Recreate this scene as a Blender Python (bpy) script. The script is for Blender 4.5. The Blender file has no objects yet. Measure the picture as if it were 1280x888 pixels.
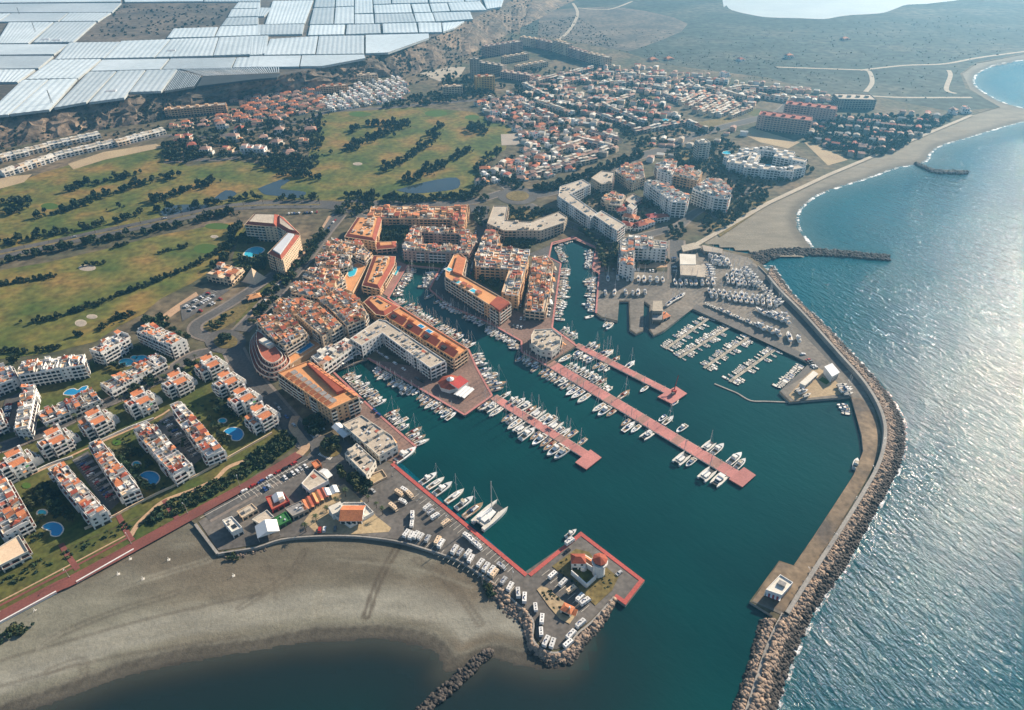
import bpy, math, random
import numpy as np
from mathutils import Vector

# ------------------------------------------------------------------ camera, world, sun, exposure
FPX, PITCH, CAMH = 853.33, math.radians(35.5), 325.0
SUN_AZ, SUN_EL = math.radians(46.0), math.radians(28.0)
scene = bpy.context.scene
col = scene.collection
cam = bpy.data.cameras.new('camera'); cam.lens = 24.0; cam.sensor_width = 36.0
cam.clip_start = 1.0; cam.clip_end = 30000.0
camo = bpy.data.objects.new('camera', cam); col.objects.link(camo)
camo.location = (0, 0, CAMH); camo.rotation_euler = (math.pi / 2 - PITCH, 0, 0)
scene.camera = camo
world = bpy.data.worlds.new('World'); scene.world = world; world.use_nodes = True
nt = world.node_tree
sky = nt.nodes.new('ShaderNodeTexSky'); sky.sky_type = 'NISHITA'; sky.sun_disc = False
sky.sun_elevation = SUN_EL; sky.sun_rotation = SUN_AZ
sky.air_density = 1.1; sky.dust_density = 0.6; sky.ozone_density = 1.5
nt.links.new(sky.outputs[0], nt.nodes['Background'].inputs[0])
nt.nodes['Background'].inputs[1].default_value = 0.069
sl = bpy.data.lights.new('sun', 'SUN'); sl.energy = 5.0; sl.angle = math.radians(0.53); sl.color = (1.0, 0.84, 0.65)
so = bpy.data.objects.new('sun', sl); col.objects.link(so)
SD = Vector((math.sin(SUN_AZ) * math.cos(SUN_EL), math.cos(SUN_AZ) * math.cos(SUN_EL), math.sin(SUN_EL)))
so.rotation_euler = SD.to_track_quat('Z', 'Y').to_euler(); so.location = (900, 1000, 900)
scene.view_settings.view_transform = 'Standard'; scene.view_settings.look = 'None'
scene.view_settings.gamma = 1.0; scene.view_settings.use_curve_mapping = False
scene.view_settings.exposure = 0.90
scene.render.engine = 'CYCLES'
scene.cycles.max_bounces = 5; scene.cycles.diffuse_bounces = 2; scene.cycles.glossy_bounces = 2
scene.cycles.volume_bounces = 0; scene.cycles.transparent_max_bounces = 6
scene.cycles.sample_clamp_indirect = 4.0
scene.cycles.use_denoising = True

rng = random.Random(7)
LZ = 1.8                                   # height of quays and flat land above the water
PZ = 32.0                                  # plateau with the greenhouses

def W(px, py, z=LZ):
    """a photo pixel and a known height -> ground position in metres"""
    a, b = (px - 640.0) / FPX, (444.0 - py) / FPX
    dy = math.cos(PITCH) + b * math.sin(PITCH); dz = -math.sin(PITCH) + b * math.cos(PITCH)
    t = (z - CAMH) / dz
    return (a * t, dy * t)
def WL(pts, z=LZ): return [W(p[0], p[1], z) for p in pts]
def area2(p): return sum(p[i][0] * p[(i + 1) % len(p)][1] - p[(i + 1) % len(p)][0] * p[i][1] for i in range(len(p)))
def ccw(p): return list(p) if area2(p) > 0 else list(reversed(p))
def centroid(p): return (sum(q[0] for q in p) / len(p), sum(q[1] for q in p) / len(p))
def dist(a, b): return math.hypot(a[0] - b[0], a[1] - b[1])
def lerp(a, b, t): return tuple(a[i] + (b[i] - a[i]) * t for i in range(len(a)))
def pip(pt, poly):
    x, y = pt; c = False; j = len(poly) - 1
    for i in range(len(poly)):
        xi, yi = poly[i]; xj, yj = poly[j]
        if (yi > y) != (yj > y) and x < (xj - xi) * (y - yi) / (yj - yi) + xi: c = not c
        j = i
    return c
def smooth(pts, n=6):
    if len(pts) < 3: return list(pts)
    o = []; P = [pts[0]] + list(pts) + [pts[-1]]
    for i in range(1, len(P) - 2):
        p0, p1, p2, p3 = P[i - 1:i + 3]
        for k in range(n):
            t = k / n
            o.append(tuple(.5 * ((2 * p1[d]) + (-p0[d] + p2[d]) * t + (2 * p0[d] - 5 * p1[d] + 4 * p2[d] - p3[d]) * t * t + (-p0[d] + 3 * p1[d] - 3 * p2[d] + p3[d]) * t ** 3) for d in range(2)))
    o.append(tuple(pts[-1])); return o
def resample(pts, step):
    L = [0]
    for i in range(1, len(pts)): L.append(L[-1] + dist(pts[i - 1], pts[i]))
    n = max(1, int(L[-1] / step)); o = []; j = 0
    for k in range(n + 1):
        s = L[-1] * k / n
        while j < len(pts) - 2 and L[j + 1] < s: j += 1
        d = L[j + 1] - L[j]
        o.append(lerp(pts[j], pts[j + 1], (s - L[j]) / d if d > 0 else 0))
    return o
def normals(pts):
    o = []
    for i in range(len(pts)):
        a = pts[max(0, i - 1)]; b = pts[min(len(pts) - 1, i + 1)]
        d = dist(a, b) or 1; o.append((-(b[1] - a[1]) / d, (b[0] - a[0]) / d))
    return o
def offset(pts, d):
    return [(p[0] + n[0] * d, p[1] + n[1] * d) for p, n in zip(pts, normals(pts))]
def inset(poly, d):
    n = len(poly); o = []
    for i in range(n):
        a, b, c = poly[i - 1], poly[i], poly[(i + 1) % n]
        l1 = dist(a, b) or 1; l2 = dist(b, c) or 1
        n1 = (-(b[1] - a[1]) / l1, (b[0] - a[0]) / l1); n2 = (-(c[1] - b[1]) / l2, (c[0] - b[0]) / l2)
        k = 1 + n1[0] * n2[0] + n1[1] * n2[1]; k = max(k, .35)
        ox, oy = (n1[0] + n2[0]) / k, (n1[1] + n2[1]) / k; f = min(1.0, 1.5 / max(math.hypot(ox, oy), 1e-6))
        o.append((b[0] + ox * d * f, b[1] + oy * d * f))
    return o

# ------------------------------------------------------------------ materials
MATS = {}
def M(name, c1, c2=None, scale=.1, rough=.85, grain=.25, gscale=None, stretch=(1, 1, 1), rot=0, bump=0, bscale=1.0, c3=None, spec=.3, metal=0, detail=5, lo=.35, hi=.65):
    m = bpy.data.materials.new(name); m.use_nodes = True; n = m.node_tree.nodes; l = m.node_tree.links
    b = n['Principled BSDF']; b.inputs['Roughness'].default_value = rough; b.inputs['Specular IOR Level'].default_value = spec
    b.inputs['Metallic'].default_value = metal
    g = n.new('ShaderNodeNewGeometry'); mp = n.new('ShaderNodeMapping'); mp.inputs['Scale'].default_value = stretch; mp.inputs['Rotation'].default_value = (0, 0, rot)
    l.new(g.outputs['Position'], mp.inputs['Vector'])
    c2 = c2 or tuple(x * .72 for x in c1)
    tx = n.new('ShaderNodeTexNoise'); tx.inputs['Scale'].default_value = scale; tx.inputs['Detail'].default_value = detail
    l.new(mp.outputs[0], tx.inputs['Vector'])
    r = n.new('ShaderNodeValToRGB'); r.color_ramp.elements[0].position = lo; r.color_ramp.elements[1].position = hi
    r.color_ramp.elements[0].color = (*c1, 1); r.color_ramp.elements[1].color = (*c2, 1)
    if c3: e = r.color_ramp.elements.new((lo + hi) / 2); e.color = (*c3, 1)
    l.new(tx.outputs[0], r.inputs[0]); out = r.outputs[0]
    if grain:
        t2 = n.new('ShaderNodeTexNoise'); t2.inputs['Scale'].default_value = gscale or scale * 12; t2.inputs['Detail'].default_value = 3
        l.new(mp.outputs[0], t2.inputs['Vector'])
        mr = n.new('ShaderNodeMapRange'); mr.inputs[1].default_value = .3; mr.inputs[2].default_value = .7; mr.inputs[3].default_value = 1 - grain; mr.inputs[4].default_value = 1 + grain
        l.new(t2.outputs[0], mr.inputs[0])
        mx = n.new('ShaderNodeVectorMath'); mx.operation = 'SCALE'; l.new(out, mx.inputs[0]); l.new(mr.outputs[0], mx.inputs['Scale']); out = mx.outputs[0]
    l.new(out, b.inputs['Base Color'])
    if bump:
        t3 = n.new('ShaderNodeTexNoise'); t3.inputs['Scale'].default_value = bscale; t3.inputs['Detail'].default_value = 4; l.new(mp.outputs[0], t3.inputs['Vector'])
        bp = n.new('ShaderNodeBump'); bp.inputs['Strength'].default_value = 1; bp.inputs['Distance'].default_value = bump; l.new(t3.outputs[0], bp.inputs['Height']); l.new(bp.outputs[0], b.inputs['Normal'])
    MATS[name] = m; return m

M('white', (.80, .78, .74), (.70, .68, .64), .08, .8, .10, 1.2)
M('offwhite', (.70, .66, .58), (.60, .56, .48), .08, .8, .12, 1.2)
M('cream', (.76, .58, .40), (.66, .49, .33), .08, .85, .12, 1.0)
M('salmon', (.68, .43, .24), (.59, .36, .20), .08, .85, .12, 1.0)
M('pink', (.56, .38, .30), (.48, .32, .26), .08, .85, .12, 1.0)
M('yellow_wall', (.66, .40, .12), (.6, .36, .12), .08, .85, .1, 1.0)
M('beige', (.52, .44, .34), (.44, .37, .29), .06, .9, .15, .8)
M('stone', (.40, .34, .28), (.32, .28, .23), .06, .9, .15, .8)
M('concrete', (.34, .32, .29), (.25, .235, .215), .05, .9, .18, .9)
M('dark_concrete', (.16, .15, .14), (.11, .105, .10), .05, .9, .2, .9)
M('tile_orange', (.60, .22, .095), (.47, .16, .075), .15, .8, .22, 1.6)
M('tile_red', (.36, .085, .045), (.27, .065, .04), .15, .8, .22, 1.6)
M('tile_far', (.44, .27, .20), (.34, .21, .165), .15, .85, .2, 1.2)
M('terrace_orange', (.68, .33, .14), (.56, .26, .11), .1, .85, .15, 1.2)
M('terrace_red', (.42, .125, .075), (.32, .10, .07), .1, .85, .2, 1.2)
M('roof_beige', (.52, .45, .36), (.42, .36, .29), .06, .9, .2, .7)
M('roof_grey', (.30, .29, .28), (.23, .225, .22), .06, .9, .2, .7)
M('roof_metal', (.62, .64, .66), (.54, .56, .58), .06, .45, .08, 1)
M('red_paint', (.50, .06, .05), (.40, .05, .045), .1, .6, .15)
M('green_paint', (.05, .22, .06), (.04, .16, .05), .1, .7, .15)
M('blue_paint', (.04, .14, .34), (.03, .11, .28), .1, .6, .1)
M('glass', (.012, .018, .024), (.03, .04, .05), .3, .12, 0, spec=.6)
M('dark', (.02, .02, .02), (.03, .03, .03), .3, .6, 0)
M('canvas_white', (.78, .78, .76), (.70, .70, .68), .2, .7, .05)
M('asphalt', (.120, .115, .110), (.080, .078, .076), .035, .92, .22, .5)
M('asphalt_worn', (.155, .142, .128), (.095, .088, .082), .03, .92, .25, .4)
M('mole', (.27, .20, .13), (.11, .092, .078), .035, .92, .3, .3, c3=(.20, .15, .10))
M('yard', (.23, .20, .165), (.13, .12, .105), .022, .92, .25, .35, c3=(.19, .17, .145))
M('paving', (.24, .20, .17), (.17, .145, .125), .03, .9, .22, .5)
M('plaza_brick', (.24, .155, .125), (.18, .12, .10), .03, .9, .22, .6)
M('plaza_pink', (.36, .20, .165), (.30, .165, .14), .05, .9, .15, .9)
M('quay_red', (.46, .10, .085), (.38, .085, .07), .06, .85, .18, 1)
M('pier_pink', (.52, .215, .19), (.43, .18, .165), .05, .85, .14, 1)
M('prom_red', (.22, .075, .062), (.16, .06, .05), .05, .9, .18, 1)
M('path_tan', (.50, .33, .20), (.42, .28, .18), .06, .9, .18, .8)
M('path_sand', (.46, .40, .31), (.38, .33, .26), .05, .9, .2, .6)
M('sand_lot', (.44, .34, .20), (.36, .27, .17), .03, .95, .2, .5)
M('golf', (.060, .090, .017), (.23, .145, .042), .018, .95, .38, .16, c3=(.128, .124, .028), lo=.36, hi=.66, detail=7)
M('green', (.05, .12, .015), (.06, .10, .015), .05, .9, .1, .5)
M('lawn', (.052, .080, .016), (.115, .100, .028), .035, .95, .35, .35, detail=7)
M('lawn_dry', (.13, .105, .038), (.20, .15, .06), .04, .95, .35, .4)
M('ground', (.165, .125, .080), (.060, .068, .038), .014, .95, .5, .12, c3=(.105, .09, .055), detail=8)
M('scrub', (.030, .046, .036), (.085, .088, .066), .006, .95, .6, .06, c3=(.044, .060, .048), detail=9)
M('plateau', (.17, .14, .11), (.075, .07, .06), .012, .95, .4, .1, detail=8)
M('cliff', (.25, .185, .13), (.105, .09, .07), .016, .95, .5, .09, c3=(.17, .13, .095), bump=3, bscale=.07, detail=9)
M('rock', (.40, .29, .21), (.17, .135, .115), .35, .95, .3, 2.0, c3=(.29, .22, .17))
M('rock_dark', (.10, .085, .075), (.035, .033, .032), .3, .9, .35, 2.0)
M('rock_core', (.09, .075, .06), (.05, .045, .04), .3, .95, .3)
M('leaf_a', (.018, .042, .020), (.034, .060, .024), .12, .8, .3, .9)
M('leaf_b', (.036, .056, .022), (.075, .082, .030), .12, .8, .3, .9)
M('leaf_c', (.014, .034, .022), (.026, .048, .026), .12, .8, .3, .9)
M('scrub_leaf', (.040, .054, .038), (.065, .075, .05), .05, .9, .25, .5)
M('bark', (.10, .07, .045), (.07, .05, .035), .5, .95, .2)
M('pool', (.05, .48, .62), (.04, .42, .58), .15, .12, .05, spec=.5)
M('pool_deep', (.02, .26, .50), (.02, .22, .46), .15, .12, .05, spec=.5)
M('pond', (.025, .04, .05), (.035, .05, .055), .05, .1, .1, spec=.5)
M('lagoon', (.60, .60, .54), (.52, .53, .49), .01, .35, .05, spec=.6)  # pale base colour puts the water's bright reflection into the lagoon
M('greenhouse', (.66, .74, .77), (.54, .62, .65), .010, .42, .10, .11, stretch=(1, 1, 1), spec=.5)
M('greenhouse_side', (.46, .49, .49), (.36, .39, .39), .05, .6, .15)
M('shade_net', (.045, .055, .06), (.03, .04, .045), .05, .8, .2)
M('gelcoat', (.80, .79, .76), (.74, .73, .70), .4, .3, .03, spec=.5)
M('hull_blue', (.03, .06, .16), (.03, .05, .12), .4, .3, .05, spec=.5)
M('hull_red', (.30, .05, .04), (.25, .04, .03), .4, .4, .05)
M('deck', (.68, .65, .59), (.58, .55, .49), .5, .7, .08)
M('teak', (.36, .24, .14), (.29, .19, .11), .6, .7, .12)
M('canvas_blue', (.05, .10, .22), (.04, .08, .18), .5, .8, .08)
M('canvas_tan', (.45, .38, .28), (.38, .32, .24), .5, .8, .08)
M('alloy', (.70, .71, .72), (.62, .63, .64), .5, .35, 0, metal=.6)
M('antifoul', (.12, .03, .03), (.08, .03, .04), .5, .8, .1)
M('tyre', (.02, .02, .02), (.03, .03, .03), 1, .9, 0)
for nm, c in (('car_white', (.78, .78, .77)), ('car_silver', (.45, .46, .47)), ('car_grey', (.12, .125, .13)), ('car_black', (.02, .02, .022)), ('car_red', (.38, .03, .025)), ('car_blue', (.03, .07, .22))):
    M(nm, c, tuple(x * .94 for x in c), .5, .3, 0, spec=.5)

def per_object_tint(name, lo, hi):
    m = MATS[name]; n = m.node_tree.nodes; l = m.node_tree.links; b = n['Principled BSDF']; src = b.inputs['Base Color'].links[0].from_socket
    oi = n.new('ShaderNodeObjectInfo'); mr = n.new('ShaderNodeMapRange'); mr.inputs[3].default_value = lo; mr.inputs[4].default_value = hi; l.new(oi.outputs['Random'], mr.inputs[0])
    mx = n.new('ShaderNodeVectorMath'); mx.operation = 'SCALE'; l.new(src, mx.inputs[0]); l.new(mr.outputs[0], mx.inputs['Scale']); l.new(mx.outputs[0], b.inputs['Base Color'])
per_object_tint('greenhouse', .74, 1.12); per_object_tint('gelcoat', .8, 1.1); per_object_tint('pier_pink', .86, 1.08)
for k_ in ('leaf_a', 'leaf_b', 'leaf_c'): per_object_tint(k_, .75, 1.3)

def water_mat(name, deep, deep2, wave, fine, rough, ang, big=0.0, cscale=.004, spec=.34, fq=1.0):
    m = bpy.data.materials.new(name); m.use_nodes = True; n = m.node_tree.nodes; l = m.node_tree.links
    b = n['Principled BSDF']; b.inputs['Roughness'].default_value = rough; b.inputs['IOR'].default_value = 1.33; b.inputs['Specular IOR Level'].default_value = spec
    g = n.new('ShaderNodeNewGeometry')
    cn = n.new('ShaderNodeTexNoise'); cn.inputs['Scale'].default_value = cscale; cn.inputs['Detail'].default_value = 5; l.new(g.outputs['Position'], cn.inputs['Vector'])
    cr = n.new('ShaderNodeValToRGB'); cr.color_ramp.elements[0].position = .35; cr.color_ramp.elements[1].position = .68
    cr.color_ramp.elements[0].color = (*deep, 1); cr.color_ramp.elements[1].color = (*deep2, 1)
    l.new(cn.outputs[0], cr.inputs[0]); l.new(cr.outputs[0], b.inputs['Base Color'])
    prev = None
    for sc, dsp, st, an in ((.030, big, (1, 2.2, 1), ang), (.085, wave, (1, 2.6, 1), ang + .25), (.33, fine, (1, 1.9, 1), ang - .2)):
        if not dsp: continue
        m0 = n.new('ShaderNodeMapping'); m0.inputs['Rotation'].default_value = (0, 0, an); l.new(g.outputs['Position'], m0.inputs['Vector'])
        mp = n.new('ShaderNodeMapping'); mp.inputs['Scale'].default_value = st; l.new(m0.outputs[0], mp.inputs['Vector'])
        t = n.new('ShaderNodeTexNoise'); t.inputs['Scale'].default_value = sc * fq; t.inputs['Detail'].default_value = 4; t.inputs['Roughness'].default_value = .55
        t.inputs['Distortion'].default_value = .4; l.new(mp.outputs[0], t.inputs['Vector'])
        bp = n.new('ShaderNodeBump'); bp.inputs['Strength'].default_value = 1; bp.inputs['Distance'].default_value = dsp; l.new(t.outputs[0], bp.inputs['Height'])
        if prev: l.new(prev.outputs[0], bp.inputs['Normal'])
        prev = bp
    if prev: l.new(prev.outputs[0], b.inputs['Normal'])
    MATS[name] = m
water_mat('sea', (.002, .072, .104), (.003, .092, .124), .95, .34, .08, .93, big=.95, spec=.14, fq=1.6)
water_mat('harbour_water', (.002, .034, .037), (.003, .060, .060), .15, .07, .07, .6, cscale=.007)

def foam_mat(name, thr, scale):
    m = bpy.data.materials.new(name); m.use_nodes = True; n = m.node_tree.nodes; l = m.node_tree.links
    b = n['Principled BSDF']; b.inputs['Base Color'].default_value = (.78, .80, .80, 1); b.inputs['Roughness'].default_value = .8
    g = n.new('ShaderNodeNewGeometry'); t = n.new('ShaderNodeTexNoise'); t.inputs['Scale'].default_value = scale; t.inputs['Detail'].default_value = 6; t.inputs['Roughness'].default_value = .7
    l.new(g.outputs['Position'], t.inputs['Vector'])
    at = n.new('ShaderNodeAttribute'); at.attribute_name = 'edge'
    ad = n.new('ShaderNodeMath'); ad.operation = 'MULTIPLY_ADD'; l.new(at.outputs['Fac'], ad.inputs[0]); ad.inputs[1].default_value = .35; l.new(t.outputs[0], ad.inputs[2])
    mr = n.new('ShaderNodeMapRange'); mr.inputs[1].default_value = thr; mr.inputs[2].default_value = thr + .12; l.new(ad.outputs[0], mr.inputs[0])
    l.new(mr.outputs[0], b.inputs['Alpha']); MATS[name] = m
foam_mat('foam', .72, .17); foam_mat('surf', .72, .08)

def sand_mat():
    m = bpy.data.materials.new('sand'); m.use_nodes = True; n = m.node_tree.nodes; l = m.node_tree.links
    b = n['Principled BSDF']; b.inputs['Roughness'].default_value = .9; b.inputs['Specular IOR Level'].default_value = .25
    at = n.new('ShaderNodeVertexColor'); at.layer_name = 'tint'
    g = n.new('ShaderNodeNewGeometry')
    t = n.new('ShaderNodeTexNoise'); t.inputs['Scale'].default_value = .09; t.inputs['Detail'].default_value = 8; t.inputs['Roughness'].default_value = .65
    mp = n.new('ShaderNodeMapping'); mp.inputs['Rotation'].default_value = (0, 0, -.25); mp.inputs['Scale'].default_value = (.35, 1, 1); l.new(g.outputs['Position'], mp.inputs['Vector']); l.new(mp.outputs[0], t.inputs['Vector'])
    mr = n.new('ShaderNodeMapRange'); mr.inputs[1].default_value = .3; mr.inputs[2].default_value = .7; mr.inputs[3].default_value = .78; mr.inputs[4].default_value = 1.2; l.new(t.outputs[0], mr.inputs[0])
    t2 = n.new('ShaderNodeTexNoise'); t2.inputs['Scale'].default_value = .55; t2.inputs['Detail'].default_value = 6; t2.inputs['Roughness'].default_value = .7; l.new(g.outputs['Position'], t2.inputs['Vector'])
    m2 = n.new('ShaderNodeMapRange'); m2.inputs[1].default_value = .3; m2.inputs[2].default_value = .7; m2.inputs[3].default_value = .84; m2.inputs[4].default_value = 1.16; l.new(t2.outputs[0], m2.inputs[0])
    mm = n.new('ShaderNodeMath'); mm.operation = 'MULTIPLY'; l.new(mr.outputs[0], mm.inputs[0]); l.new(m2.outputs[0], mm.inputs[1])
    mx = n.new('ShaderNodeVectorMath'); mx.operation = 'SCALE'; l.new(at.outputs[0], mx.inputs[0]); l.new(mm.outputs[0], mx.inputs['Scale']); l.new(mx.outputs[0], b.inputs['Base Color'])
    bp = n.new('ShaderNodeBump'); bp.inputs['Distance'].default_value = .35; l.new(t2.outputs[0], bp.inputs['Height']); l.new(bp.outputs[0], b.inputs['Normal'])
    MATS['sand'] = m
sand_mat()
def shallow_mat(name, c, a):
    m = bpy.data.materials.new(name); m.use_nodes = True; n = m.node_tree.nodes; l = m.node_tree.links; b = n['Principled BSDF']; b.inputs['Base Color'].default_value = (*c, 1); b.inputs['Roughness'].default_value = .2
    at = n.new('ShaderNodeAttribute'); at.attribute_name = 'edge'; mu = n.new('ShaderNodeMath'); mu.operation = 'MULTIPLY'; mu.inputs[1].default_value = a; l.new(at.outputs['Fac'], mu.inputs[0]); l.new(mu.outputs[0], b.inputs['Alpha']); MATS[name] = m
shallow_mat('shallow_near', (.050, .054, .042), .80); shallow_mat('murky_near', (.016, .026, .026), .85); shallow_mat('shallow_far', (.06, .16, .16), .6)

# ------------------------------------------------------------------ mesh building
def link(name, me, parent=None, loc=(0, 0, 0), rz=0):
    o = bpy.data.objects.new(name, me); col.objects.link(o); o.location = loc
    if rz: o.rotation_euler = (0, 0, rz)
    if parent: o.parent = parent
    return o
def tag(o, label=None, cat=None, group=None, kind=None):
    if label: o['label'] = label
    if cat: o['category'] = cat
    if group: o['group'] = group
    if kind: o['kind'] = kind
    return o
class MB:
    def __init__(s): s.v = []; s.f = []; s.m = []; s.names = []
    def mi(s, mat):
        if mat not in s.names: s.names.append(mat)
        return s.names.index(mat)
    def poly(s, pts, mat):
        i = len(s.v); s.v.extend(pts); s.f.append(tuple(range(i, i + len(pts)))); s.m.append(s.mi(mat))
    def prism(s, poly, z0, z1, mat, top=None, lid=True):
        p = ccw(poly); i = len(s.v); n = len(p)
        s.v.extend([(x, y, z0) for x, y in p]); s.v.extend([(x, y, z1) for x, y in p]); k = s.mi(mat)
        for j in range(n):
            s.f.append((i + j, i + (j + 1) % n, i + n + (j + 1) % n, i + n + j)); s.m.append(k)
        if lid: s.f.append(tuple(range(i + n, i + 2 * n))); s.m.append(s.mi(top or mat))
    def box(s, cx, cy, ang, sx, sy, z0, z1, mat, top=None):
        c, q = math.cos(ang), math.sin(ang); hx, hy = sx / 2, sy / 2
        s.prism([(cx + c * a - q * b, cy + q * a + c * b) for a, b in ((-hx, -hy), (hx, -hy), (hx, hy), (-hx, hy))], z0, z1, mat, top)
    def gable(s, cx, cy, ang, sx, sy, z0, h, mat, hip=0.0, wall=None):
        c, q = math.cos(ang), math.sin(ang); hx, hy = sx / 2, sy / 2
        T = lambda a, b, z: (cx + c * a - q * b, cy + q * a + c * b, z)
        A, B, C, D = T(-hx, -hy, z0), T(hx, -hy, z0), T(hx, hy, z0), T(-hx, hy, z0); E, G = T(-hx + hip, 0, z0 + h), T(hx - hip, 0, z0 + h)
        s.poly([A, B, G, E], mat); s.poly([C, D, E, G], mat); w = mat if hip else (wall or mat); s.poly([B, C, G], w); s.poly([D, A, E], w)
    def shed(s, cx, cy, ang, sx, sy, z0, h, mat, wall):
        c, q = math.cos(ang), math.sin(ang); hx, hy = sx / 2, sy / 2
        T = lambda a, b, z: (cx + c * a - q * b, cy + q * a + c * b, z)
        s.poly([T(-hx, -hy, z0), T(hx, -hy, z0), T(hx, hy, z0 + h), T(-hx, hy, z0 + h)], mat)
        s.poly([T(hx, hy, z0), T(-hx, hy, z0), T(-hx, hy, z0 + h), T(hx, hy, z0 + h)], wall)
        s.poly([T(hx, -hy, z0), T(hx, hy, z0), T(hx, hy, z0 + h)], wall); s.poly([T(-hx, hy, z0), T(-hx, -hy, z0), T(-hx, hy, z0 + h)], wall)
    def cone(s, cx, cy, z0, z1, r0, r1, n, mat, cap=True):
        a = [(cx + r0 * math.cos(6.2832 * k / n), cy + r0 * math.sin(6.2832 * k / n), z0) for k in range(n)]
        b = [(cx + r1 * math.cos(6.2832 * k / n), cy + r1 * math.sin(6.2832 * k / n), z1) for k in range(n)]
        for k in range(n):
            j = (k + 1) % n
            if r1 > .01: s.poly([a[k], a[j], b[j], b[k]], mat)
            else: s.poly([a[k], a[j], (cx, cy, z1)], mat)
        if cap and r1 > .01: s.poly(b, mat)
    def bar(s, p, q, w, mat):
        p, q = Vector(p), Vector(q); d = (q - p).normalized(); u = d.cross(Vector((0, 0, 1)))
        if u.length < .01: u = Vector((1, 0, 0))
        u.normalize(); v = d.cross(u); u *= w / 2; v *= w / 2
        r = [p - u - v, p + u - v, p + u + v, p - u + v]; t = [q - u - v, q + u - v, q + u + v, q - u + v]
        for k in range(4): s.poly([tuple(r[k]), tuple(r[(k + 1) % 4]), tuple(t[(k + 1) % 4]), tuple(t[k])], mat)
        s.poly([tuple(x) for x in t], mat); s.poly([tuple(x) for x in reversed(r)], mat)
    def mesh(s, name, org=(0, 0, 0)):
        me = bpy.data.meshes.new(name)
        me.from_pydata([(x - org[0], y - org[1], z - org[2]) for x, y, z in s.v] if any(org) else s.v, [], s.f)
        for k in s.names: me.materials.append(MATS[k])
        me.polygons.foreach_set('material_index', s.m); me.update(); return me
class Thing:
    """an Empty at the thing's base with one mesh for each part"""
    def __init__(s, name, label, cat, org, group=None):
        s.org = (org[0], org[1], org[2] if len(org) > 2 else LZ); s.parts = {}; s.subs = {}
        s.o = link(name, None, None, s.org); s.o.empty_display_size = 2
        tag(s.o, label, cat, group)
    def p(s, part):
        return s.parts.setdefault(part, MB())
    def done(s, stuff=()):
        out = {}; first = {}
        for k, mb in s.parts.items():
            if not mb.f: continue
            nm = k.split('#')[0]
            c = link(nm, mb.mesh(nm, s.org), s.o)
            if nm in stuff or nm in STUFFPARTS: c['kind'] = 'stuff'
            out[k] = c; first.setdefault(nm, c)
        for k, c in out.items():                       # pieces that belong to a part go one level deeper
            host = first.get(SUB.get(c.name.split('.')[0]))
            if host and host is not c: c.parent = host
        return s.o
SUB = {'glazing': 'wall', 'chimneys': 'tiled_roofs', 'chimney': 'roof', 'wing_roof': 'wing', 'lookout_glazing': 'tower_shaft', 'gallery': 'tower_shaft', 'office_roof': 'office_wall', 'link_roof': 'link_wall', 'window': 'body', 'windscreen': 'body', 'roof_hatch': 'body', 'solar_panel': 'body', 'lantern': 'arm', 'door': 'wall', 'service_posts': 'beam', 'water': 'rim', 'stair_head': 'wall'}
STUFFPARTS = {'penthouse_walls', 'glazing', 'balcony_parapets', 'roof_fittings', 'roof_clutter', 'chimneys', 'ridge_tubes', 'parapets', 'tiled_roofs', 'terraces', 'awning_ribs'}
def copy_thing(root, loc, rz, label=None, group=None):
    r = root.copy(); col.objects.link(r); r.location = loc; r.rotation_euler = (0, 0, rz)
    if label: r['label'] = label
    if group: r['group'] = group
    for ch in root.children:
        c = ch.copy(); col.objects.link(c); c.parent = r
        for g in ch.children:
            d = g.copy(); col.objects.link(d); d.parent = c
    return r
def simple(name, mb, label=None, cat=None, group=None, kind=None, org=(0, 0, 0), parent=None):
    return tag(link(name, mb.mesh(name, org), parent, org if not parent else (0, 0, 0)), label, cat, group, kind)
LAYER = [0]
def nextz(z):
    LAYER[0] += 1; return z + .0008 * LAYER[0]
def sheet(name, px, z, mat, skirt=0, kind='structure', label=None, cat=None, sm=0, world=False, zz=None, top=None):
    z = nextz(z); p = list(px) if world else WL(px, z)
    if sm: p = smooth(p + [p[0]], sm)[:-1]
    mb = MB(); p = ccw(p)
    if skirt: mb.prism(p, z - skirt, z, mat, top)
    else: mb.poly([(x, y, z) for x, y in p], mat)
    return simple(name, mb, label, cat, None, kind)
def strip(name, px, width, z, mat, sm=6, kind='structure', label=None, cat=None, thick=0, world=False, off=0, group=None):
    z = nextz(z); c = list(px) if world else WL(px, z)
    if sm: c = smooth(c, sm)
    a, b = offset(c, off + width / 2), offset(c, off - width / 2); mb = MB()
    for i in range(len(c) - 1):
        mb.poly([(*b[i], z), (*b[i + 1], z), (*a[i + 1], z), (*a[i], z)], mat)
        if thick:
            mb.poly([(*a[i], z), (*a[i + 1], z), (*a[i + 1], z - thick), (*a[i], z - thick)], mat)
            mb.poly([(*b[i + 1], z), (*b[i], z), (*b[i], z - thick), (*b[i + 1], z - thick)], mat)
    if thick:
        for e in (0, -1): mb.poly([(*a[e], z), (*b[e], z), (*b[e], z - thick), (*a[e], z - thick)], mat)
    return simple(name, mb, label, cat, group, kind)
def ellipse(cx, cy, rx, ry, n=20, rot=0):
    c, s = math.cos(rot), math.sin(rot)
    return [(cx + rx * math.cos(t) * c - ry * math.sin(t) * s, cy + rx * math.cos(t) * s + ry * math.sin(t) * c) for t in (6.28319 * k / n for k in range(n))]
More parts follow.
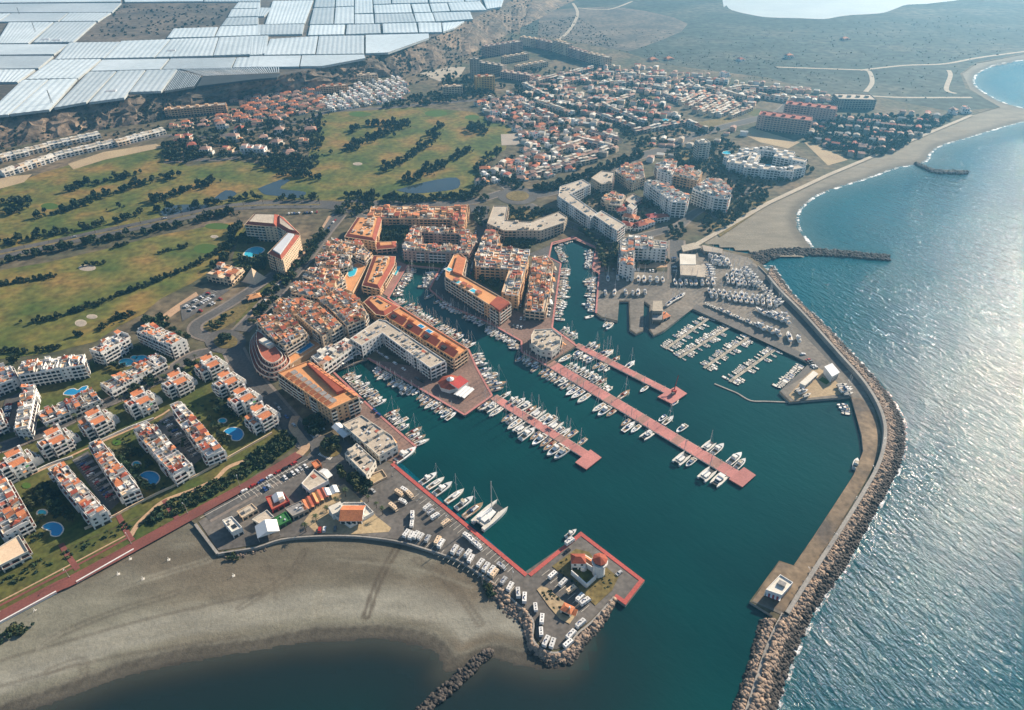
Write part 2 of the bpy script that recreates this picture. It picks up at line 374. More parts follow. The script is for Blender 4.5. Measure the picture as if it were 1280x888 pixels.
def stuffmesh(name, tmpl, place, mats, parent=None, label=None, cat=None):
    """many small pieces as one mesh; tmpl = list of (verts, faces (n,k), material index per face)"""
    V, Fc, Mi = [], [], []; base = 0
    for ti, x, y, z, s, r, sz in place:
        tv, tf, tm = tmpl[ti]; c, q = math.cos(r) * s, math.sin(r) * s
        R = np.array([[c, q, 0], [-q, c, 0], [0, 0, s * sz]])
        V.append(tv @ R + np.array([x, y, z])); Fc.append(tf + base); Mi.append(tm); base += len(tv)
    V = np.concatenate(V).astype(np.float32); Fc = np.concatenate(Fc).astype(np.int32); Mi = np.concatenate(Mi).astype(np.int32)
    me = bpy.data.meshes.new(name); k = Fc.shape[1]; nf = len(Fc)
    me.vertices.add(len(V)); me.vertices.foreach_set('co', V.ravel())
    me.loops.add(nf * k); me.loops.foreach_set('vertex_index', Fc.ravel())
    me.polygons.add(nf); me.polygons.foreach_set('loop_start', np.arange(0, nf * k, k, dtype=np.int32)); me.polygons.foreach_set('material_index', Mi)
    for m in mats: me.materials.append(MATS[m])
    me.update(calc_edges=True)
    return tag(link(name, me, parent), label, cat, None, 'stuff')
# ------------------------------------------------------------------ water and land
def big(name, z, mat, x0, x1, y0, y1):
    mb = MB(); mb.poly([(x0, y0, z), (x1, y0, z), (x1, y1, z), (x0, y1, z)], mat); return simple(name, mb, kind='structure')
big('sea', 0.0, 'sea', -9000, 9000, -3000, 12000)
HARB = [(700, 1100), (560, 1000), (300, 1000), (-300, 1200), (-200, 840), (0, 800), (300, 760), (500, 700), (600, 760), (640, 700), (480, 560), (400, 440), (470, 320), (640, 300), (690, 290), (760, 300), (860, 360), (1020, 440), (1095, 520), (1098, 570), (1040, 650), (975, 765), (940, 860), (880, 1050), (860, 1150)]
sheet('harbour_water', HARB, 0.05, 'harbour_water')
QUAY = [(0, 777), (70, 739), (95, 727), (167, 686), (205, 667), (238, 650), (244, 655), (272, 692), (283, 690), (320, 684), (352, 674), (395, 670), (445, 670), (495, 676), (532, 686), (570, 699), (595, 714), (620, 731), (640, 749), (660, 767), (667, 779), (666, 798), (677, 811), (695, 816), (710, 809), (722, 792), (740, 777), (767, 747), (782, 757), (806, 726), (726, 665), (660, 718), (492, 579), (520, 559), (470, 516), (415, 464), (460, 448), (581, 519), (615, 495), (595, 459), (586, 438), (500, 384), (485, 373), (509, 332), (550, 336), (537, 362), (560, 382), (612, 404), (640, 421), (652, 427), (652, 440), (683, 457), (692, 451), (721, 433), (718, 427), (690, 410), (701, 330), (686, 322), (690, 304), (717, 297), (745, 310), (741, 337), (749, 342), (745, 392), (751, 397), (772, 402), (774, 377), (786, 377), (787, 413), (795, 418), (804, 414), (805, 377), (812, 382), (811, 412), (817, 420), (830, 414), (865, 386), (960, 427), (1012, 454), (974, 490), (987, 503), (1064, 496), (1072, 521), (1077, 544), (1079, 564), (1067, 594), (1020, 666), (992, 707), (974, 701), (937, 752), (966, 770), (952, 812), (928, 888), (896, 985), (908, 985), (941, 888), (965, 812), (984, 771), (1014, 723), (1051, 666), (1084, 614), (1104, 576), (1111, 539), (1104, 509), (1084, 476), (1059, 449), (1009, 392), (979, 362), (964, 344), (940, 318), (905, 312), (877, 303), (960, 254), (1037, 218), (1215, 144), (1250, 134), (1213, 112), (1203, 92), (1222, 79), (1290, 66), (1500, 40)]
land = [(-400, 985)] + QUAY
lw = WL(land, LZ) + [(9000, W(1500, 40)[1]), (9000, 11500), (-9000, 11500), (-9000, W(-400, 985)[1])]
mb = MB(); mb.prism(lw, -3, LZ, 'concrete', 'ground'); simple('ground', mb, kind='structure')

def tess(poly, z, cell):
    """regular grid clipped loosely to a polygon: returns points and inside flags"""
    xs = [p[0] for p in poly]; ys = [p[1] for p in poly]
    gx = np.arange(min(xs) - 3 * cell, max(xs) + 3 * cell, cell); gy = np.arange(min(ys) - 3 * cell, max(ys) + 3 * cell, cell)
    X, Y = np.meshgrid(gx, gy); return X, Y
def inpoly(X, Y, poly):
    c = np.zeros(X.shape, bool); j = len(poly) - 1
    for i in range(len(poly)):
        xi, yi = poly[i]; xj, yj = poly[j]
        if yi != yj:
            c ^= ((yi > Y) != (yj > Y)) & (X < (xj - xi) * (Y - yi) / (yj - yi) + xi)
        j = i
    return c
def dline(X, Y, line):
    d = np.full(X.shape, 1e9)
    for a, b in zip(line[:-1], line[1:]):
        dx, dy = b[0] - a[0], b[1] - a[1]; L = dx * dx + dy * dy or 1
        t = np.clip(((X - a[0]) * dx + (Y - a[1]) * dy) / L, 0, 1)
        d = np.minimum(d, np.hypot(X - a[0] - t * dx, Y - a[1] - t * dy))
    return d
def vnoise(X, Y, s, seed):
    r = np.random.RandomState(seed); T = r.rand(64, 64)
    u, v = X * s, Y * s; i, j = np.floor(u).astype(int), np.floor(v).astype(int); f, g = u - i, v - j
    f = f * f * (3 - 2 * f); g = g * g * (3 - 2 * g)
    q = lambda a, b: T[a % 64, b % 64]
    return (q(i, j) * (1 - f) + q(i + 1, j) * f) * (1 - g) + (q(i, j + 1) * (1 - f) + q(i + 1, j + 1) * f) * g
def beach(name, outline, waterline, cell, slope, zmax, tintf):
    poly = WL(outline, .3); wl = smooth(WL(waterline, .0), 5); X, Y = tess(poly, 0, cell)
    ins = inpoly(X, Y, poly); d = dline(X, Y, wl)
    d2 = d + (vnoise(X, Y, .06, 3) - .5) * 3
    Z = np.where(ins, np.minimum(zmax, d * slope), -np.minimum(2.0, d * slope * 1.2))
    Z = Z + np.where(ins, (vnoise(X, Y, .11, 5) - .5) * .25 * np.clip(d / 15, 0, 1), 0)
    keep = ins | (d < 30)
    C = tintf(X, Y, d2, ins)
    idx = -np.ones(X.shape, int); fl = []
    k = keep[:-1, :-1] & keep[1:, :-1] & keep[:-1, 1:] & keep[1:, 1:]
    ny, nx = X.shape; ids = np.arange(ny * nx).reshape(ny, nx)
    q = np.stack([ids[:-1, :-1][k], ids[:-1, 1:][k], ids[1:, 1:][k], ids[1:, :-1][k]], 1)
    used = np.unique(q); remap = -np.ones(ny * nx, int); remap[used] = np.arange(len(used))
    V = np.stack([X.ravel(), Y.ravel(), Z.ravel()], 1)[used]; q = remap[q]
    me = bpy.data.meshes.new(name); me.from_pydata(V.tolist(), [], q.tolist()); me.materials.append(MATS['sand'])
    ca = me.color_attributes.new('tint', 'FLOAT_COLOR', 'POINT')
    cc = np.concatenate([C.reshape(-1, 3)[used], np.ones((len(used), 1))], 1).astype(np.float32); ca.data.foreach_set('color', cc.ravel())
    me.polygons.foreach_set('use_smooth', [True] * len(me.polygons)); me.update()
    return tag(link(name, me), kind='structure')
def mixc(a, b, t): return a * (1 - t[..., None]) + np.array(b) * t[..., None]
def ss(x, a, b): t = np.clip((x - a) / (b - a), 0, 1); return t * t * (3 - 2 * t)
def tint_near(X, Y, d, ins):
    base = np.zeros(X.shape + (3,)) + np.array((.225, .212, .160))
    n1 = vnoise(X * .5 + Y * .3, Y, .03, 11); n2 = vnoise(X, Y * 2, .012, 17); n3 = vnoise(X * .4, Y * 1.4, .09, 23)
    base = mixc(base, (.150, .118, .082), ss(n2 + (X + 150) / 420, .25, .9) * .8)          # brown dry patches towards the quay
    base = mixc(base, (.13, .115, .085), ss(n1, .5, .8) * .5); base = mixc(base, (.23, .215, .165), ss(n3, .6, .9) * .55)
    base = mixc(base, (.32, .305, .25), ss(d, 14, 20) * (1 - ss(d, 26, 40)) * .75)         # pale dry berm
    base = mixc(base, (.10, .088, .068), (1 - ss(d, 9, 14)) * .9)                            # damp shore
    base = mixc(base, (.21, .195, .15), ss(d, 9, 10.5) * (1 - ss(d, 11, 13)) * .6)
    for pl, w, c, k in TRACKS:                                                              # tyre and rake marks in the sand
        q = dline(X, Y, smooth(WL(pl, .8), 5)); q = np.abs(q - w * .5) if w > 2.5 else q
        base = mixc(base, c, (1 - ss(q, .5, 1.5)) * k)
    rip = .5 + .5 * np.sin((X * .9 - Y * .35) * 1.1 + 3 * vnoise(X, Y, .1, 8)); base = mixc(base, (.075, .066, .052), rip * ss(d, 4, 7) * (1 - ss(d, 9, 12)) * .6)
    base = mixc(base, (.055, .050, .042), 1 - ss(d, 1.0, 6)); return base * np.array((.86, .88, .90))
DK, PL_ = (.10, .08, .058), (.29, .27, .21)
TRACKS = [([(497, 684), (484, 706), (470, 735), (458, 770)], 3.0, DK, .8), ([(400, 742), (396, 756), (392, 770)], 3, PL_, .8), ([(0, 826), (90, 800), (200, 770), (330, 742)], 2, DK, .45), ([(0, 838), (120, 806), (260, 778), (420, 762)], 3, PL_, .5), ([(60, 800), (130, 770), (220, 742)], 3, DK, .4), ([(150, 735), (210, 716), (262, 700)], 3, PL_, .4), ([(0, 858), (140, 822), (300, 796)], 2, DK, .4), ([(520, 700), (548, 718), (575, 745), (600, 780)], 3, DK, .5), ([(300, 760), (360, 720), (380, 690)], 3, DK, .35), ([(48, 830), (52, 812), (56, 802), (70, 794)], 3, PL_, .5), ([(420, 700), (520, 712), (590, 735)], 2, PL_, .4), ([(60, 840), (100, 826), (105, 840), (100, 848)], 3, DK, .4), ([(330, 700), (340, 720), (345, 750)], 2, DK, .35)]
def tint_far(X, Y, d, ins):
    base = np.zeros(X.shape + (3,)) + np.array((.225, .20, .155)); n1 = vnoise(X, Y, .012, 31)
    base = mixc(base, (.16, .145, .115), ss(n1, .4, .8) * .7); base = mixc(base, (.12, .11, .09), 1 - ss(d, 4, 14)); return base
NEARWL = [(-330, 1040), (-120, 950), (-20, 915), (55, 888), (100, 872), (150, 853), (190, 843), (225, 836), (285, 824), (320, 819), (370, 810), (420, 808), (450, 805), (480, 805), (510, 811), (537, 818), (546, 828), (548, 840), (556, 847), (575, 843), (592, 838), (615, 829), (640, 836), (672, 842), (705, 842), (724, 826), (735, 800)]
NEAR_OUT = NEARWL + [(720, 780), (690, 800), (650, 740), (590, 700), (520, 675), (445, 660), (350, 660), (280, 675), (235, 640), (160, 680), (60, 735), (-20, 777), (-420, 960)]
beach('beach', NEAR_OUT, NEARWL, 1.25, .055, .9, tint_near)
FARWL = [(1500, 50), (1280, 75), (1232, 86), (1217, 98), (1222, 111), (1250, 127), (1280, 136), (1335, 146), (1280, 152), (1210, 172), (1177, 182), (1162, 192), (1159, 200), (1145, 206), (1120, 210), (1087, 222), (1055, 232), (1022, 244), (1000, 262), (997, 282), (1014, 309)]
FAR_OUT = FARWL + [(1005, 322), (960, 326), (925, 316), (880, 308), (870, 300), (960, 248), (1037, 212), (1205, 144), (1236, 133), (1205, 112), (1195, 92), (1215, 77), (1290, 62), (1500, 38)]
beach('beach_spit', FAR_OUT, FARWL, 7.0, .05, 1.2, tint_far)

def ribbon(name, line, w0, w1, z, mat, sm=5, world=False):
    """thin sheet along a line with an 'edge' value that fades from the line outwards (for foam)"""
    c = smooth(list(line) if world else WL(line, 0), sm); a, b = offset(c, w0), offset(c, w1)
    V, Fc, E = [], [], []
    for p, q in zip(a, b):
        m = ((p[0] + q[0]) / 2, (p[1] + q[1]) / 2)
        V += [(*p, z), (*m, z), (*q, z)]; E += [.62, .8, .0]
    for i in range(len(a) - 1):
        Fc += [(3 * i, 3 * i + 1, 3 * i + 4, 3 * i + 3), (3 * i + 1, 3 * i + 2, 3 * i + 5, 3 * i + 4)]
    me = bpy.data.meshes.new(name); me.from_pydata(V, [], Fc); me.materials.append(MATS[mat])
    at = me.attributes.new('edge', 'FLOAT', 'POINT'); at.data.foreach_set('value', E); me.update()
    return tag(link(name, me), kind='stuff')
ribbon('surf_foam', FARWL[7:], -1, 5, .16, 'surf'); ribbon('surf_foam', FARWL[:8], -1, 6, .16, 'surf')
def shallows(outline, wl, cell, reach, mat, z):
    poly = WL(outline, .3); w = smooth(WL(wl, 0), 5); X, Y = tess(WL(wl, 0), 0, cell); xs = np.arange(X.min() - 30, X.max() + 30 + reach, cell); ys = np.arange(Y.min() - 40 - reach, Y.max() + 30, cell); X, Y = np.meshgrid(xs, ys)
    ins = inpoly(X, Y, poly); d = np.where(ins, 0, dline(X, Y, w)); keep = (d < reach + cell) & (~ins | (dline(X, Y, w) < 4))
    k = keep[:-1, :-1] & keep[1:, :-1] & keep[:-1, 1:] & keep[1:, 1:]; ids = np.arange(X.size).reshape(X.shape)
    q = np.stack([ids[:-1, :-1][k], ids[:-1, 1:][k], ids[1:, 1:][k], ids[1:, :-1][k]], 1); used = np.unique(q); remap = -np.ones(X.size, int); remap[used] = np.arange(len(used))
    me = bpy.data.meshes.new('shallow_water'); me.from_pydata(np.stack([X.ravel(), Y.ravel(), np.full(X.size, z)], 1)[used].tolist(), [], remap[q].tolist()); me.materials.append(MATS[mat])
    at = me.attributes.new('edge', 'FLOAT', 'POINT'); e = np.clip(1 - d.ravel()[used] / reach, 0, 1) ** 1.5; at.data.foreach_set('value', e.astype(np.float32)); me.update(); tag(link('shallow_water', me), kind='structure')
shallows(NEAR_OUT, NEARWL[:-3], 5.0, 95, 'murky_near', .09); shallows(NEAR_OUT, NEARWL, 2.2, 13, 'shallow_near', .14); shallows(FAR_OUT, FARWL, 6.0, 40, 'shallow_far', .12)

# lagoon, ponds, scrub plain
sheet('lagoon', [(900, -60), (903, 0), (908, 7), (915, 13), (940, 19), (962, 22), (1000, 23), (1030, 24), (1048, 21), (1065, 19), (1085, 18), (1105, 16), (1122, 10), (1135, 6), (1175, 3), (1230, -12), (1250, -60)], LZ + .5, 'lagoon', sm=3)
sheet('scrub_plain', [(640, -100), (640, 2), (700, 15), (705, 45), (770, 62), (830, 80), (900, 90), (960, 97), (1010, 112), (1040, 118), (1100, 122), (1190, 140), (1250, 134), (1207, 110), (1200, 92), (1220, 78), (1290, 65), (1500, 38), (1700, -30), (1700, -110)], LZ + .12, 'scrub')
sheet('dry_field', [(640, 30), (672, 22), (700, 12), (780, 10), (860, 30), (800, 60), (770, 62), (700, 48), (672, 45)], LZ + .2, 'plateau', sm=3)
sheet('dark_field', [(652, 24), (674, 22), (672, 48), (650, 46)], LZ + .3, 'scrub')
for pl in ([(1075, 88), (1130, 82), (1180, 80), (1225, 72), (1285, 64)], [(1082, 115), (1090, 104), (1088, 92), (1082, 88), (1060, 87), (970, 84)], [(1186, 88), (1188, 95), (1183, 112), (1195, 117)],
           [(690, 56), (706, 44), (716, 32), (722, 16), (716, 4)], [(722, 10), (760, 12), (790, 2)], [(1085, 120), (1130, 122), (1215, 122)]):
    strip('track', pl, 8, LZ + .4, 'path_sand')

# golf course
sheet('golf_course', [(-60, 250), (0, 237), (50, 217), (110, 200), (200, 180), (215, 195), (235, 208), (290, 200), (330, 206), (383, 216), (392, 150), (410, 141), (520, 134), (590, 140), (640, 160), (632, 187), (610, 202), (600, 227), (588, 247), (540, 252), (440, 252), (380, 249), (325, 250), (250, 262), (150, 284), (60, 304), (-60, 332)], LZ + .1, 'golf')
sheet('golf_course', [(-60, 348), (60, 328), (130, 312), (200, 294), (290, 278), (306, 281), (298, 302), (280, 322), (262, 340), (240, 354), (200, 374), (180, 392), (150, 407), (120, 427), (60, 442), (0, 449), (-60, 458)], LZ + .1, 'golf')
for c in ((62, 258, 11, 4), (545, 142, 14, 4), (258, 311, 16, 6), (272, 283, 16, 4), (450, 143, 14, 3), (590, 147, 9, 3)):
    sheet('putting_green', ellipse(*c), LZ + .16, 'green')
for c in ((101, 404, 7.5, 4.5), (115, 396, 7, 3), (109, 335, 11, 4), (447, 205, 6, 2), (268, 296, 5, 2)):
    sheet('bunker', ellipse(*c), LZ + .18, 'path_sand'); sheet('bunker_floor', ellipse(c[0], c[1] + .6, c[2] * .82, c[3] * .75), LZ + .24, 'stone')
for p in ([(322, 236), (350, 225), (362, 226), (350, 236), (382, 240), (372, 248), (345, 245), (330, 243)], [(495, 238), (530, 228), (570, 222), (573, 235), (545, 240), (515, 242)], [(205, 260), (225, 256), (262, 257), (240, 266), (200, 270)], [(265, 250), (282, 238), (296, 242), (282, 250)]):
    sheet('pond', p, LZ + .2, 'pond', sm=3)
sheet('tennis_court', [(626, 168), (646, 167), (650, 181), (627, 182)], LZ + .3, 'stone')

# dry lots and lawns
for nm, p, m in (('sand_lot', [(925, 166), (940, 160), (1000, 178), (985, 186), (950, 178)], 'sand_lot'), ('sand_lot', [(1005, 178), (1020, 180), (1060, 200), (1035, 207)], 'sand_lot'),
                 ('dry_ground', [(195, 400), (215, 385), (245, 365), (250, 372), (222, 390), (206, 402)], 'path_tan'), ('dry_ground', [(85, 205), (130, 190), (195, 180), (205, 184), (130, 200), (92, 212)], 'sand_lot'),
                 ('dry_ground', [(-40, 236), (0, 222), (40, 218), (30, 228), (0, 236)], 'sand_lot'), ('dry_ground', [(525, 92), (560, 84), (582, 84), (575, 96), (550, 102)], 'path_sand'),
                 ('dry_ground', [(800, 190), (815, 178), (850, 172), (860, 178), (835, 190), (815, 198)], 'lawn_dry'), ('dry_ground', [(845, 195), (860, 186), (866, 200), (850, 206)], 'lawn_dry'),
                 ('lawn', [(812, 118), (828, 108), (828, 122), (815, 124)], 'lawn_dry'), ('lawn', [(862, 156), (905, 146), (930, 152), (900, 164), (870, 168)], 'lawn_dry'), ('lawn', [(930, 135), (960, 138), (945, 146), (932, 142)], 'lawn'),
                 ('lawn', [(910, 250), (925, 242), (938, 246), (922, 256)], 'lawn_dry'), ('lawn', [(935, 253), (950, 248), (962, 252), (948, 262)], 'lawn_dry'), ('lawn', [(862, 262), (880, 258), (892, 266), (868, 278)], 'lawn_dry'),
                 ('garden', [(800, 312), (832, 314), (836, 334), (796, 336)], 'path_tan'), ('garden', [(884, 280), (930, 262), (945, 266), (900, 296)], 'dry')):
    sheet(nm, p, LZ + .14, m if m in MATS else 'lawn_dry')
sheet('garden', [(-60, 600), (-60, 560), (0, 545), (25, 478), (100, 460), (125, 445), (170, 430), (240, 446), (290, 438), (330, 480), (365, 530), (352, 548), (300, 590), (165, 650), (0, 722), (-60, 748)], LZ + .08, 'lawn')
sheet('park_lawn', [(-60, 748), (0, 722), (165, 651), (300, 591), (352, 549), (372, 556), (300, 607), (200, 659), (100, 714), (0, 768), (-60, 796)], LZ + .12, 'lawn')
sheet('hotel_garden', [(298, 300), (306, 283), (345, 285), (360, 292), (335, 318), (352, 326), (330, 345), (300, 345), (290, 325)], LZ + .13, 'lawn')
sheet('verge', [(300, 388), (352, 338), (405, 282), (415, 280), (380, 330), (330, 385), (308, 412), (292, 410)], LZ + .13, 'lawn')
sheet('verge', [(248, 412), (262, 398), (300, 382), (318, 375), (300, 398), (270, 416)], LZ + .13, 'lawn_dry')
sheet('verge', [(258, 395), (285, 376), (298, 368), (300, 374), (280, 386)], LZ + .135, 'lawn_dry')
sheet('courtyard_garden', [(590, 338), (632, 334), (622, 365), (610, 360), (586, 344)], LZ + .13, 'lawn')
sheet('courtyard_garden', [(478, 275), (560, 280), (515, 284), (500, 306), (472, 300)], LZ + .13, 'lawn')
sheet('courtyard_garden', [(633, 262), (694, 264), (662, 276), (634, 274)], LZ + .13, 'lawn_dry')
sheet('courtyard_garden', [(632, 294), (672, 292), (662, 312), (630, 308)], LZ + .13, 'lawn')

# paved areas, quays
sheet('car_park', [(248, 652), (300, 622), (378, 578), (392, 560), (420, 545), (445, 560), (500, 585), (655, 716), (726, 667), (804, 726), (783, 755), (768, 745), (740, 774), (720, 790), (708, 806), (695, 812), (679, 808), (669, 796), (670, 779), (662, 766), (642, 748), (620, 729), (595, 712), (570, 697), (532, 684), (495, 674), (445, 668), (395, 668), (352, 672), (320, 681), (283, 687), (273, 688)], LZ + .16, 'asphalt_worn')
sheet('plaza', [(420, 468), (470, 517), (518, 558), (492, 577), (478, 575), (450, 545), (410, 515), (452, 500)], LZ + .18, 'plaza_brick')
sheet('plaza', [(462, 449), (540, 462), (590, 444), (596, 460), (614, 494), (582, 517), (520, 484)], LZ + .18, 'plaza_brick')
sheet('plaza', [(388, 452), (415, 466), (458, 449), (448, 436), (405, 462)], LZ + .18, 'paving')
sheet('plaza', [(600, 396), (640, 385), (652, 392), (690, 398), (690, 410), (718, 427), (720, 432), (692, 450), (683, 455), (654, 439), (654, 427), (640, 420), (612, 403)], LZ + .18, 'plaza_brick')
sheet('plaza', [(498, 320), (560, 322), (552, 335), (509, 331)], LZ + .18, 'lawn')
sheet('promenade', [(470, 362), (495, 325), (508, 331), (485, 371)], LZ + .19, 'plaza_pink')
sheet('street', [(540, 362), (552, 337), (570, 318), (590, 320), (584, 342), (640, 378), (612, 402), (560, 381)], LZ + .15, 'asphalt')
sheet('street', [(446, 362), (470, 318), (500, 312), (590, 318), (580, 326), (555, 326), (494, 323), (474, 364), (484, 373), (462, 372)], LZ + .15, 'asphalt')
sheet('street', [(415, 404), (460, 392), (478, 400), (435, 424), (440, 440), (410, 465), (388, 450), (432, 420)], LZ + .15, 'paving')
sheet('street', [(586, 256), (612, 258), (606, 290), (592, 320), (600, 380), (590, 318), (598, 292)], LZ + .15, 'asphalt')
sheet('quay_apron', [(688, 306), (717, 295), (747, 309), (760, 340), (742, 340), (741, 337), (744, 311), (717, 299), (692, 306)], LZ + .2, 'plaza_pink')
sheet('quay_apron', [(660, 318), (690, 306), (688, 322), (700, 330), (690, 410), (676, 400), (685, 370), (692, 330)], LZ + .17, 'asphalt')
sheet('boatyard', [(750, 341), (790, 338), (836, 340), (848, 315), (870, 306), (905, 314), (935, 322), (962, 346), (1000, 390), (1052, 446), (1072, 470), (1093, 512), (1100, 540), (1093, 572), (1074, 612), (1042, 664), (1006, 722), (976, 768), (940, 752), (974, 703), (993, 708), (1021, 667), (1068, 594), (1080, 564), (1078, 544), (1073, 521), (1065, 496), (988, 502), (976, 490), (1012, 455), (960, 427), (866, 386), (830, 413), (817, 419), (812, 411), (813, 382), (805, 376), (804, 413), (795, 417), (788, 412), (787, 376), (774, 376), (772, 401), (752, 396), (746, 391)], LZ + .16, 'yard')
sheet('road_yard', [(940, 330), (962, 347), (1000, 391), (1051, 446), (1064, 462), (1048, 466), (1030, 445), (985, 398), (950, 358), (925, 335)], LZ + .2, 'asphalt')
sheet('quay_apron', [(866, 386), (1012, 454), (975, 489), (986, 500), (978, 488), (1028, 456), (1000, 440), (870, 380)], LZ + .22, 'dark_concrete')
sheet('sand_lot', [(1000, 478), (1020, 458), (1036, 468), (1060, 492), (992, 500), (986, 494)], LZ + .22, 'sand_lot')
sheet('grass_pitch', [(1023, 475), (1028, 471), (1038, 477), (1033, 481)], LZ + .28, 'green')
sheet('mole_road', [(1064, 497), (1078, 498), (1094, 520), (1102, 545), (1096, 575), (1076, 612), (1044, 664), (1008, 722), (982, 766), (941, 751), (974, 703), (993, 708), (1020, 667), (1067, 594), (1079, 564), (1077, 544)], LZ + .2, 'mole')
sheet('sandy_square', [(380, 652), (400, 625), (430, 605), (445, 618), (470, 645), (489, 660), (486, 665), (440, 668), (396, 667)], LZ + .2, 'sand_lot')

# roads
strip('avenue', [(-60, 332), (0, 318), (60, 306), (120, 293), (180, 281), (232, 270), (266, 263), (300, 258), (350, 256), (400, 256), (430, 258)], 22, LZ + .2, 'asphalt')
strip('avenue_median', [(-60, 332), (0, 318), (60, 306), (120, 293), (180, 281), (232, 270), (266, 263), (300, 258), (350, 256), (400, 256)], 3.5, LZ + .26, 'lawn_dry')
for pl, w in (([(455, 256), (480, 254), (540, 256), (590, 252), (612, 246), (630, 240)], 12), ([(665, 244), (690, 240), (720, 228), (760, 212), (800, 195), (835, 185), (860, 172), (900, 160), (940, 150), (975, 140), (990, 125)], 16), ([(640, 238), (628, 226), (630, 212), (645, 202), (660, 196)], 12),
              ([(425, 268), (402, 296), (378, 328), (352, 358), (325, 388), (300, 414)], 13), ([(345, 342), (320, 358), (292, 377), (265, 393), (246, 405), (246, 416), (268, 424)], 9), ([(262, 440), (238, 446), (200, 472), (160, 492), (125, 507), (87, 525), (50, 542), (0, 560), (-60, 580)], 9),
              ([(292, 438), (305, 462), (330, 492), (352, 518), (372, 540), (392, 556)], 14), ([(385, 572), (340, 600), (290, 628), (258, 646)], 8), ([(446, 268), (470, 275), (600, 300)], 8), ([(660, 256), (700, 275), (720, 284), (760, 300), (800, 296), (850, 282)], 10), ([(846, 300), (846, 350)], 14),
              ([(0, 222), (40, 208), (100, 192), (150, 182), (210, 170), (260, 172), (310, 163), (350, 156), (385, 150), (410, 140), (470, 136), (560, 128), (640, 122)], 8), ([(205, 203), (240, 200), (290, 198), (330, 180), (372, 165), (392, 150)], 6), ([(900, 272), (880, 262), (866, 268), (850, 282)], 9), ([(880, 262), (910, 250), (940, 236)], 9), ([(640, 122), (690, 112), (720, 118), (760, 130), (800, 128)], 8)):
    strip('pavement', pl, w + 4.4, LZ + .17, 'paving'); strip('road', pl, w, LZ + .22, 'asphalt')
for cx, cy, rx, ry in ((282, 427, 26, 15), (413, 561, 25, 18), (443, 258, 20, 9), (647, 245, 25, 11)):
    sheet('roundabout', ellipse(cx, cy, rx, ry), LZ + .24, 'asphalt'); sheet('roundabout_island', ellipse(cx, cy, rx * .58, ry * .58), LZ + .42, 'lawn_dry', skirt=.2)
strip('promenade', [(-60, 800), (0, 771), (70, 734), (100, 720), (205, 663), (245, 641), (300, 612), (350, 583), (374, 568)], 8, LZ + .2, 'prom_red')
strip('promenade', [(374, 568), (382, 558), (374, 545), (366, 533), (370, 520)], 6, LZ + .205, 'path_tan')
strip('footpath', [(-60, 786), (0, 757), (90, 710), (160, 672), (166, 668)], 1.6, LZ + .19, 'prom_red')
strip('footpath', [(-60, 780), (0, 752), (90, 705), (160, 668)], 1.0, LZ + .19, 'path_tan')
strip('footpath', [(162, 672), (172, 656), (186, 642), (206, 626), (240, 613), (268, 600), (284, 585), (304, 577), (322, 574), (340, 560)], 3.2, LZ + .2, 'path_tan')
strip('footpath', [(76, 680), (86, 696), (97, 712)], 3, LZ + .2, 'prom_red'); strip('footpath', [(146, 640), (160, 668), (166, 676)], 3, LZ + .2, 'prom_red'); strip('footpath', [(205, 625), (216, 642), (224, 650)], 3, LZ + .2, 'prom_red')
strip('footpath', [(412, 270), (396, 296), (372, 326), (345, 360), (325, 384), (310, 402)], 3, LZ + .24, 'path_tan'); strip('footpath', [(870, 306), (960, 254), (1037, 218), (1215, 144)], 6, LZ + .24, 'path_sand', sm=0)
for p in ([(90, 575), (110, 564), (150, 627), (135, 641)], [(192, 533), (213, 513), (258, 568), (240, 583)], [(6, 500), (28, 488), (18, 540), (-6, 545)], [(225, 382), (262, 362), (288, 362), (240, 395), (228, 402)]):
    sheet('car_park', p, LZ + .2, 'asphalt')
# quay edge kerbs painted red along the outer basin
rq = WL([(492, 579), (660, 718), (726, 665), (806, 726), (782, 757), (767, 747)])
for i in range(len(rq) - 1):
    strip('quay_kerb', [rq[i], rq[i + 1]], 2.4, LZ + .34, 'quay_red', sm=0, world=True, thick=.3, off=-1.3 if i != 9 else 0)
for seg in ([(415, 464), (470, 516), (520, 559), (492, 579)], [(460, 448), (581, 519), (615, 495), (595, 459), (586, 438), (500, 384), (485, 373), (509, 332), (550, 336), (537, 362), (560, 382), (612, 404), (652, 427), (652, 440), (683, 457)], [(721, 433), (690, 410), (701, 330), (686, 322), (690, 304), (717, 297), (745, 310), (741, 337), (749, 342), (745, 392)]):
    ws = WL(seg)
    for i in range(len(ws) - 1): strip('quay_kerb', [ws[i], ws[i + 1]], 1.6, LZ + .32 + .004 * (i % 2), 'pier_pink', sm=0, world=True, thick=.3, off=0.0)

def wall_line(px, width, z0, z1, mat, label, name='sea_wall', cat='wall', sm=0):
    return strip(name, px, width, z1, mat, sm=sm, kind=None, label=label, cat=cat, thick=z1 - z0)
wall_line([(244, 655), (272, 692)], 1.6, -.5, LZ + .7, 'concrete', 'short straight concrete wall between sand and restaurant car park')
wall_line([(272, 692), (283, 690), (320, 684), (352, 674), (395, 670), (445, 670), (495, 676), (532, 686), (570, 699), (595, 714), (620, 731), (640, 749), (660, 767), (667, 779), (666, 798), (677, 811), (695, 816), (710, 809), (722, 792), (740, 777), (767, 747)], 1.0, -.5, LZ + .95, 'concrete', 'long curved concrete sea wall between sandy beach and van parking', sm=4)
wall_line([(-60, 806), (0, 777), (70, 739)], .8, -.3, LZ + .5, 'white', 'white capped low wall along red promenade by the grass park')
wall_line([(95, 727), (167, 686)], .8, -.3, LZ + .5, 'white', 'white capped low wall between red promenade and beach, two steps between')
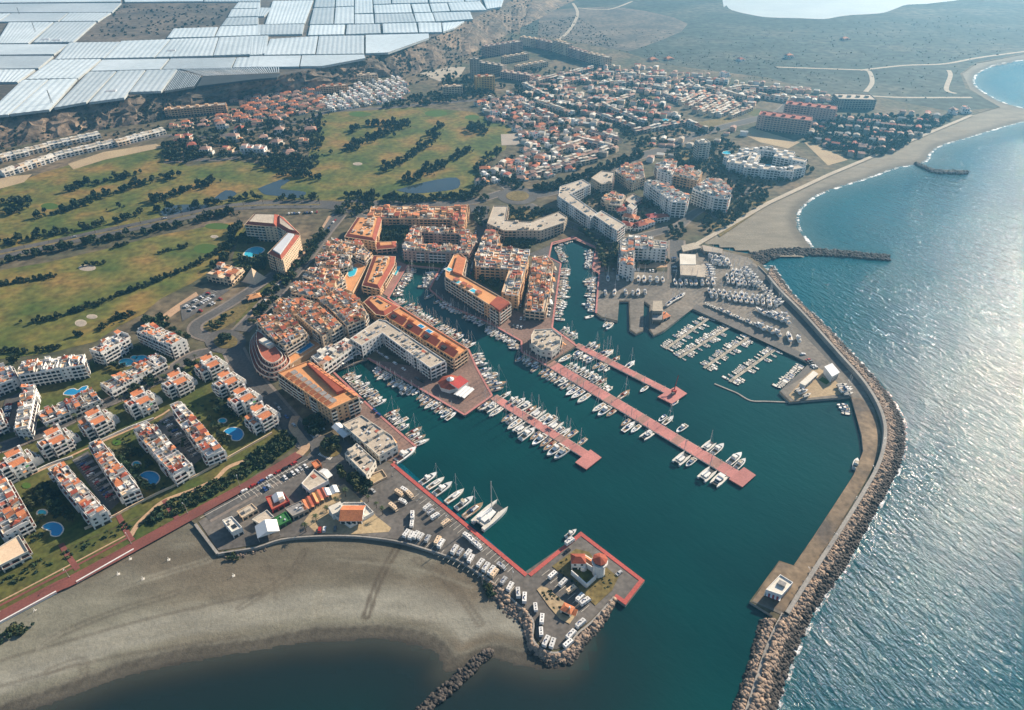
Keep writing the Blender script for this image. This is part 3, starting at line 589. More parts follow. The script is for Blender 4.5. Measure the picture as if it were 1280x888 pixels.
wall_line([(1000, 389), (975, 362), (962, 346), (948, 332)], .9, LZ, LZ + 1.2, 'concrete', 'grey concrete parapet at the root of the breakwater')

# escarpment and plateau
TOP = [(-120, 170), (0, 146), (80, 133), (160, 121), (210, 113), (320, 100), (380, 89), (445, 76), (490, 62), (540, 48), (582, 28), (640, 1), (690, -22), (800, -60)]
BOT = [(-120, 205), (0, 188), (80, 172), (150, 160), (212, 150), (285, 128), (400, 112), (475, 98), (510, 96), (550, 84), (582, 72), (640, 42), (676, 24), (800, -40)]
def resamp_pair(A, B, n):
    a, b = smooth(A, 4), smooth(B, 4)
    def at(P, t): 
        q = t * (len(P) - 1); i = min(int(q), len(P) - 2); return lerp(P[i], P[i + 1], q - i)
    return [at(a, k / n) for k in range(n + 1)], [at(b, k / n) for k in range(n + 1)]
tw, bw = resamp_pair(WL(TOP, PZ), WL(BOT, LZ - 1), 150)
V = []; NR = 9
for i in range(151):
    gul = abs(math.sin(i * .47)) * .5 + abs(math.sin(i * .19 + 1)) * .5
    for j in range(NR + 1):
        t = j / NR; x, y = lerp(bw[i], tw[i], t)
        prof = t ** (1.6 - .9 * gul); k = 5 * math.sin(math.pi * t)
        V.append((x + rng.uniform(-k, k), y + rng.uniform(-k, k) - 10 * (gul - .5) * math.sin(math.pi * t), (LZ - 1) + (PZ - LZ + 1) * prof + rng.uniform(-1.2, 1.2) * math.sin(math.pi * t)))
Fc = [(i * (NR + 1) + j, (i + 1) * (NR + 1) + j, (i + 1) * (NR + 1) + j + 1, i * (NR + 1) + j + 1) for i in range(150) for j in range(NR)]
me = bpy.data.meshes.new('escarpment'); me.from_pydata(V, [], Fc); me.materials.append(MATS['cliff']); me.update(); tag(link('escarpment', me), kind='structure')
sheet('plateau', list(tw) + [(1200, 9000), (-9000, 9000), (-9000, tw[0][1])], PZ - .05, 'plateau', world=True)
strip('track', [(-60, 153), (0, 143), (80, 130), (160, 118), (320, 97), (445, 73), (540, 45), (600, 14), (640, -4)], 7, PZ + .2, 'asphalt_worn') if False else None
tr = offset(smooth(WL(TOP, PZ), 4), 9); strip('track', tr, 7, PZ + .15, 'asphalt_worn', sm=0, world=True)

# ------------------------------------------------------------------ greenhouses
G1 = [[(-90, -40), (600, -40), (603, 8), (-90, 14)], [(-40, 20), (605, 15), (560, 60), (-40, 62)], [(345, 64), (553, 64), (488, 105), (300, 106)], [(60, 66), (338, 65), (290, 105), (0, 108)], [(-90, 70), (50, 67), (-10, 108), (-90, 110)], [(45, 112), (265, 111), (140, 215), (-20, 217)], [(275, 111), (478, 109), (365, 209), (165, 212)], [(-90, 222), (338, 221), (268, 270), (-90, 274)], [(-90, 280), (263, 280), (190, 340), (-90, 344)], [(-90, 349), (172, 347), (85, 409), (-90, 411)], [(347, 213), (598, 210), (518, 290), (277, 295)], [(608, 205), (850, 197), (770, 286), (525, 291)], [(858, 196), (1090, 188), (1060, 278), (780, 285)], [(1098, 187), (1340, 178), (1330, 268), (1068, 277)], [(870, 143), (1088, 136), (1068, 183), (836, 189)],
      [(262, 299), (503, 296), (388, 390), (132, 395)], [(515, 299), (843, 294), (798, 345), (456, 354)], [(856, 293), (1178, 288), (1153, 338), (815, 345)], [(1186, 288), (1310, 286), (1300, 334), (1165, 337)], [(112, 400), (238, 398), (38, 572), (-80, 582)], [(248, 398), (383, 393), (243, 547), (50, 570)], [(445, 359), (578, 357), (428, 510), (272, 538)], [(590, 355), (723, 351), (618, 488), (447, 511)], [(735, 351), (882, 347), (803, 455), (650, 460)], [(1192, 12), (1300, 12), (1300, 40), (1167, 42)], [(1160, 46), (1300, 44), (1290, 80), (1140, 85)], [(1136, 89), (1290, 86), (1290, 122), (1107, 128)], [(1102, 132), (1300, 127), (1300, 175), (1077, 182)], [(615, -40), (1010, -40), (1015, 6), (625, 10)], [(1025, -40), (1300, -40), (1300, 8), (1022, 8)]]
G2 = [[(85, 5), (285, 2), (242, 117), (47, 121)], [(5, 38), (80, 40), (40, 80), (5, 82)], [(5, 124), (240, 121), (230, 170), (0, 174)], [(302, -10), (394, -10), (390, 34), (292, 36)], [(290, 41), (389, 38), (384, 119), (270, 121)], [(401, -10), (488, -10), (488, 29), (400, 33)], [(400, 37), (488, 34), (488, 117), (393, 119)], [(496, -10), (580, -10), (583, 64), (495, 67)], [(495, 72), (585, 71), (589, 117), (495, 118)], [(590, 26), (769, 20), (779, 62), (595, 66)], [(596, 71), (781, 67), (797, 109), (597, 115)], [(586, -30), (670, -30), (674, 18), (589, 21)], [(682, -30), (855, -30), (857, 13), (682, 17)], [(779, 22), (861, 19), (874, 60), (791, 62)], [(792, 67), (880, 64), (894, 107), (803, 109)], [(871, 19), (954, 16), (968, 55), (883, 59)], [(886, 64), (1070, 59), (1084, 95), (901, 107)], [(866, -30), (1035, -30), (1040, 10), (869, 13)], [(962, 15), (1118, 6), (1152, 50), (977, 54)], [(1046, -30), (1123, -30), (1120, 2), (1048, 8)], [(1132, -20), (1242, -20), (1225, 34), (1155, 45)],
      [(272, 126), (443, 124), (438, 171), (261, 176)], [(457, 124), (618, 121), (622, 165), (451, 171)], [(634, 119), (799, 114), (808, 162), (637, 165)], [(812, 113), (924, 114), (928, 160), (817, 162)], [(932, 115), (1040, 107), (990, 140), (936, 159)], [(72, 195), (308, 181), (293, 270), (42, 274)], [(317, 181), (538, 178), (538, 268), (302, 271)], [(550, 176), (862, 169), (864, 190), (660, 263), (550, 267)], [(-30, 181), (53, 181), (28, 272), (-30, 275)], [(-30, 281), (223, 278), (213, 332), (-30, 335)], [(232, 278), (540, 274), (545, 291), (330, 331), (222, 332)]]
def greenhouse(px, label, net=False):
    p = inset(ccw(WL(px, PZ + 3.6)), -.5); o = centroid(p); T = Thing('greenhouse', label, 'greenhouse', (o[0], o[1], PZ), 'plastic greenhouses on the plateau')
    T.p('side_wall').prism(p, PZ, PZ + 3.3, 'greenhouse_side', lid=False)
    k = max(range(len(p)), key=lambda i: dist(p[i], p[(i + 1) % len(p)]))
    if len(p) == 4:
        a, b, c, d = p[k], p[(k + 1) % 4], p[(k + 2) % 4], p[(k + 3) % 4]
        n = max(2, int(dist(a, d) / 9)); rm = T.p('roof')
        for i in range(n):
            t0, tm, t1 = i / n, (i + .5) / n, (i + 1) / n
            A0, B0, A1, B1 = lerp(a, d, t0), lerp(b, c, t0), lerp(a, d, t1), lerp(b, c, t1); Am, Bm = lerp(a, d, tm), lerp(b, c, tm)
            rm.poly([(*A0, PZ + 3.3), (*B0, PZ + 3.3), (*Bm, PZ + 3.75), (*Am, PZ + 3.75)], 'greenhouse'); rm.poly([(*Am, PZ + 3.75), (*Bm, PZ + 3.75), (*B1, PZ + 3.3), (*A1, PZ + 3.3)], 'greenhouse')
            rm.poly([(*A1, PZ + 3.3), (*A0, PZ + 3.3), (*Am, PZ + 3.75)], 'greenhouse_side'); rm.poly([(*B0, PZ + 3.3), (*B1, PZ + 3.3), (*Bm, PZ + 3.75)], 'greenhouse_side')
    else: T.p('roof').poly([(x, y, PZ + 3.7) for x, y in p], 'greenhouse')
    T.done()
for q in G1: greenhouse([(x / 4, y / 4) for x, y in q], 'pale plastic greenhouse on the plateau west of the broad farm track')
for q in G2: greenhouse([(320 + x / 4, y / 4) for x, y in q], 'pale plastic greenhouse on the plateau east of the bare scrubby field')
# a greenhouse without its cover: bare frame with strips, and a dark net house beside it
def frame_house():
    p = WL([(222, 87), (252, 95), (243, 108), (205, 114)], PZ + 3.3); o = centroid(p); T = Thing('uncovered_greenhouse', 'greenhouse stripped to pale parallel roof strips beside a dark net house', 'greenhouse', (o[0], o[1], PZ))
    T.p('ground_cover').prism(p, PZ, PZ + .3, 'shade_net')
    a, b, c, d = p
    for i in range(16):
        t = (i + .2) / 16; s = (i + .62) / 16
        T.p('roof_strip#%d' % i).poly([(*lerp(a, b, t), PZ + 3.3), (*lerp(d, c, t), PZ + 3.3), (*lerp(d, c, s), PZ + 3.4), (*lerp(a, b, s), PZ + 3.4)], 'greenhouse')
    q = WL([(225, 86), (350, 84), (350, 91), (255, 95)], PZ + 3.3); a, b, c, d = q
    for i in range(40):
        t = (i + .2) / 40; s = (i + .6) / 40
        T.p('roof_strip#b%d' % i).poly([(*lerp(a, b, t), PZ + 3.3), (*lerp(d, c, t), PZ + 3.3), (*lerp(d, c, s), PZ + 3.4), (*lerp(a, b, s), PZ + 3.4)], 'greenhouse')
    T.done()
    n = ccw(WL([(254, 95), (350, 92), (346, 97), (320, 99), (246, 108)], PZ + 3)); o = centroid(n)
    T = Thing('net_house', 'dark shade net house on the plateau edge above the cliff', 'greenhouse', (o[0], o[1], PZ)); T.p('roof').poly([(x, y, PZ + 3) for x, y in n], 'shade_net'); T.p('side_wall').prism(n, PZ, PZ + 2.95, 'shade_net', lid=False); T.done()
frame_house()
sheet('bare_field', [(100, 52), (150, 4), (296, 4), (276, 32), (220, 36), (208, 48), (150, 51)], PZ + .1, 'plateau')
for px, py, h in ((45, 42, 24), (66, 132, 22), (25, 20, 18)):
    x, y = W(px, py, PZ); T = Thing('wind_pump_mast', 'thin steel lattice mast rising between the greenhouses', 'mast', (x, y, PZ), 'masts between the greenhouses')
    for k in range(3):
        a = k * 2.094; T.p('leg#%d' % k).bar((x + 1.6 * math.cos(a), y + 1.6 * math.sin(a), PZ), (x + .2 * math.cos(a), y + .2 * math.sin(a), PZ + h), .35, 'dark_concrete')
    T.p('platform').box(x, y, .3, 1.6, 1.6, PZ + h - .3, PZ + h, 'dark_concrete'); T.done()
for px, py in ((58, 52), (140, 117), (215, 66), (72, 53)):
    x, y = W(px, py, PZ); T = Thing('farm_shed', 'small white farm shed beside the greenhouses', 'shed', (x, y, PZ), 'farm sheds by the greenhouses')
    T.p('wall').box(x, y, .2, 14, 8, PZ, PZ + 4, 'white'); T.p('roof').gable(x, y, .2, 15, 9, PZ + 4, 1.5, 'roof_metal'); T.done()
# ------------------------------------------------------------------ buildings
FOOT = []
WHITEROOF = dict(floors=('offwhite', 'white', 'roof_beige', 'terrace_red', 'offwhite'), roofs=('tile_orange', 'tile_orange', 'tile_far'))
def edges(p): return [(p[i], p[(i + 1) % len(p)]) for i in range(len(p))]
def facade(T, poly, z0, floors, fh, bay=4.2, balc=.6, bmat=None, floor_mat='terrace_red', depth=1.3, rnd=None, skip0=True):
    R = rnd or rng; bmat = bmat or 'white'
    for a, b in edges(poly):
        L = dist(a, b)
        if L < 3: continue
        u = ((b[0] - a[0]) / L, (b[1] - a[1]) / L); n = (u[1], -u[0]); nb = max(1, int(L / bay)); w = L / nb
        kinds = []
        k = 0
        while k < nb:
            g = R.choice((1, 2, 2, 3)); t = R.random() < balc
            kinds += [t] * g; k += g
        kinds = kinds[:nb]; ang = math.atan2(u[1], u[0])
        P = lambda s, d: (a[0] + u[0] * s + n[0] * d, a[1] + u[1] * s + n[1] * d)
        for f in range(floors):
            zb = z0 + f * fh
            for i in range(nb):
                t = kinds[i] and not (skip0 and f == 0)
                ww, h0, h1 = (w * .72, .15, 2.3) if (t or f == 0) else (w * .34, .95, 2.3)
                c = (i + .5) * w; q0, q1 = P(c - ww / 2, .06), P(c + ww / 2, .06)
                T.p('glazing').poly([(*q0, zb + h0), (*q1, zb + h0), (*q1, zb + h1), (*q0, zb + h1)], 'glass')
            i = 0
            while i < nb:
                if kinds[i] and not (skip0 and f == 0):
                    j = i
                    while j < nb and kinds[j]: j += 1
                    s0, s1 = i * w + .25, j * w - .25; m = P((s0 + s1) / 2, depth / 2)
                    T.p('balcony_parapets').box(*m, ang, s1 - s0, depth, zb - .18, zb, bmat, floor_mat)
                    m = P((s0 + s1) / 2, depth - .08); T.p('balcony_parapets').box(*m, ang, s1 - s0, .16, zb, zb + .95, bmat)
                    for q in range(i, j + 1, 2):
                        m = P(min(max(q * w, s0 + .1), s1 - .1), depth / 2); T.p('balcony_parapets').box(*m, ang, .18, depth - .17, zb, zb + (fh - .2 if R.random() < .5 else .95), bmat)
                    i = j
                else: i += 1
def parapet(T, poly, z, h, mat, th=.3, part='parapets'):
    p = inset(poly, th)
    for i in range(len(poly)):
        j = (i + 1) % len(poly); mb = T.p(part)
        mb.poly([(*poly[i], z), (*poly[j], z), (*poly[j], z + h), (*poly[i], z + h)], mat); mb.poly([(*p[j], z), (*p[i], z), (*p[i], z + h), (*p[j], z + h)], mat)
        mb.poly([(*poly[i], z + h), (*poly[j], z + h), (*p[j], z + h), (*p[i], z + h)], mat)
def frame_of(poly):
    a, b = max(edges(poly), key=lambda e: dist(*e)); L = dist(a, b); return ((b[0] - a[0]) / L, (b[1] - a[1]) / L)
def cells(poly, cell, jit=0):
    u = frame_of(poly); v = (-u[1], u[0]); c = centroid(poly)
    S = [((p[0] - c[0]) * u[0] + (p[1] - c[1]) * u[1], (p[0] - c[0]) * v[0] + (p[1] - c[1]) * v[1]) for p in poly]
    s0, s1 = min(p[0] for p in S), max(p[0] for p in S); t0, t1 = min(p[1] for p in S), max(p[1] for p in S)
    ns, nt_ = max(1, round((s1 - s0) / cell)), max(1, round((t1 - t0) / cell)); ds, dt = (s1 - s0) / ns, (t1 - t0) / nt_
    for i in range(ns):
        for j in range(nt_):
            s, t = s0 + (i + .5) * ds, t0 + (j + .5) * dt
            if pip((s, t), S): yield (c[0] + u[0] * s + v[0] * t, c[1] + u[1] * s + v[1] * t, math.atan2(u[1], u[0]), ds, dt)
def clutter_flat(T, poly, z, R, dens=.18, wall='offwhite'):
    for x, y, a, ds, dt in cells(inset(poly, 1.5), 4.5):
        r = R.random()
        if r < dens * .35: T.p('roof_fittings').box(x, y, a, R.uniform(2.4, 3.8), R.uniform(2.4, 4), z, z + R.uniform(1.6, 2.7), wall, 'roof_beige')
        elif r < dens:
            for q in range(R.randint(1, 3)): T.p('roof_fittings').box(x + R.uniform(-2, 2), y + R.uniform(-2, 2), a, R.uniform(.8, 1.6), R.uniform(.6, 1.2), z, z + R.uniform(.6, 1.3), R.choice(('white', 'concrete', 'dark_concrete', 'roof_metal')))
        elif r < dens * 1.25: T.p('roof_fittings').box(x, y, a, R.uniform(2, 4.5), R.uniform(2, 3.5), z, z + .25, R.choice(('dark', 'shade_net', 'glass', 'terrace_red')))
def pueblo(T, poly, z, R, cell=5.0, walls=('cream', 'offwhite', 'white'), roofs=('tile_orange', 'tile_orange', 'tile_red'), floors=('terrace_red', 'terrace_orange', 'tile_orange', 'cream', 'offwhite'), up=.42, hi=2.8):
    for x, y, a, ds, dt in cells(poly, cell):
        w = R.choice(walls); sx, sy = ds * R.uniform(.8, .98), dt * R.uniform(.8, .98); jx, jy = R.uniform(-.4, .4), R.uniform(-.4, .4); x += jx; y += jy
        r = R.random(); b = R.choice((0, 0, .5, 1.2))
        if r < up:
            h = z + hi + R.choice((0, 0, .4, 1.0)); T.p('penthouse_walls').box(x, y, a, sx * .9, sy * .9, z, h, w, 'roof_beige')
            aa = a + R.choice((0, math.pi / 2, math.pi, -math.pi / 2)); qx, qy = (sx, sy) if abs(math.cos(aa - a)) > .5 else (sy, sx)
            k = R.random(); rm = R.choice(roofs)
            if k < .38: T.p('tiled_roofs').shed(x, y, aa, qx * .98, qy * .98, h, 1.2, rm, w)
            elif k < .68: T.p('tiled_roofs').gable(x, y, aa, qx, qy, h, 1.3, rm, hip=R.choice((0, qx * .4)), wall=w)
            else:
                T.p('terraces').box(x, y, a, sx * .85, sy * .85, h, h + .12, R.choice(floors)); 
                for s in (-1, 1): T.p('penthouse_walls').box(x - s * math.sin(a) * sy * .44, y + s * math.cos(a) * sy * .44, a, sx * .9, .22, h, h + .8, w)
            for s in (0, 1):
                g = a + s * math.pi / 2 + R.choice((0, math.pi)); hh = (sx if s == 0 else sy) * .45 + .04; m = (x + math.cos(g) * hh, y + math.sin(g) * hh); n = (-math.sin(g), math.cos(g)); ww = R.uniform(.5, 1.1)
                T.p('glazing').poly([(m[0] - n[0] * ww, m[1] - n[1] * ww, z + .1), (m[0] + n[0] * ww, m[1] + n[1] * ww, z + .1), (m[0] + n[0] * ww, m[1] + n[1] * ww, z + 2.2), (m[0] - n[0] * ww, m[1] - n[1] * ww, z + 2.2)], 'glass')
            if R.random() < .5: T.p('chimneys').box(x + R.uniform(-1.2, 1.2), y + R.uniform(-1.2, 1.2), a, .7, .7, h, h + R.uniform(1.4, 2.4), 'white')
        else:
            T.p('terraces').box(x, y, a, sx, sy, z - .3, z + .05 + b, w, R.choice(floors)); zz = z + .05 + b
            for s in (-1, 1):
                if R.random() < .75: T.p('parapets').box(x - s * math.sin(a) * sy * .48, y + s * math.cos(a) * sy * .48, a, sx, .22, zz, zz + .95, w)
                if R.random() < .75: T.p('parapets').box(x + s * math.cos(a) * sx * .48, y + s * math.sin(a) * sx * .48, a + math.pi / 2, sy * .9, .22, zz, zz + .95, w)
            if R.random() < .25: T.p('roof_fittings').box(x, y, a, 2.4, 2, zz + 2.1, zz + 2.25, R.choice(('white', 'canvas_tan', 'teak')))
            if R.random() < .35: T.p('roof_fittings').box(x + R.uniform(-1, 1), y + R.uniform(-1, 1), a, R.uniform(.6, 1.4), R.uniform(.6, 1.4), zz, zz + R.uniform(.5, 1.2), R.choice(('white', 'dark_concrete', 'leaf_b', 'blue_paint')))
def band_roof(T, poly, z, w, h, mat, inner='terrace_orange'):
    p = inset(poly, w); T.p('eaves').prism(inset(poly, -.5), z - .15, z + .1, 'cream')
    for i in range(len(poly)):
        j = (i + 1) % len(poly); T.p('tiled_roof').poly([(*poly[i], z + .12), (*poly[j], z + .12), (*p[j], z + h), (*p[i], z + h)], mat)
    T.p('roof_terrace').poly([(x, y, z + h - .3) for x, y in p], inner); return p
def building(label, px, floors, wall, roof='flat', name='apartment_block', cat='building', base=LZ, fh=3.0, balc=.6, bay=4.2, roofmat='roof_beige', bmat=None, group=None, cell=5.0, walls=None, seed=None, dens=.2, up=.42, floor_mat='terrace_red', wld=False, **kw):
    z1 = base + floors * fh; p = ccw(px if wld else WL(px, z1)); o = centroid(p); R = random.Random(seed if seed is not None else int(abs(o[0]) * 7 + o[1]))
    T = Thing(name, label, cat, (o[0], o[1], base), group)
    T.p('wall').prism(p, base, z1, wall, roofmat); FOOT.append(inset(p, -1.5))
    facade(T, p, base, floors, fh, bay, balc, bmat or wall, floor_mat, rnd=R, **kw)
    if roof == 'flat': parapet(T, p, z1, .8, wall); clutter_flat(T, inset(p, .4), z1, R, dens, wall)
    elif roof == 'pueblo': parapet(T, p, z1, .9, wall); pueblo(T, inset(p, .8), z1, R, cell, walls or (('white', 'white', 'offwhite') if wall == 'white' else ('cream', 'offwhite', 'white')), up=up, **(WHITEROOF if wall == 'white' else {}))
    elif roof == 'band': q = band_roof(T, p, z1, 4.2, 2.0, 'tile_red'); clutter_flat(T, inset(q, .6), z1 + 1.7, R, dens, 'cream')
    elif roof == 'tile': 
        u = frame_of(p); a = math.atan2(u[1], u[0]); c = centroid(p); sx = max(abs((q[0] - c[0]) * u[0] + (q[1] - c[1]) * u[1]) for q in p) * 2; sy = max(abs(-(q[0] - c[0]) * u[1] + (q[1] - c[1]) * u[0]) for q in p) * 2
        T.p('tiled_roof').gable(c[0], c[1], a, sx * 1.05, sy * 1.08, z1, sy * .22, 'tile_orange', hip=sy * .4)
    return T, p, z1, R
def pool(px, deck=None, z=LZ + .3, mat='pool', name='swimming_pool', label='swimming pool', sm=3, cat='swimming pool', group=None, rim=.7):
    w = ccw(WL(px, z)); w = smooth(w + [w[0]], sm)[:-1] if sm else w; o = centroid(w); T = Thing(name, label, cat, (o[0], o[1], z - .3), group)
    FOOT.append(inset(w, -4)); T.p('rim').prism(inset(w, -rim), z - .25, z + .04, 'offwhite'); T.p('water').poly([(x, y, z + .09) for x, y in w], mat); return T.done()

# --- dense terracotta quarter west of the marina
Q = ('cream', 'offwhite', 'white', 'salmon', 'beige')
for lb, px, fl in (('cream stepped block with orange roof terraces beside the long blue pool', [(322, 405), (334, 395), (363, 396), (384, 417), (356, 434), (335, 420)], 5), ('big wedge-shaped cream block crowded with small orange tiled penthouses', [(341, 389), (341, 382), (349, 374), (380, 374), (397, 381), (428, 407), (403, 422), (372, 395)], 5), ('curved cream block with orange penthouses facing the red-roofed quay building', [(364, 367), (364, 360), (372, 353), (400, 353), (422, 362), (446, 372), (459, 393), (455, 400), (434, 409), (412, 386), (397, 373)], 5),
                   ('cream penthouse block on the slope beside oval roof deck pool', [(379, 347), (387, 335), (424, 338), (432, 352), (420, 360), (398, 352)], 4), ('short cream block with red terraces behind the oval deck pool', [(394, 328), (402, 317), (438, 320), (439, 332), (424, 336), (398, 333)], 4), ('cream stepped block nearest the courtyard building with white roofs', [(404, 311), (413, 302), (450, 304), (463, 317), (456, 325), (440, 318)], 4)):
    T, p, z, R = building(lb, px, fl, 'cream', 'pueblo', bay=3.8, balc=.75, bmat='offwhite', cell=4.6, walls=Q, up=.48); T.done()
def curved_terraces():
    px = [(320, 416), (334, 421), (352, 440), (357, 450), (342, 460), (326, 452), (318, 432)]; base = ccw(WL(px, LZ + 9)); o = centroid(base)
    T = Thing('stepped_block', 'rounded stepped building of pink curved terraces at the street corner', 'building', (*o, LZ))
    for k in range(4):
        q = inset(smooth(base + [base[0]], 4)[:-1], -5 + k * 2.3); T.p('storey#%d' % k).prism(q, LZ + (0 if k == 0 else k * 2.9), LZ + (k + 1) * 2.9, 'pink', 'terrace_red'); parapet(T, q, LZ + (k + 1) * 2.9, .9, 'offwhite')
        for a, b in edges(inset(q, -.05)):
            if dist(a, b) > 1.5: T.p('glazing').poly([(*lerp(a, b, .2), LZ + k * 2.9 + .4), (*lerp(a, b, .8), LZ + k * 2.9 + .4), (*lerp(a, b, .8), LZ + k * 2.9 + 2.2), (*lerp(a, b, .2), LZ + k * 2.9 + 2.2)], 'glass')
    c = W(332, 424, LZ + 17); T.p('penthouse').box(c[0], c[1], -.7, 14, 5, LZ + 11.6, LZ + 14.4, 'offwhite'); T.done()
curved_terraces()
def deck(label, px, z, mat='terrace_orange'):
    p = ccw(WL(px, z)); o = centroid(p); T = Thing('podium_deck', label, 'terrace', (*o, LZ)); T.p('podium').prism(p, LZ, z, 'salmon', mat); parapet(T, p, z, .9, 'cream'); T.done()
deck('orange paved podium terrace holding the oval pool', [(428, 352), (440, 332), (458, 324), (466, 319), (441, 366), (431, 362)], LZ + 6); deck('orange paved podium terrace holding the long blue pool', [(355, 448), (384, 423), (404, 430), (362, 457)], LZ + 5)
pool([(435, 343), (438, 336), (446, 335), (443, 344), (437, 346)], z=LZ + 6.3, label='bright oval pool on orange podium terrace', mat='pool'); pool([(368, 440), (387, 428.5), (392, 431.5), (375, 442)], z=LZ + 5.3, label='long rectangular blue pool on orange podium by cream block', mat='pool_deep', sm=0)

# --- long orange block
T, p, z, R = building('long salmon apartment block with courtyard roof and dark red tiled ridge', [(348, 467), (386, 452), (448, 497), (413, 513)], 5, 'salmon', 'none', bay=4.0, balc=.8, bmat='offwhite', roofmat='terrace_orange')
parapet(T, p, z, 1.0, 'salmon'); a, b, c, d = [W(*q, z) for q in ((384, 457), (392, 461), (430, 491), (422, 494))]
T.p('tiled_roof').prism([a, b, c, d], z, z + 2.6, 'tile_red')
for i in range(9):
    q = W(lerp((368, 467), (416, 502), i / 8)[0], lerp((368, 467), (416, 502), i / 8)[1], z); T.p('roof_patio#%d' % i).box(q[0], q[1], -.75, 4.2, 4.2, z, z + 1.4, 'offwhite', 'roof_grey'); 
    q = W(*lerp((361, 470), (410, 505), i / 8), z); T.p('tiled_roofs').shed(q[0], q[1], -.75, 4.5, 3.6, z + .4, 1.2, 'tile_orange', 'salmon'); T.p('parapets').box(q[0] + 2.2, q[1] - 2, -.75, .3, 5, z, z + 1.2, 'salmon')
for i in range(12):
    q = W(*lerp((390, 456), (444, 494), i / 11), z); T.p('tiled_roofs').shed(q[0], q[1], 2.39, 4, 3.4, z + .3, 1.1, 'tile_orange', 'salmon')
T.done()
T, p, z, R = building('white terraced cluster with orange roofs beside two white canopies', [(389, 447), (432, 424), (444, 434), (405, 462)], 3, 'white', 'pueblo', cell=5.5, walls=('white', 'white', 'offwhite'), bmat='white', up=.5); T.done()
def tent(px, sx, sy, ang, h, label, mat='canvas_white', n=3, name='canopy', cat='canopy'):
    x, y = W(*px, LZ + h); T = Thing(name, label, cat, (x, y, LZ)); c, s = math.cos(ang), math.sin(ang); k = 0
    for a in (-.46, .46):
        for b in (-.46, .46): T.p('post#%d' % k).box(x + c * sx * a - s * sy * b, y + s * sx * a + c * sy * b, ang, .2, .2, LZ, LZ + h, 'alloy'); k += 1
    for i in range(n):
        o = (i - (n - 1) / 2) * sx / n; T.p('roof_bay#%d' % i).gable(x + c * o, y + s * o, ang + math.pi / 2, sy, sx / n * .98, LZ + h, sx / n * .22, mat)
    T.done()
tent((419, 456), 13, 6, .55, 3.5, 'white barrel canopy over terrace, the one closer to the orange block', n=4); tent((431, 449), 13, 6, .55, 3.5, 'white barrel canopy over terrace next to white L-shaped block', n=4); tent((450, 441), 9, 4, .55, 3.5, 'small pale canopy against the white L-shaped block', n=3)

# --- white L block and long red-roofed block on the first pier
T, p, z, R = building('white L-shaped apartment block with pale flat roof and skylights', [(438, 424), (474, 400), (483, 402), (557, 452), (538, 461), (478, 417), (452, 433)], 4, 'white', 'flat', bay=3.6, balc=.7, roofmat='roof_beige', dens=.5); T.done()
T, p, z, R = building('red tiled block with cut corner joined to the long waterfront block', [(455, 378), (463, 371), (474, 370), (499, 384), (481, 395), (470, 393)], 4, 'salmon', 'band', bay=4, balc=.5, dens=.5); T.done()
T, p, z, R = building('long red tiled waterfront block with two small rooftop pools', [(500.5, 385), (584, 437), (567, 449), (483, 396.5)], 4, 'salmon', 'none', bay=4, balc=.6, roofmat='terrace_orange', bmat='cream')
A, B, C, D = [W(*q, z) for q in ((501, 385), (584, 437), (567, 449), (483, 396.5))]
for i in range(4):
    t0, t1 = i / 4 + .01, (i + 1) / 4 - .01; f0, f1 = lerp(D, C, t0), lerp(D, C, t1); g0, g1 = lerp(lerp(D, C, t0), lerp(A, B, t0), .42), lerp(lerp(D, C, t1), lerp(A, B, t1), .42)
    T.p('tiled_roof#%d' % i).poly([(*f0, z + .2), (*f1, z + .2), (*g1, z + 3), (*g0, z + 3)], 'tile_red'); T.p('tiled_roof#%d' % i).poly([(*g1, z + .05), (*g0, z + .05), (*g0, z + 3), (*g1, z + 3)], 'terrace_orange')
    for q, r in ((f0, g0), (f1, g1)): T.p('tiled_roof#%d' % i).poly([(*q, z), (*r, z), (*r, z + 3), (*q, z + .2)], 'salmon')
    m = lerp(lerp(f0, f1, .3), lerp(g0, g1, .3), .5); T.p('roof_hatch#%d' % i).box(m[0], m[1], math.atan2(C[1] - D[1], C[0] - D[0]), 5, 3, z + 1.2, z + 2.6, 'dark', 'dark')
for k, t in enumerate((.40, .52)):
    m = lerp(lerp(D, C, t), lerp(A, B, t), .66); an = math.atan2(C[1] - D[1], C[0] - D[0]); T.p('rooftop_pool#%d' % k).box(m[0], m[1], an, 7, 4.5, z, z + .5, 'white', 'white'); T.p('rooftop_pool#%d' % k).box(m[0], m[1], an, 5.4, 3.2, z + .3, z + .56, 'pool_deep')
parapet(T, p, z, .9, 'terrace_orange')
for t in (.15, .25, .62, .8, .88): m = lerp(lerp(D, C, t), lerp(A, B, t), .7); T.p('roof_fittings').box(m[0], m[1], -.6, 6, 2.2, z, z + 1.5, 'salmon', 'tile_orange')
T.done()
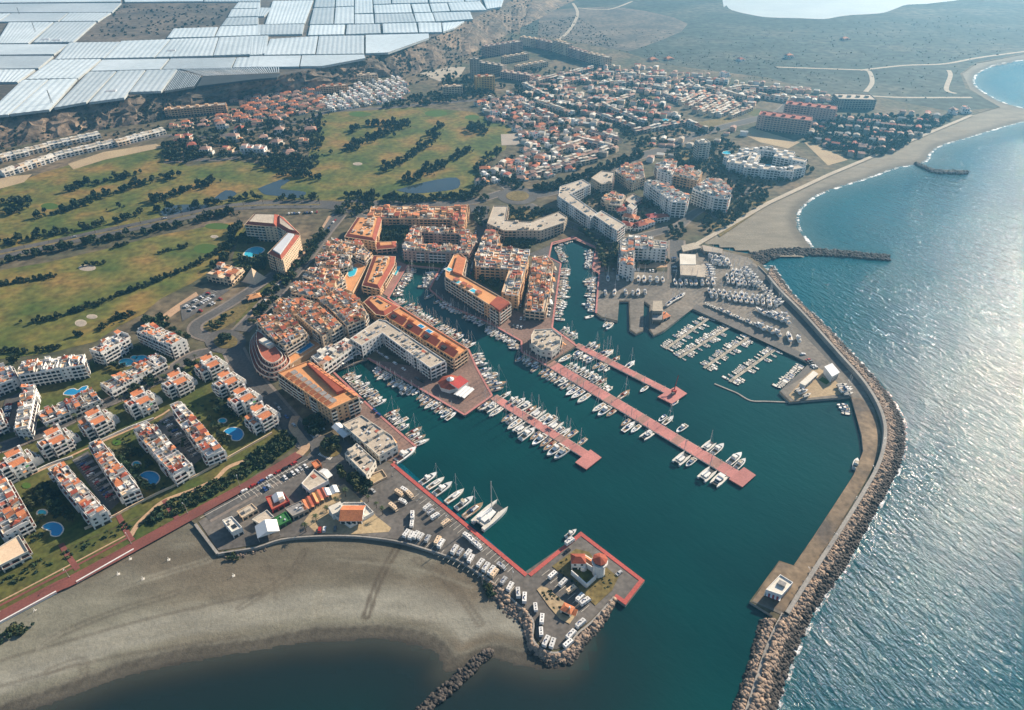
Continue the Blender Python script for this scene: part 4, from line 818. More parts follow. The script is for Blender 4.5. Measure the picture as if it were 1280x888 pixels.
def plaza_restaurant():
    o = W(566, 482, LZ); T = Thing('plaza_restaurant', 'white octagonal restaurant with red roofs and white awning on pier plaza', 'building', (*o, LZ))
    c = W(563, 478, LZ + 4); T.p('wall').cone(c[0], c[1], LZ, LZ + 4, 9, 9, 8, 'white'); T.p('tiled_roof').cone(c[0], c[1], LZ + 4, LZ + 7, 9.6, 3, 8, 'tile_red'); T.p('lantern').cone(c[0], c[1], LZ + 7, LZ + 9, 3, 0, 8, 'white')
    c = W(574, 479, LZ + 5); T.p('wing').box(c[0], c[1], .9, 11, 8, LZ, LZ + 5.2, 'white'); T.p('wing_roof').shed(c[0], c[1], .9, 12, 9, LZ + 5.2, 1.6, 'red_paint', 'white')
    for i in range(3):
        c = W(576 + i * 4, 489 + i * 1.3 - 1, LZ + 3.5); T.p('awning#%d' % i).gable(c[0], c[1], 1.0, 13, 4.2, LZ + 3, .9, 'canvas_white')
        for k in (-1, 1): T.p('post#%d%d' % (i, k)).box(c[0] + k * 6 * math.cos(1.0), c[1] + k * 6 * math.sin(1.0), 0, .15, .15, LZ, LZ + 3.1, 'alloy')
    T.done()
plaza_restaurant()

# --- blocks round the inner basins
T, p, z, R = building('orange roofed block with white penthouses above the quay pool strip', [(453, 357), (467, 320), (494, 321), (493, 331), (475, 362)], 3, 'salmon', 'band', bay=4, dens=.7, bmat='cream'); T.done()
pool([(491, 343), (497, 333), (501, 333), (495, 344)], z=LZ + .6, label='narrow pale pool on the quayside terrace by the orange roofed block', sm=0)
tent((488, 342), 7, 7, .3, 3.2, 'square white sunshade beside narrow quayside pool', n=1)
T, p, z, R = building('boomerang-shaped salmon block with orange tiled hooked end on the quay', [(567, 320), (575, 317), (583, 324), (578, 345), (638, 379), (624, 390), (557, 347), (557, 340)], 5, 'salmon', 'none', bay=4, balc=.9, bmat='offwhite', roofmat='terrace_orange')
parapet(T, p, z, 1, 'cream'); A, B, C, D = [W(*q, z + 1.5) for q in ((572, 320), (582, 324), (577, 344), (566, 340))]
T.p('tiled_roof#a').prism([A, B, C, D], z, z + 2.2, 'tile_orange'); A, B, C, D = [W(*q, z + 1.5) for q in ((612, 380), (622, 371), (637, 379), (624, 388.5))]; T.p('tiled_roof#b').prism([A, B, C, D], z, z + 2.0, 'tile_red')
for k, q in enumerate(((571, 353), (592, 364.5), (561, 337.5))): c = W(*q, z); T.p('rooftop_pool#%d' % k).box(c[0], c[1], -.75, 8, 6, z, z + .6, 'white'); T.p('rooftop_pool#%d' % k).box(c[0], c[1], -.75, 6, 4, z + .3, z + .66, 'pool')
for t in (.1, .3, .45, .7): c = W(*lerp((566, 349), (612, 375), t), z); T.p('roof_fittings').box(c[0], c[1], -.75, 5, 4, z, z + 2.4, 'salmon', 'terrace_red')
T.done()
for lb, px, fl, wl, rf, kw in (('pink U-shaped block with cluttered white roofs round a shaded garden', [(594, 321), (606, 290), (622, 291), (626, 309), (660, 314), (661, 325), (648, 371), (627, 366), (637, 336), (594, 334)], 5, 'salmon', 'pueblo', dict(cell=6, walls=('white', 'pink', 'cream', 'offwhite'), up=.3)),
                               ('narrow row of cream quayside houses with orange awnings along channel', [(665, 323), (684, 320), (692, 330), (688, 360), (681, 391), (656, 388)], 3, 'cream', 'pueblo', dict(cell=5, walls=('cream', 'salmon', 'white', 'offwhite'), up=.45)),
                               ('long curved beige block with plain flat roof above palm garden', [(609, 280), (617, 258), (635, 258), (632, 276), (664, 278), (699, 265), (709, 272), (705, 279), (676, 289), (630, 289)], 4, 'beige', 'flat', dict(dens=.12, balc=.4)),
                               ('very long orange apartment block backing onto the golf course', [(461, 268), (464, 259), (571, 259), (585, 256), (584, 268), (577, 284), (563, 275), (461, 274)], 4, 'salmon', 'pueblo', dict(cell=7, walls=('salmon', 'cream'), up=.4)),
                               ('white and orange block with pale courtyard beside the roundabout', [(431, 296), (447, 272), (478, 272), (469, 302)], 4, 'salmon', 'band', dict(dens=.5)), ('low red roofed annex between orange block and courtyard block', [(469, 303), (495, 302), (496, 310), (471, 312)], 2, 'pink', 'band', dict(dens=0))):
    T, p, z, R = building(lb, px, fl, wl, rf, **kw); T.done()
T, p, z, R = building('pink north wing with roof terraces of the block round the green courtyard', [(516, 283), (572, 287), (574, 293), (525, 291)], 4, 'pink', 'pueblo', cell=5); T.done()
T, p, z, R = building('pink west wing with stepped roof of the block round the green courtyard', [(504, 306), (515, 284), (527, 291), (528, 304)], 4, 'pink', 'pueblo', cell=5); T.done()
T, p, z, R = building('pink street front wing of the block round the green courtyard', [(503, 307), (575, 309), (584, 318), (504, 314)], 4, 'pink', 'pueblo', cell=5, bmat='white', balc=.9); T.done()
T, p, z, R = building('pink east wing with orange roofs beside the shaded street', [(573, 287), (584, 288), (597, 299), (586, 319), (576, 309)], 4, 'pink', 'pueblo', cell=5); T.done()
pool([(557, 303), (562, 299), (567, 302), (563, 306)], label='small bright pool inside the pink courtyard block', group=None)

# --- white quarter north east of the channel
for lb, px, fl, wl, rf, kw in (('long curved white block with flat roof facing the head of channel', [(698, 246), (700, 234), (728, 225), (738, 231), (713, 243), (747, 267), (738, 273)], 5, 'white', 'flat', {}), ('white block with blue shaded balconies beside the boat channel road', [(743, 270), (752, 264), (781, 281), (771, 289)], 5, 'white', 'flat', {}), ('beige square block behind the curved white block', [(739, 223), (752, 214), (768, 216), (766, 229), (752, 231)], 4, 'beige', 'flat', {}), ('cream block with terracotta roofs beside dark shaded yard', [(769, 214), (780, 206), (803, 205), (806, 222), (790, 229)], 4, 'cream', 'pueblo', {}), ('white apartment row with orange roof specks and corner tower end', [(806, 228), (820, 226), (861, 245), (858, 254), (840, 253)], 6, 'white', 'pueblo', {}), ('tall white block at the top of the white quarter with pink roof', [(820, 205), (838, 200), (846, 208), (840, 219), (822, 214)], 5, 'white', 'pueblo', {}), ('salmon block with orange terraces behind the white apartment row', [(838, 219), (850, 208), (878, 216), (872, 227)], 4, 'salmon', 'pueblo', {}), ('white double block with balconies close to the beach promenade', [(866, 237), (880, 226), (900, 224), (914, 239), (910, 250), (893, 248)], 6, 'white', 'pueblo', {}),
                               ('white L-shaped block with red roof specks beside the boatyard', [(776, 301), (790, 297), (834, 303), (833, 312), (793, 310), (792, 336), (774, 329)], 5, 'white', 'pueblo', dict(walls=('white', 'white', 'offwhite'))), ('small white tower house between gardens and tennis court', [(784, 258), (790, 254), (796, 258), (791, 263)], 4, 'white', 'flat', {}), ('low pink hall with flat roof beside the tennis court', [(780, 250), (792, 243), (803, 249), (790, 257)], 2, 'pink', 'flat', {}), ('beige courtyard block between white curved block and tennis court', [(752, 248), (765, 240), (782, 246), (776, 258), (760, 256)], 3, 'beige', 'pueblo', {})):
    T, p, z, R = building(lb, px, fl, wl, rf, cell=6, **kw); T.done()
HW = []
def house(px, sx, sy, fl, ang, wall, roofm, label, group=None, name='villa', style=None, base=LZ):
    x, y = W(*px, base); T = Thing(name, label, 'house', (x, y, base), group); R = random.Random(int(px[0] * 13 + px[1] * 7)); c, s = math.cos(ang), math.sin(ang); h = fl * 3
    rect = lambda cx, cy, a, b: [(cx + c * u * a / 2 - s * v * b / 2, cy + s * u * a / 2 + c * v * b / 2) for u, v in ((-1, -1), (1, -1), (1, 1), (-1, 1))]
    p = rect(x, y, sx, sy); T.p('wall').prism(p, base, base + h, wall, 'terrace_red'); facade(T, p, base, fl, 3, 3.5, .35, wall, rnd=R)
    T.p('roof').gable(x, y, ang, sx * 1.06, sy * 1.08, base + h, sy * .22, roofm, hip=sy * .4)
    w = (x + c * sx * .6 - s * sy * .2, y + s * sx * .6 + c * sy * .2); T.p('wing').box(w[0], w[1], ang, sx * .5, sy * .7, base, base + h - 2.6, wall, 'terrace_orange')
    T.p('wing_roof').shed(w[0], w[1], ang, sx * .5, sy * .7, base + h - 2.5, 1.2, roofm, wall)
    T.p('chimney').box(x + c * sx * .2, y + s * sx * .2, ang, .8, .8, base + h, base + h + sy * .22 + 1.2, wall); T.done()
for px, a, rm in (((770, 262), .2, 'red_paint'), ((776, 268), .2, 'tile_red'), ((786, 276), -.4, 'tile_orange'), ((800, 286), .5, 'tile_red'), ((808, 283), .5, 'tile_orange'), ((815, 276), .3, 'red_paint'), ((825, 276), .3, 'tile_red'), ((783, 286), -.5, 'tile_red')):
    house(px, 13, 10, 2, a, 'white', rm, 'small white house with reddish roof in the white quarter gardens', 'white houses near the boat channel')

# --- boatyard sheds, workshop pier, flat commercial blocks
def shed_building(label, quads, h, wall, roofs, name='boat_shed', cat='shed'):
    o = centroid(WL(quads[0], LZ)); T = Thing(name, label, cat, (*o, LZ))
    for k, q in enumerate(quads):
        p = ccw(WL(q, LZ + h[k])); T.p('wall').prism(p, LZ, LZ + h[k], wall, wall); T.p('roof_panel#%d' % k).prism(inset(p, -.4), LZ + h[k] + .02, LZ + h[k] + .4, roofs[k])
        a, b = p[0], p[1]
        for i in range(4): T.p('door#%d%d' % (k, i)).poly([(*lerp(a, b, .08 + i * .24), LZ + .1), (*lerp(a, b, .24 + i * .24), LZ + .1), (*lerp(a, b, .24 + i * .24), LZ + h[k] * .7), (*lerp(a, b, .08 + i * .24), LZ + h[k] * .7)], 'dark_concrete')
    T.done()
shed_building('large boatyard shed with pale and tan roof panels', [[(850, 318), (869, 319), (869.5, 331), (850.5, 331)], [(850.5, 332), (869.5, 332), (870, 345), (851, 344)], [(870, 332), (881, 332), (881, 347), (871, 346)]], (7, 6.5, 6.2), 'concrete', ('offwhite', 'roof_beige', 'roof_beige'))
shed_building('low long yard store with tan roof behind the boat shed', [[(852, 308), (868, 304), (876, 310), (854, 315)], [(878, 307), (903, 312), (902, 317), (880, 314)]], (4, 4), 'stone', ('path_sand', 'stone'))
shed_building('tall workshop with tan roof on the boatyard pier', [[(817, 377), (827, 377), (828, 389), (816, 389)], [(816, 390), (828, 390), (827, 400), (816, 400)]], (9, 5), 'stone', ('path_sand', 'roof_grey'), name='workshop')
shed_building('white long shed on the sandy mole corner', [[(1000, 479.5), (1017, 464.5), (1022, 468), (1006, 482)]], (4,), 'white', ('offwhite',)); shed_building('white hall with bright ribbed roof beside the mole road', [[(1031, 459), (1040, 455), (1049, 466), (1040, 471)]], (6,), 'white', ('roof_metal',), name='warehouse')
house((829, 398), 9, 8, 1, .6, 'offwhite', 'tile_orange', 'little hut with orange roof on the boatyard quay', None, 'quay_hut')
T, p, z, R = building('large low shopping hall with pale cluttered flat roof beside the quay', [(428, 531), (452, 520), (490, 546), (497, 558), (474, 571)], 2, 'offwhite', 'flat', name='shopping_hall', fh=3.6, balc=.1, roofmat='roof_beige', dens=.55); T.done()
T, p, z, R = building('smaller low shop block with pale flat roof by the roundabout', [(431, 568), (446, 555), (470, 577), (458, 595)], 2, 'offwhite', 'flat', name='shop_block', fh=3.6, balc=.1, roofmat='roof_beige', dens=.45); T.done()
tent((427, 538), 7, 16, .75, 4, 'long white awning along the shopping hall street front', n=1); tent((484, 562), 14, 4, .55, 3.2, 'white shop awning facing the quay crane boat', n=4); tent((483, 553), 12, 9, .6, 3, 'orange cafe sunshades at the corner of the shopping hall', 'terrace_orange', n=4)
deck('walled cafe terrace with sandy floor below the shop block', [(458, 597), (478, 588), (484, 597), (466, 606)], LZ + 1.0, 'sand_lot')
T, p, z, R = building('dodecagon pier pavilion with pale roof between two pink piers', [(664, 420), (668, 413), (690, 412), (702, 421), (700, 432), (690, 440), (676, 438), (664, 430)], 2, 'offwhite', 'flat', name='pier_pavilion', fh=4, balc=.5, dens=.7); T.done()
tent((701, 431), 8, 6, .6, 3.5, 'yellow and orange sunshade at the pier pavilion corner', 'terrace_orange', n=2)
tent((676, 393), 8, 6, .2, 3.2, 'orange awning at the end of the quayside house row', 'tile_orange', n=2)
for k in range(4): tent((690 - k * 1.8, 336 + k * 14), 9, 8, .1, 3.4, ('cream', 'orange', 'tan', 'white')[k] + ' quayside restaurant canopy along channel promenade', ('canvas_tan', 'terrace_orange', 'canvas_tan', 'canvas_white')[k], n=2)

# --- hotel and clubhouse beside the golf course
for lb, px, fl in (('hotel north wing with brown roof and white arcade above garden', [(306, 281), (318, 268), (348, 269), (346, 284)], 6), ('hotel middle wing linking the two long wings', [(348, 270), (354, 272), (375, 293), (359, 291), (346, 283)], 6)):
    T, p, z, R = building(lb, px, fl, 'cream', 'none', name='hotel_wing', balc=.5, roofmat='tile_red', bmat='offwhite'); q = band_roof(T, p, z, 3.5, 2.4, 'tile_red', 'roof_beige'); T.done()
T, p, z, R = building('hotel east wing with long blue-grey glazed roof strip', [(335, 317), (359, 292), (375, 295), (352, 325)], 6, 'cream', 'none', name='hotel_wing', balc=.2, bay=3.2, roofmat='tile_red')
q = band_roof(T, p, z, 3.5, 2.4, 'tile_red', 'roof_grey'); T.p('glazed_roof').prism(inset(q, 1.0), z + 2, z + 3.4, 'roof_metal'); T.done()
T, p, z, R = building('golf clubhouse with terracotta roofs and arched shaded porch', [(259, 345), (273, 333), (304, 336), (289, 351)], 2, 'cream', 'pueblo', name='clubhouse', cell=8, up=.35); T.done()
def pyramid():
    x, y = W(318, 350); T = Thing('pyramid_hall', 'sandy coloured glass fronted pyramid beside the golf clubhouse', 'building', (x, y, LZ)); r = [(x + 11 * math.cos(a), y + 11 * math.sin(a)) for a in (-1.22, .35, 1.92, 3.49)]; ap = (x, y, LZ + 13)
    for i in range(4): T.p('face#%d' % i).poly([(*r[i], LZ + .3), (*r[(i + 1) % 4], LZ + .3), ap], 'cream' if i != 2 else 'glass')
    T.p('plinth').prism([(x + (q[0] - x) * 1.1, y + (q[1] - y) * 1.1) for q in r], LZ, LZ + .35, 'stone'); T.done()
pyramid()
pool([(305, 318), (312, 311), (322, 309), (330, 312), (324, 318), (318, 321), (310, 321)], label='turquoise star-shaped hotel pool beside the golf course', rim=1.2); house((318, 374), 12, 8, 1, .5, 'cream', 'terrace_orange', 'small cream kiosk beside the avenue verge', None, 'kiosk')

# --- restaurants behind the beach
def flat_box(label, px, h, wall, top, name='beach_restaurant', awn=None):
    p = ccw(WL(px, LZ + h)); o = centroid(p); T = Thing(name, label, 'building', (*o, LZ)); T.p('wall').prism(p, LZ, LZ + h, wall, top); parapet(T, p, LZ + h, .6, wall); facade(T, p, LZ, 1, h, 3, 0, wall); R = random.Random(int(o[0])); clutter_flat(T, inset(p, .3), LZ + h, R, .4); T.done()
flat_box('white restaurant with dirty flat roof behind striped awnings', [(377, 605), (393, 587), (411, 601), (387, 614)], 5, 'white', 'roof_beige'); flat_box('red walled bar with white pyramid canopy on its terrace', [(332, 622), (354, 616), (362, 627), (340, 638)], 3.2, 'red_paint', 'terrace_red'); flat_box('small low kitchen with cream roof beside the red bar', [(315, 650), (334, 638), (343, 647), (326, 656)], 3, 'offwhite', 'roof_beige'); flat_box('narrow cream snack bar beside the car park', [(296, 640), (315, 630), (322, 637), (303, 648)], 3, 'cream', 'roof_beige'); flat_box('white block house with terraces nearest the short beach wall', [(278, 651), (290, 646), (303, 660), (290, 666)], 5.5, 'white', 'offwhite'); flat_box('grey roofed dining hall between green court and striped awnings', [(356, 636), (376, 627), (386, 637), (366, 646)], 3.5, 'stone', 'roof_grey'); flat_box('green roofed terrace bar beside the white tent', [(343, 648), (357, 640), (364, 650), (349, 658)], 3, 'green_paint', 'green_paint'); flat_box('little orange kiosk by the zebra crossing', [(389, 579), (397, 575), (402, 581), (394, 586)], 3, 'tile_orange', 'tile_orange')
tent((334, 661), 13, 10, .45, 4.2, 'big white pitched tent roof beside the curved beach wall', n=1); tent((348, 622), 7, 7, .5, 3.8, 'white pyramid canopy on the red bar terrace', n=1); tent((413, 614), 10, 7, .5, 3.2, 'white canopy at the head of the striped awnings', n=2); tent((407, 592), 10, 4, -.7, 3.2, 'white strip awning along the dirty roofed restaurant', n=1)
for k in range(4): tent((384 + k * 6, 630 - k * 4.2), 6.5, 9, .55, 3.4, ('orange', 'dark red', 'terracotta', 'maroon')[k] + ' striped awning bay facing the palm lined sandy path', ('tile_orange', 'tile_red', 'terrace_orange', 'terrace_red')[k], n=2)
def beach_house():
    o = W(441, 643); T = Thing('beach_house', 'white walled house with orange tiled roof on the sandy square', 'house', (*o, LZ)); R = random.Random(5)
    q = ccw(WL([(411, 640), (430, 628), (455, 628), (467, 640), (437, 657), (430, 652)], LZ + 3)); T.p('terrace').prism(q, LZ, LZ + 2.2, 'white', 'offwhite'); parapet(T, q, LZ + 2.2, .9, 'white')
    c = W(441, 644, LZ + 4); p = [(c[0] + a, c[1] + b) for a, b in ((-6.5, -5.5), (6.5, -5.5), (6.5, 5.5), (-6.5, 5.5))]; T.p('wall').prism(p, LZ + 2.2, LZ + 5.6, 'white'); facade(T, p, LZ + 2.2, 1, 3.2, 3, 0, 'white'); T.p('roof').gable(c[0], c[1], 0, 14, 12.4, LZ + 5.6, 3, 'tile_orange', wall='white')
    c = W(421, 637, LZ + 4); T.p('wing').box(c[0], c[1], .6, 8, 7, LZ, LZ + 5.5, 'white', 'offwhite'); T.p('chimney').box(c[0] + 2, c[1] + 1, .6, .9, .9, LZ + 5.5, LZ + 7.2, 'white'); T.done()
beach_house()

# --- harbour control tower on the outer quay
def control_tower():
    o = W(735, 716); T = Thing('harbour_tower', 'round white harbour tower with red octagonal roof on the outer quay', 'tower', (*o, LZ))
    c = W(748, 717, LZ); T.p('tower_shaft').cone(*c, LZ, LZ + 10.5, 3.6, 3.1, 16, 'white'); T.p('lookout_glazing').cone(*c, LZ + 10.5, LZ + 12.6, 3.7, 3.7, 8, 'glass'); T.p('gallery').cone(*c, LZ + 10.0, LZ + 10.9, 4.6, 4.6, 16, 'white'); T.p('tower_roof').cone(*c, LZ + 12.6, LZ + 14.4, 4.4, .3, 8, 'tile_red')
    c = W(722, 707, LZ); p = [(c[0] + a, c[1] + b) for a, b in ((-3.9, -3.2), (3.9, -3.2), (3.9, 3.2), (-3.9, 3.2))]; T.p('office_wall').prism(p, LZ, LZ + 6, 'white'); facade(T, p, LZ, 2, 3, 2.6, 0, 'white'); T.p('office_roof').gable(*c, 0, 8.4, 7, LZ + 6, 1.8, 'tile_red', hip=2.8)
    c = W(736, 708, LZ); T.p('link_roof').gable(c[0], c[1], -.7, 8, 3.6, LZ + 4.5, 1.0, 'tile_orange'); T.p('link_wall').box(c[0], c[1], -.7, 8.6, 4.6, LZ, LZ + 4.5, 'white')
    w = WL([(714, 716), (733, 733), (745, 722)], LZ + 2)
    for i in range(2):
        a, b = w[i], w[i + 1]; m = lerp(a, b, .5); T.p('courtyard_wall#%d' % i).box(m[0], m[1], math.atan2(b[1] - a[1], b[0] - a[0]), dist(a, b), .5, LZ, LZ + 4.2, 'white')
    c = W(729, 712, LZ); T.p('dome').cone(c[0], c[1], LZ, LZ + 3.2, 2.2, 1.4, 10, 'white'); q = WL([(716, 712), (728, 706), (742, 719), (733, 729)], LZ + .6); T.p('courtyard_lawn').prism(q, LZ, LZ + .6, 'lawn'); T.done()
control_tower()
sheet('tower_lawn', [(690, 708), (720, 686), (736, 690), (742, 698), (754, 706), (773, 722), (765, 738), (744, 757), (728, 742), (716, 724), (700, 716)], LZ + .34, 'lawn_dry', skirt=.2); sheet('traffic_island', [(671, 737), (676, 733), (684, 735), (716, 762), (719, 770), (712, 780), (700, 774), (686, 758)], LZ + .36, 'sand_lot', skirt=.2)
house((709, 765), 6, 5, 1, -.5, 'offwhite', 'tile_orange', 'little orange roofed hut on the sandy traffic island', None, 'hut')
def mole_office():
    o = W(970, 738); T = Thing('mole_building', 'white flat roofed building with red striped awning on breakwater platform', 'building', (*o, LZ)); p = ccw(WL([(957, 738), (975, 719), (991, 729), (977, 745)], LZ + 5)); T.p('wall').prism(p, LZ, LZ + 5, 'white', 'offwhite'); facade(T, p, LZ, 1, 5, 3, 0); parapet(T, p, LZ + 5, .7, 'white')
    a, b = W(958, 741, LZ + 3.5), W(976, 748, LZ + 3.5)
    for i in range(7):
        q = lerp(a, b, (i + .5) / 7); T.p('awning_stripe#%d' % i).box(q[0], q[1], math.atan2(b[1] - a[1], b[0] - a[0]), dist(a, b) / 7.2, 4, LZ + 3.2, LZ + 3.4, 'red_paint' if i % 2 else 'white')
    c = W(977, 731, LZ + 5); T.p('plant_box').box(c[0], c[1], -.6, 4, 3, LZ + 5, LZ + 6.4, 'roof_grey'); T.done()
mole_office()

# --- near residential quarter: pavilions, terraced rows, white blocks
def pavilion_proto(v):
    T = Thing('pavilion_block', 'pavilion', 'building', (0, 0, LZ)); R = random.Random(3 + v)
    def blk(cx, cy, sx, sy, fl, rf, top='terrace_red'):
        p = [(cx - sx / 2, cy - sy / 2), (cx + sx / 2, cy - sy / 2), (cx + sx / 2, cy + sy / 2), (cx - sx / 2, cy + sy / 2)]; z = LZ + fl * 3; T.p('wall').prism(p, LZ, z, 'white', top); facade(T, p, LZ, fl, 3, 3.2, .65, 'white', rnd=R)
        if rf == 'g': T.p('tiled_roof#%d' % int(cx * 10 + cy)).gable(cx, cy, 0, sx * 1.03, sy * 1.05, z, 2.2, 'tile_orange', wall='white')
        elif rf == 's': T.p('tiled_roof#%d' % int(cx * 10 + cy)).shed(cx, cy, 0, sx, sy, z, 2.0, 'tile_orange', 'white')
        else: parapet(T, p, z, 1.0, 'white')
        return p
    blk(-1.2, -4.2, 8.4, 6.2, 4, 'g'); blk(4.6, -3.8, 3.1, 7, 3, '', 'terrace_orange'); blk(-.6, 1.2, 10, 4.4, 4, '', 'offwhite'); blk(.4, 6, 8, 5.2, 4, 's'); blk(-8.0, -1.6, 5, 6.4, 4 if v != 1 else 3, ''); blk(-7.6, 4.4, 4.4, 5.2, 3, 's' if v else '')
    T.p('tiled_roof#x').gable(-8.2, -2.2, 1.571, 4.2, 3.6, LZ + (12.2 if v != 1 else 9.2), 1.5, 'tile_red' if v == 2 else 'tile_orange', wall='white')
    for k in range(3): blk(7.6 + k * 1.9, 3.2 - k * .7, 1.9, 9 - k * 1.6, 3 - k, '', ('terrace_red', 'terrace_orange', 'terrace_red')[k])
    for i, (x, y, h) in enumerate(((5.2, 7.6, 15), (3.2, .6, 14.6), (-5.0, 2.6, 14.8), (-5.4, -6.6, 13.4), (6.6, -1.2, 12.4))): T.p('roof_turret#%d' % i).box(x, y, 0, 1.5, 1.5, LZ + 9, LZ + h, 'white')
    for i in range(5): T.p('roof_fittings').box(R.uniform(-4, 3.5), R.uniform(-.4, 2.6), 0, R.uniform(.8, 1.8), R.uniform(.7, 1.2), LZ + 12, LZ + R.uniform(12.6, 13.6), R.choice(('white', 'concrete', 'dark_concrete', 'terrace_red')))
    for i in range(4): T.p('awnings').shed(R.uniform(-4, 2.5), -7.9, 0, 2.2, 1.2, LZ + R.choice((5.2, 8.2, 11.0)), .5, R.choice(('canvas_tan', 'green_paint', 'canvas_white', 'terrace_orange')), 'white')
    return T.done(stuff=('awnings',))
PAV = [pavilion_proto(k) for k in range(3)]; PUSED = set()
ORD = ('first', 'second', 'third', 'fourth', 'fifth')
spots = [((228, 489), 0), ((183, 513), 0), ((128, 538), 0), ((78, 562), 0), ((30, 590), 0), ((268, 468), 1), ((290, 489), 1), ((310, 510), 1), ((332, 532), 1)]
PA = math.atan2(W(228, 489)[1] - W(30, 590)[1], W(228, 489)[0] - W(30, 590)[0])
for i, (q, g) in enumerate(spots):
    x, y = W(*q); k = (0, 2, 1, 0, 2, 1, 0, 2, 1)[i]
    lb = 'white pavilion block with orange roofs on the palm street, %s from upper roundabout' % ORD[i] if not g else 'white pavilion block of the stepped chain, %s from upper roundabout' % ORD[i - 5]; gp = 'pavilions along the palm street' if not g else 'pavilions in the stepped chain'
    if k not in PUSED: PUSED.add(k); tag(PAV[k], lb, None, gp); PAV[k].location = (x, y, LZ); PAV[k].rotation_euler.z = PA
    else: copy_thing(PAV[k], (x, y, LZ), PA, lb, gp)
for lb, px in (('low white garden wall between pavilions and the first terraced rows', [(14, 603), (60, 580), (90, 570)]), ('low white garden wall between pavilions and the second car court', [(112, 556), (160, 534), (192, 522)]), ('low cream boundary wall between terraced rows and the park', [(105, 660), (140, 645), (160, 634), (200, 614), (244, 594), (290, 568), (340, 540)]), ('low cream wall below the brown lawn beside the palm street', [(60, 533), (130, 500), (212, 458)])):
    strip('garden_wall', px, .5, LZ + 1.7, 'white' if 'white' in lb else 'cream', sm=3, kind=None, label=lb, cat='wall', thick=1.7)
strip('footpath', [(10, 606), (60, 584), (110, 560), (192, 524), (212, 512)], 1.8, LZ + .2, 'path_tan', sm=3)
def terrace_row(label, px, floors=3, base=LZ, unit=6.2, wall='white', group=None, up=.5, name='terraced_row', roofs=('tile_orange', 'tile_orange', 'tile_red')):
    z = base + floors * 3; p = ccw(WL(px, z)); o = centroid(p); R = random.Random(int(o[0] + o[1])); T = Thing(name, label, 'building', (*o, base), group)
    FOOT.append(inset(p, -1.5)); T.p('wall').prism(p, base, z, wall, 'terrace_red'); facade(T, p, base, floors, 3, 3.4, .65, wall, rnd=R); parapet(T, p, z, .8, wall); pueblo(T, inset(p, .3), z, R, 4.3, (wall, wall, 'white', 'offwhite'), roofs=roofs, up=up, hi=2.6, floors=('offwhite', 'terrace_red', 'white', 'terrace_orange', 'cream'))
    u = frame_of(p); v = (-u[1], u[0]); L = max(dist(*e) for e in edges(p)); Wd = min(dist(*e) for e in edges(p)); n = int(L / 8.6)
    for i in range(n + 1):                                    # white fire walls between the houses
        s = (i / n - .5) * (L - .6); T.p('fire_walls').box(o[0] + u[0] * s, o[1] + u[1] * s, math.atan2(u[1], u[0]), .35, Wd * .8, z, z + R.uniform(1.6, 3.6), 'white')
    T.done(stuff=('fire_walls',))
for lb, px in (('terraced row with orange roofs standing left of the first car court', [(60, 587), (79, 580), (134, 640), (112, 650)]), ('terraced row with orange roofs between the first car court and the kidney pool', [(112, 556), (127, 551), (175, 612), (152, 621)]), ('terraced row with cream balconies between kidney pool and second car court', [(167, 539), (186, 529), (241, 583), (217, 597)]), ('terraced row with red and orange roofs beside the largest pool lawn', [(213, 508), (227, 503), (280, 564), (258, 573)]), ('terraced white block with orange gables beside the bright round pool', [(-30, 607), (8, 598), (38, 652), (4, 669)])):
    terrace_row(lb, px)
for lb, px, fl in (('white four storey block with orange penthouses facing lawn and long pool', [(24, 470), (27, 457), (104, 444), (106, 457)], 4), ('white block with red roof terraces by the golf course fence', [(112, 439), (150, 417), (161, 424), (128, 443)], 4), ('white block with stepped orange roofs above the pair of blue pools', [(171, 415), (190, 406), (232, 425), (214, 435)], 4), ('white low row with tan flat terraces below the long kidney pool', [(47, 517), (115, 490), (126, 500), (59, 529)], 2), ('white low row with tan roof terraces along the palm street', [(127, 481), (197, 444), (208, 454), (140, 492)], 2), ('narrow white row with beige roof beside blue parking strip', [(29, 485), (46, 486), (36, 537), (18, 536)], 3), ('white block with orange tiled corners by the golf fence at street end', [(-30, 470), (14, 458), (20, 474), (-20, 490)], 3), ('white block with orange roofs at the far end of the palm street', [(-40, 520), (-4, 505), (6, 528), (-30, 545)], 3)):
    terrace_row(lb, px, fl, up=.38)
T, p, z, R = building('plain flat roofed house with cream roof beside the grass park', [(-12, 692), (24, 670), (36, 690), (0, 708)], 2, 'offwhite', 'flat', roofmat='cream', name='flat_roofed_house', dens=.06); T.done()
def kidney(cx, cy, r, e=.8): return [(cx - r, cy - r * .2 * e), (cx - r * .3, cy - r * .75 * e), (cx + r * .6, cy - r * .6 * e), (cx + r, cy + r * .1 * e), (cx + r * .6, cy + r * .85 * e), (cx - r * .1, cy + r * .8 * e), (cx - r * .15, cy + r * .25 * e)]
for c, lb in (((66, 661, 12.5), 'bright blue round-ended pool on lawn near white block'), ((187, 597, 12), 'kidney shaped blue pool below the cream balconied row'), ((292, 542, 12), 'kidney shaped blue pool on the wide lawn by stepped pavilions')): pool(kidney(*c), label=lb, mat='pool_deep')
pool([(80, 493), (84, 488), (92, 486), (97, 488), (103, 484), (109, 483), (107, 487), (100, 491), (92, 494)], label='long blue curling pool on the brown lawn', mat='pool_deep')
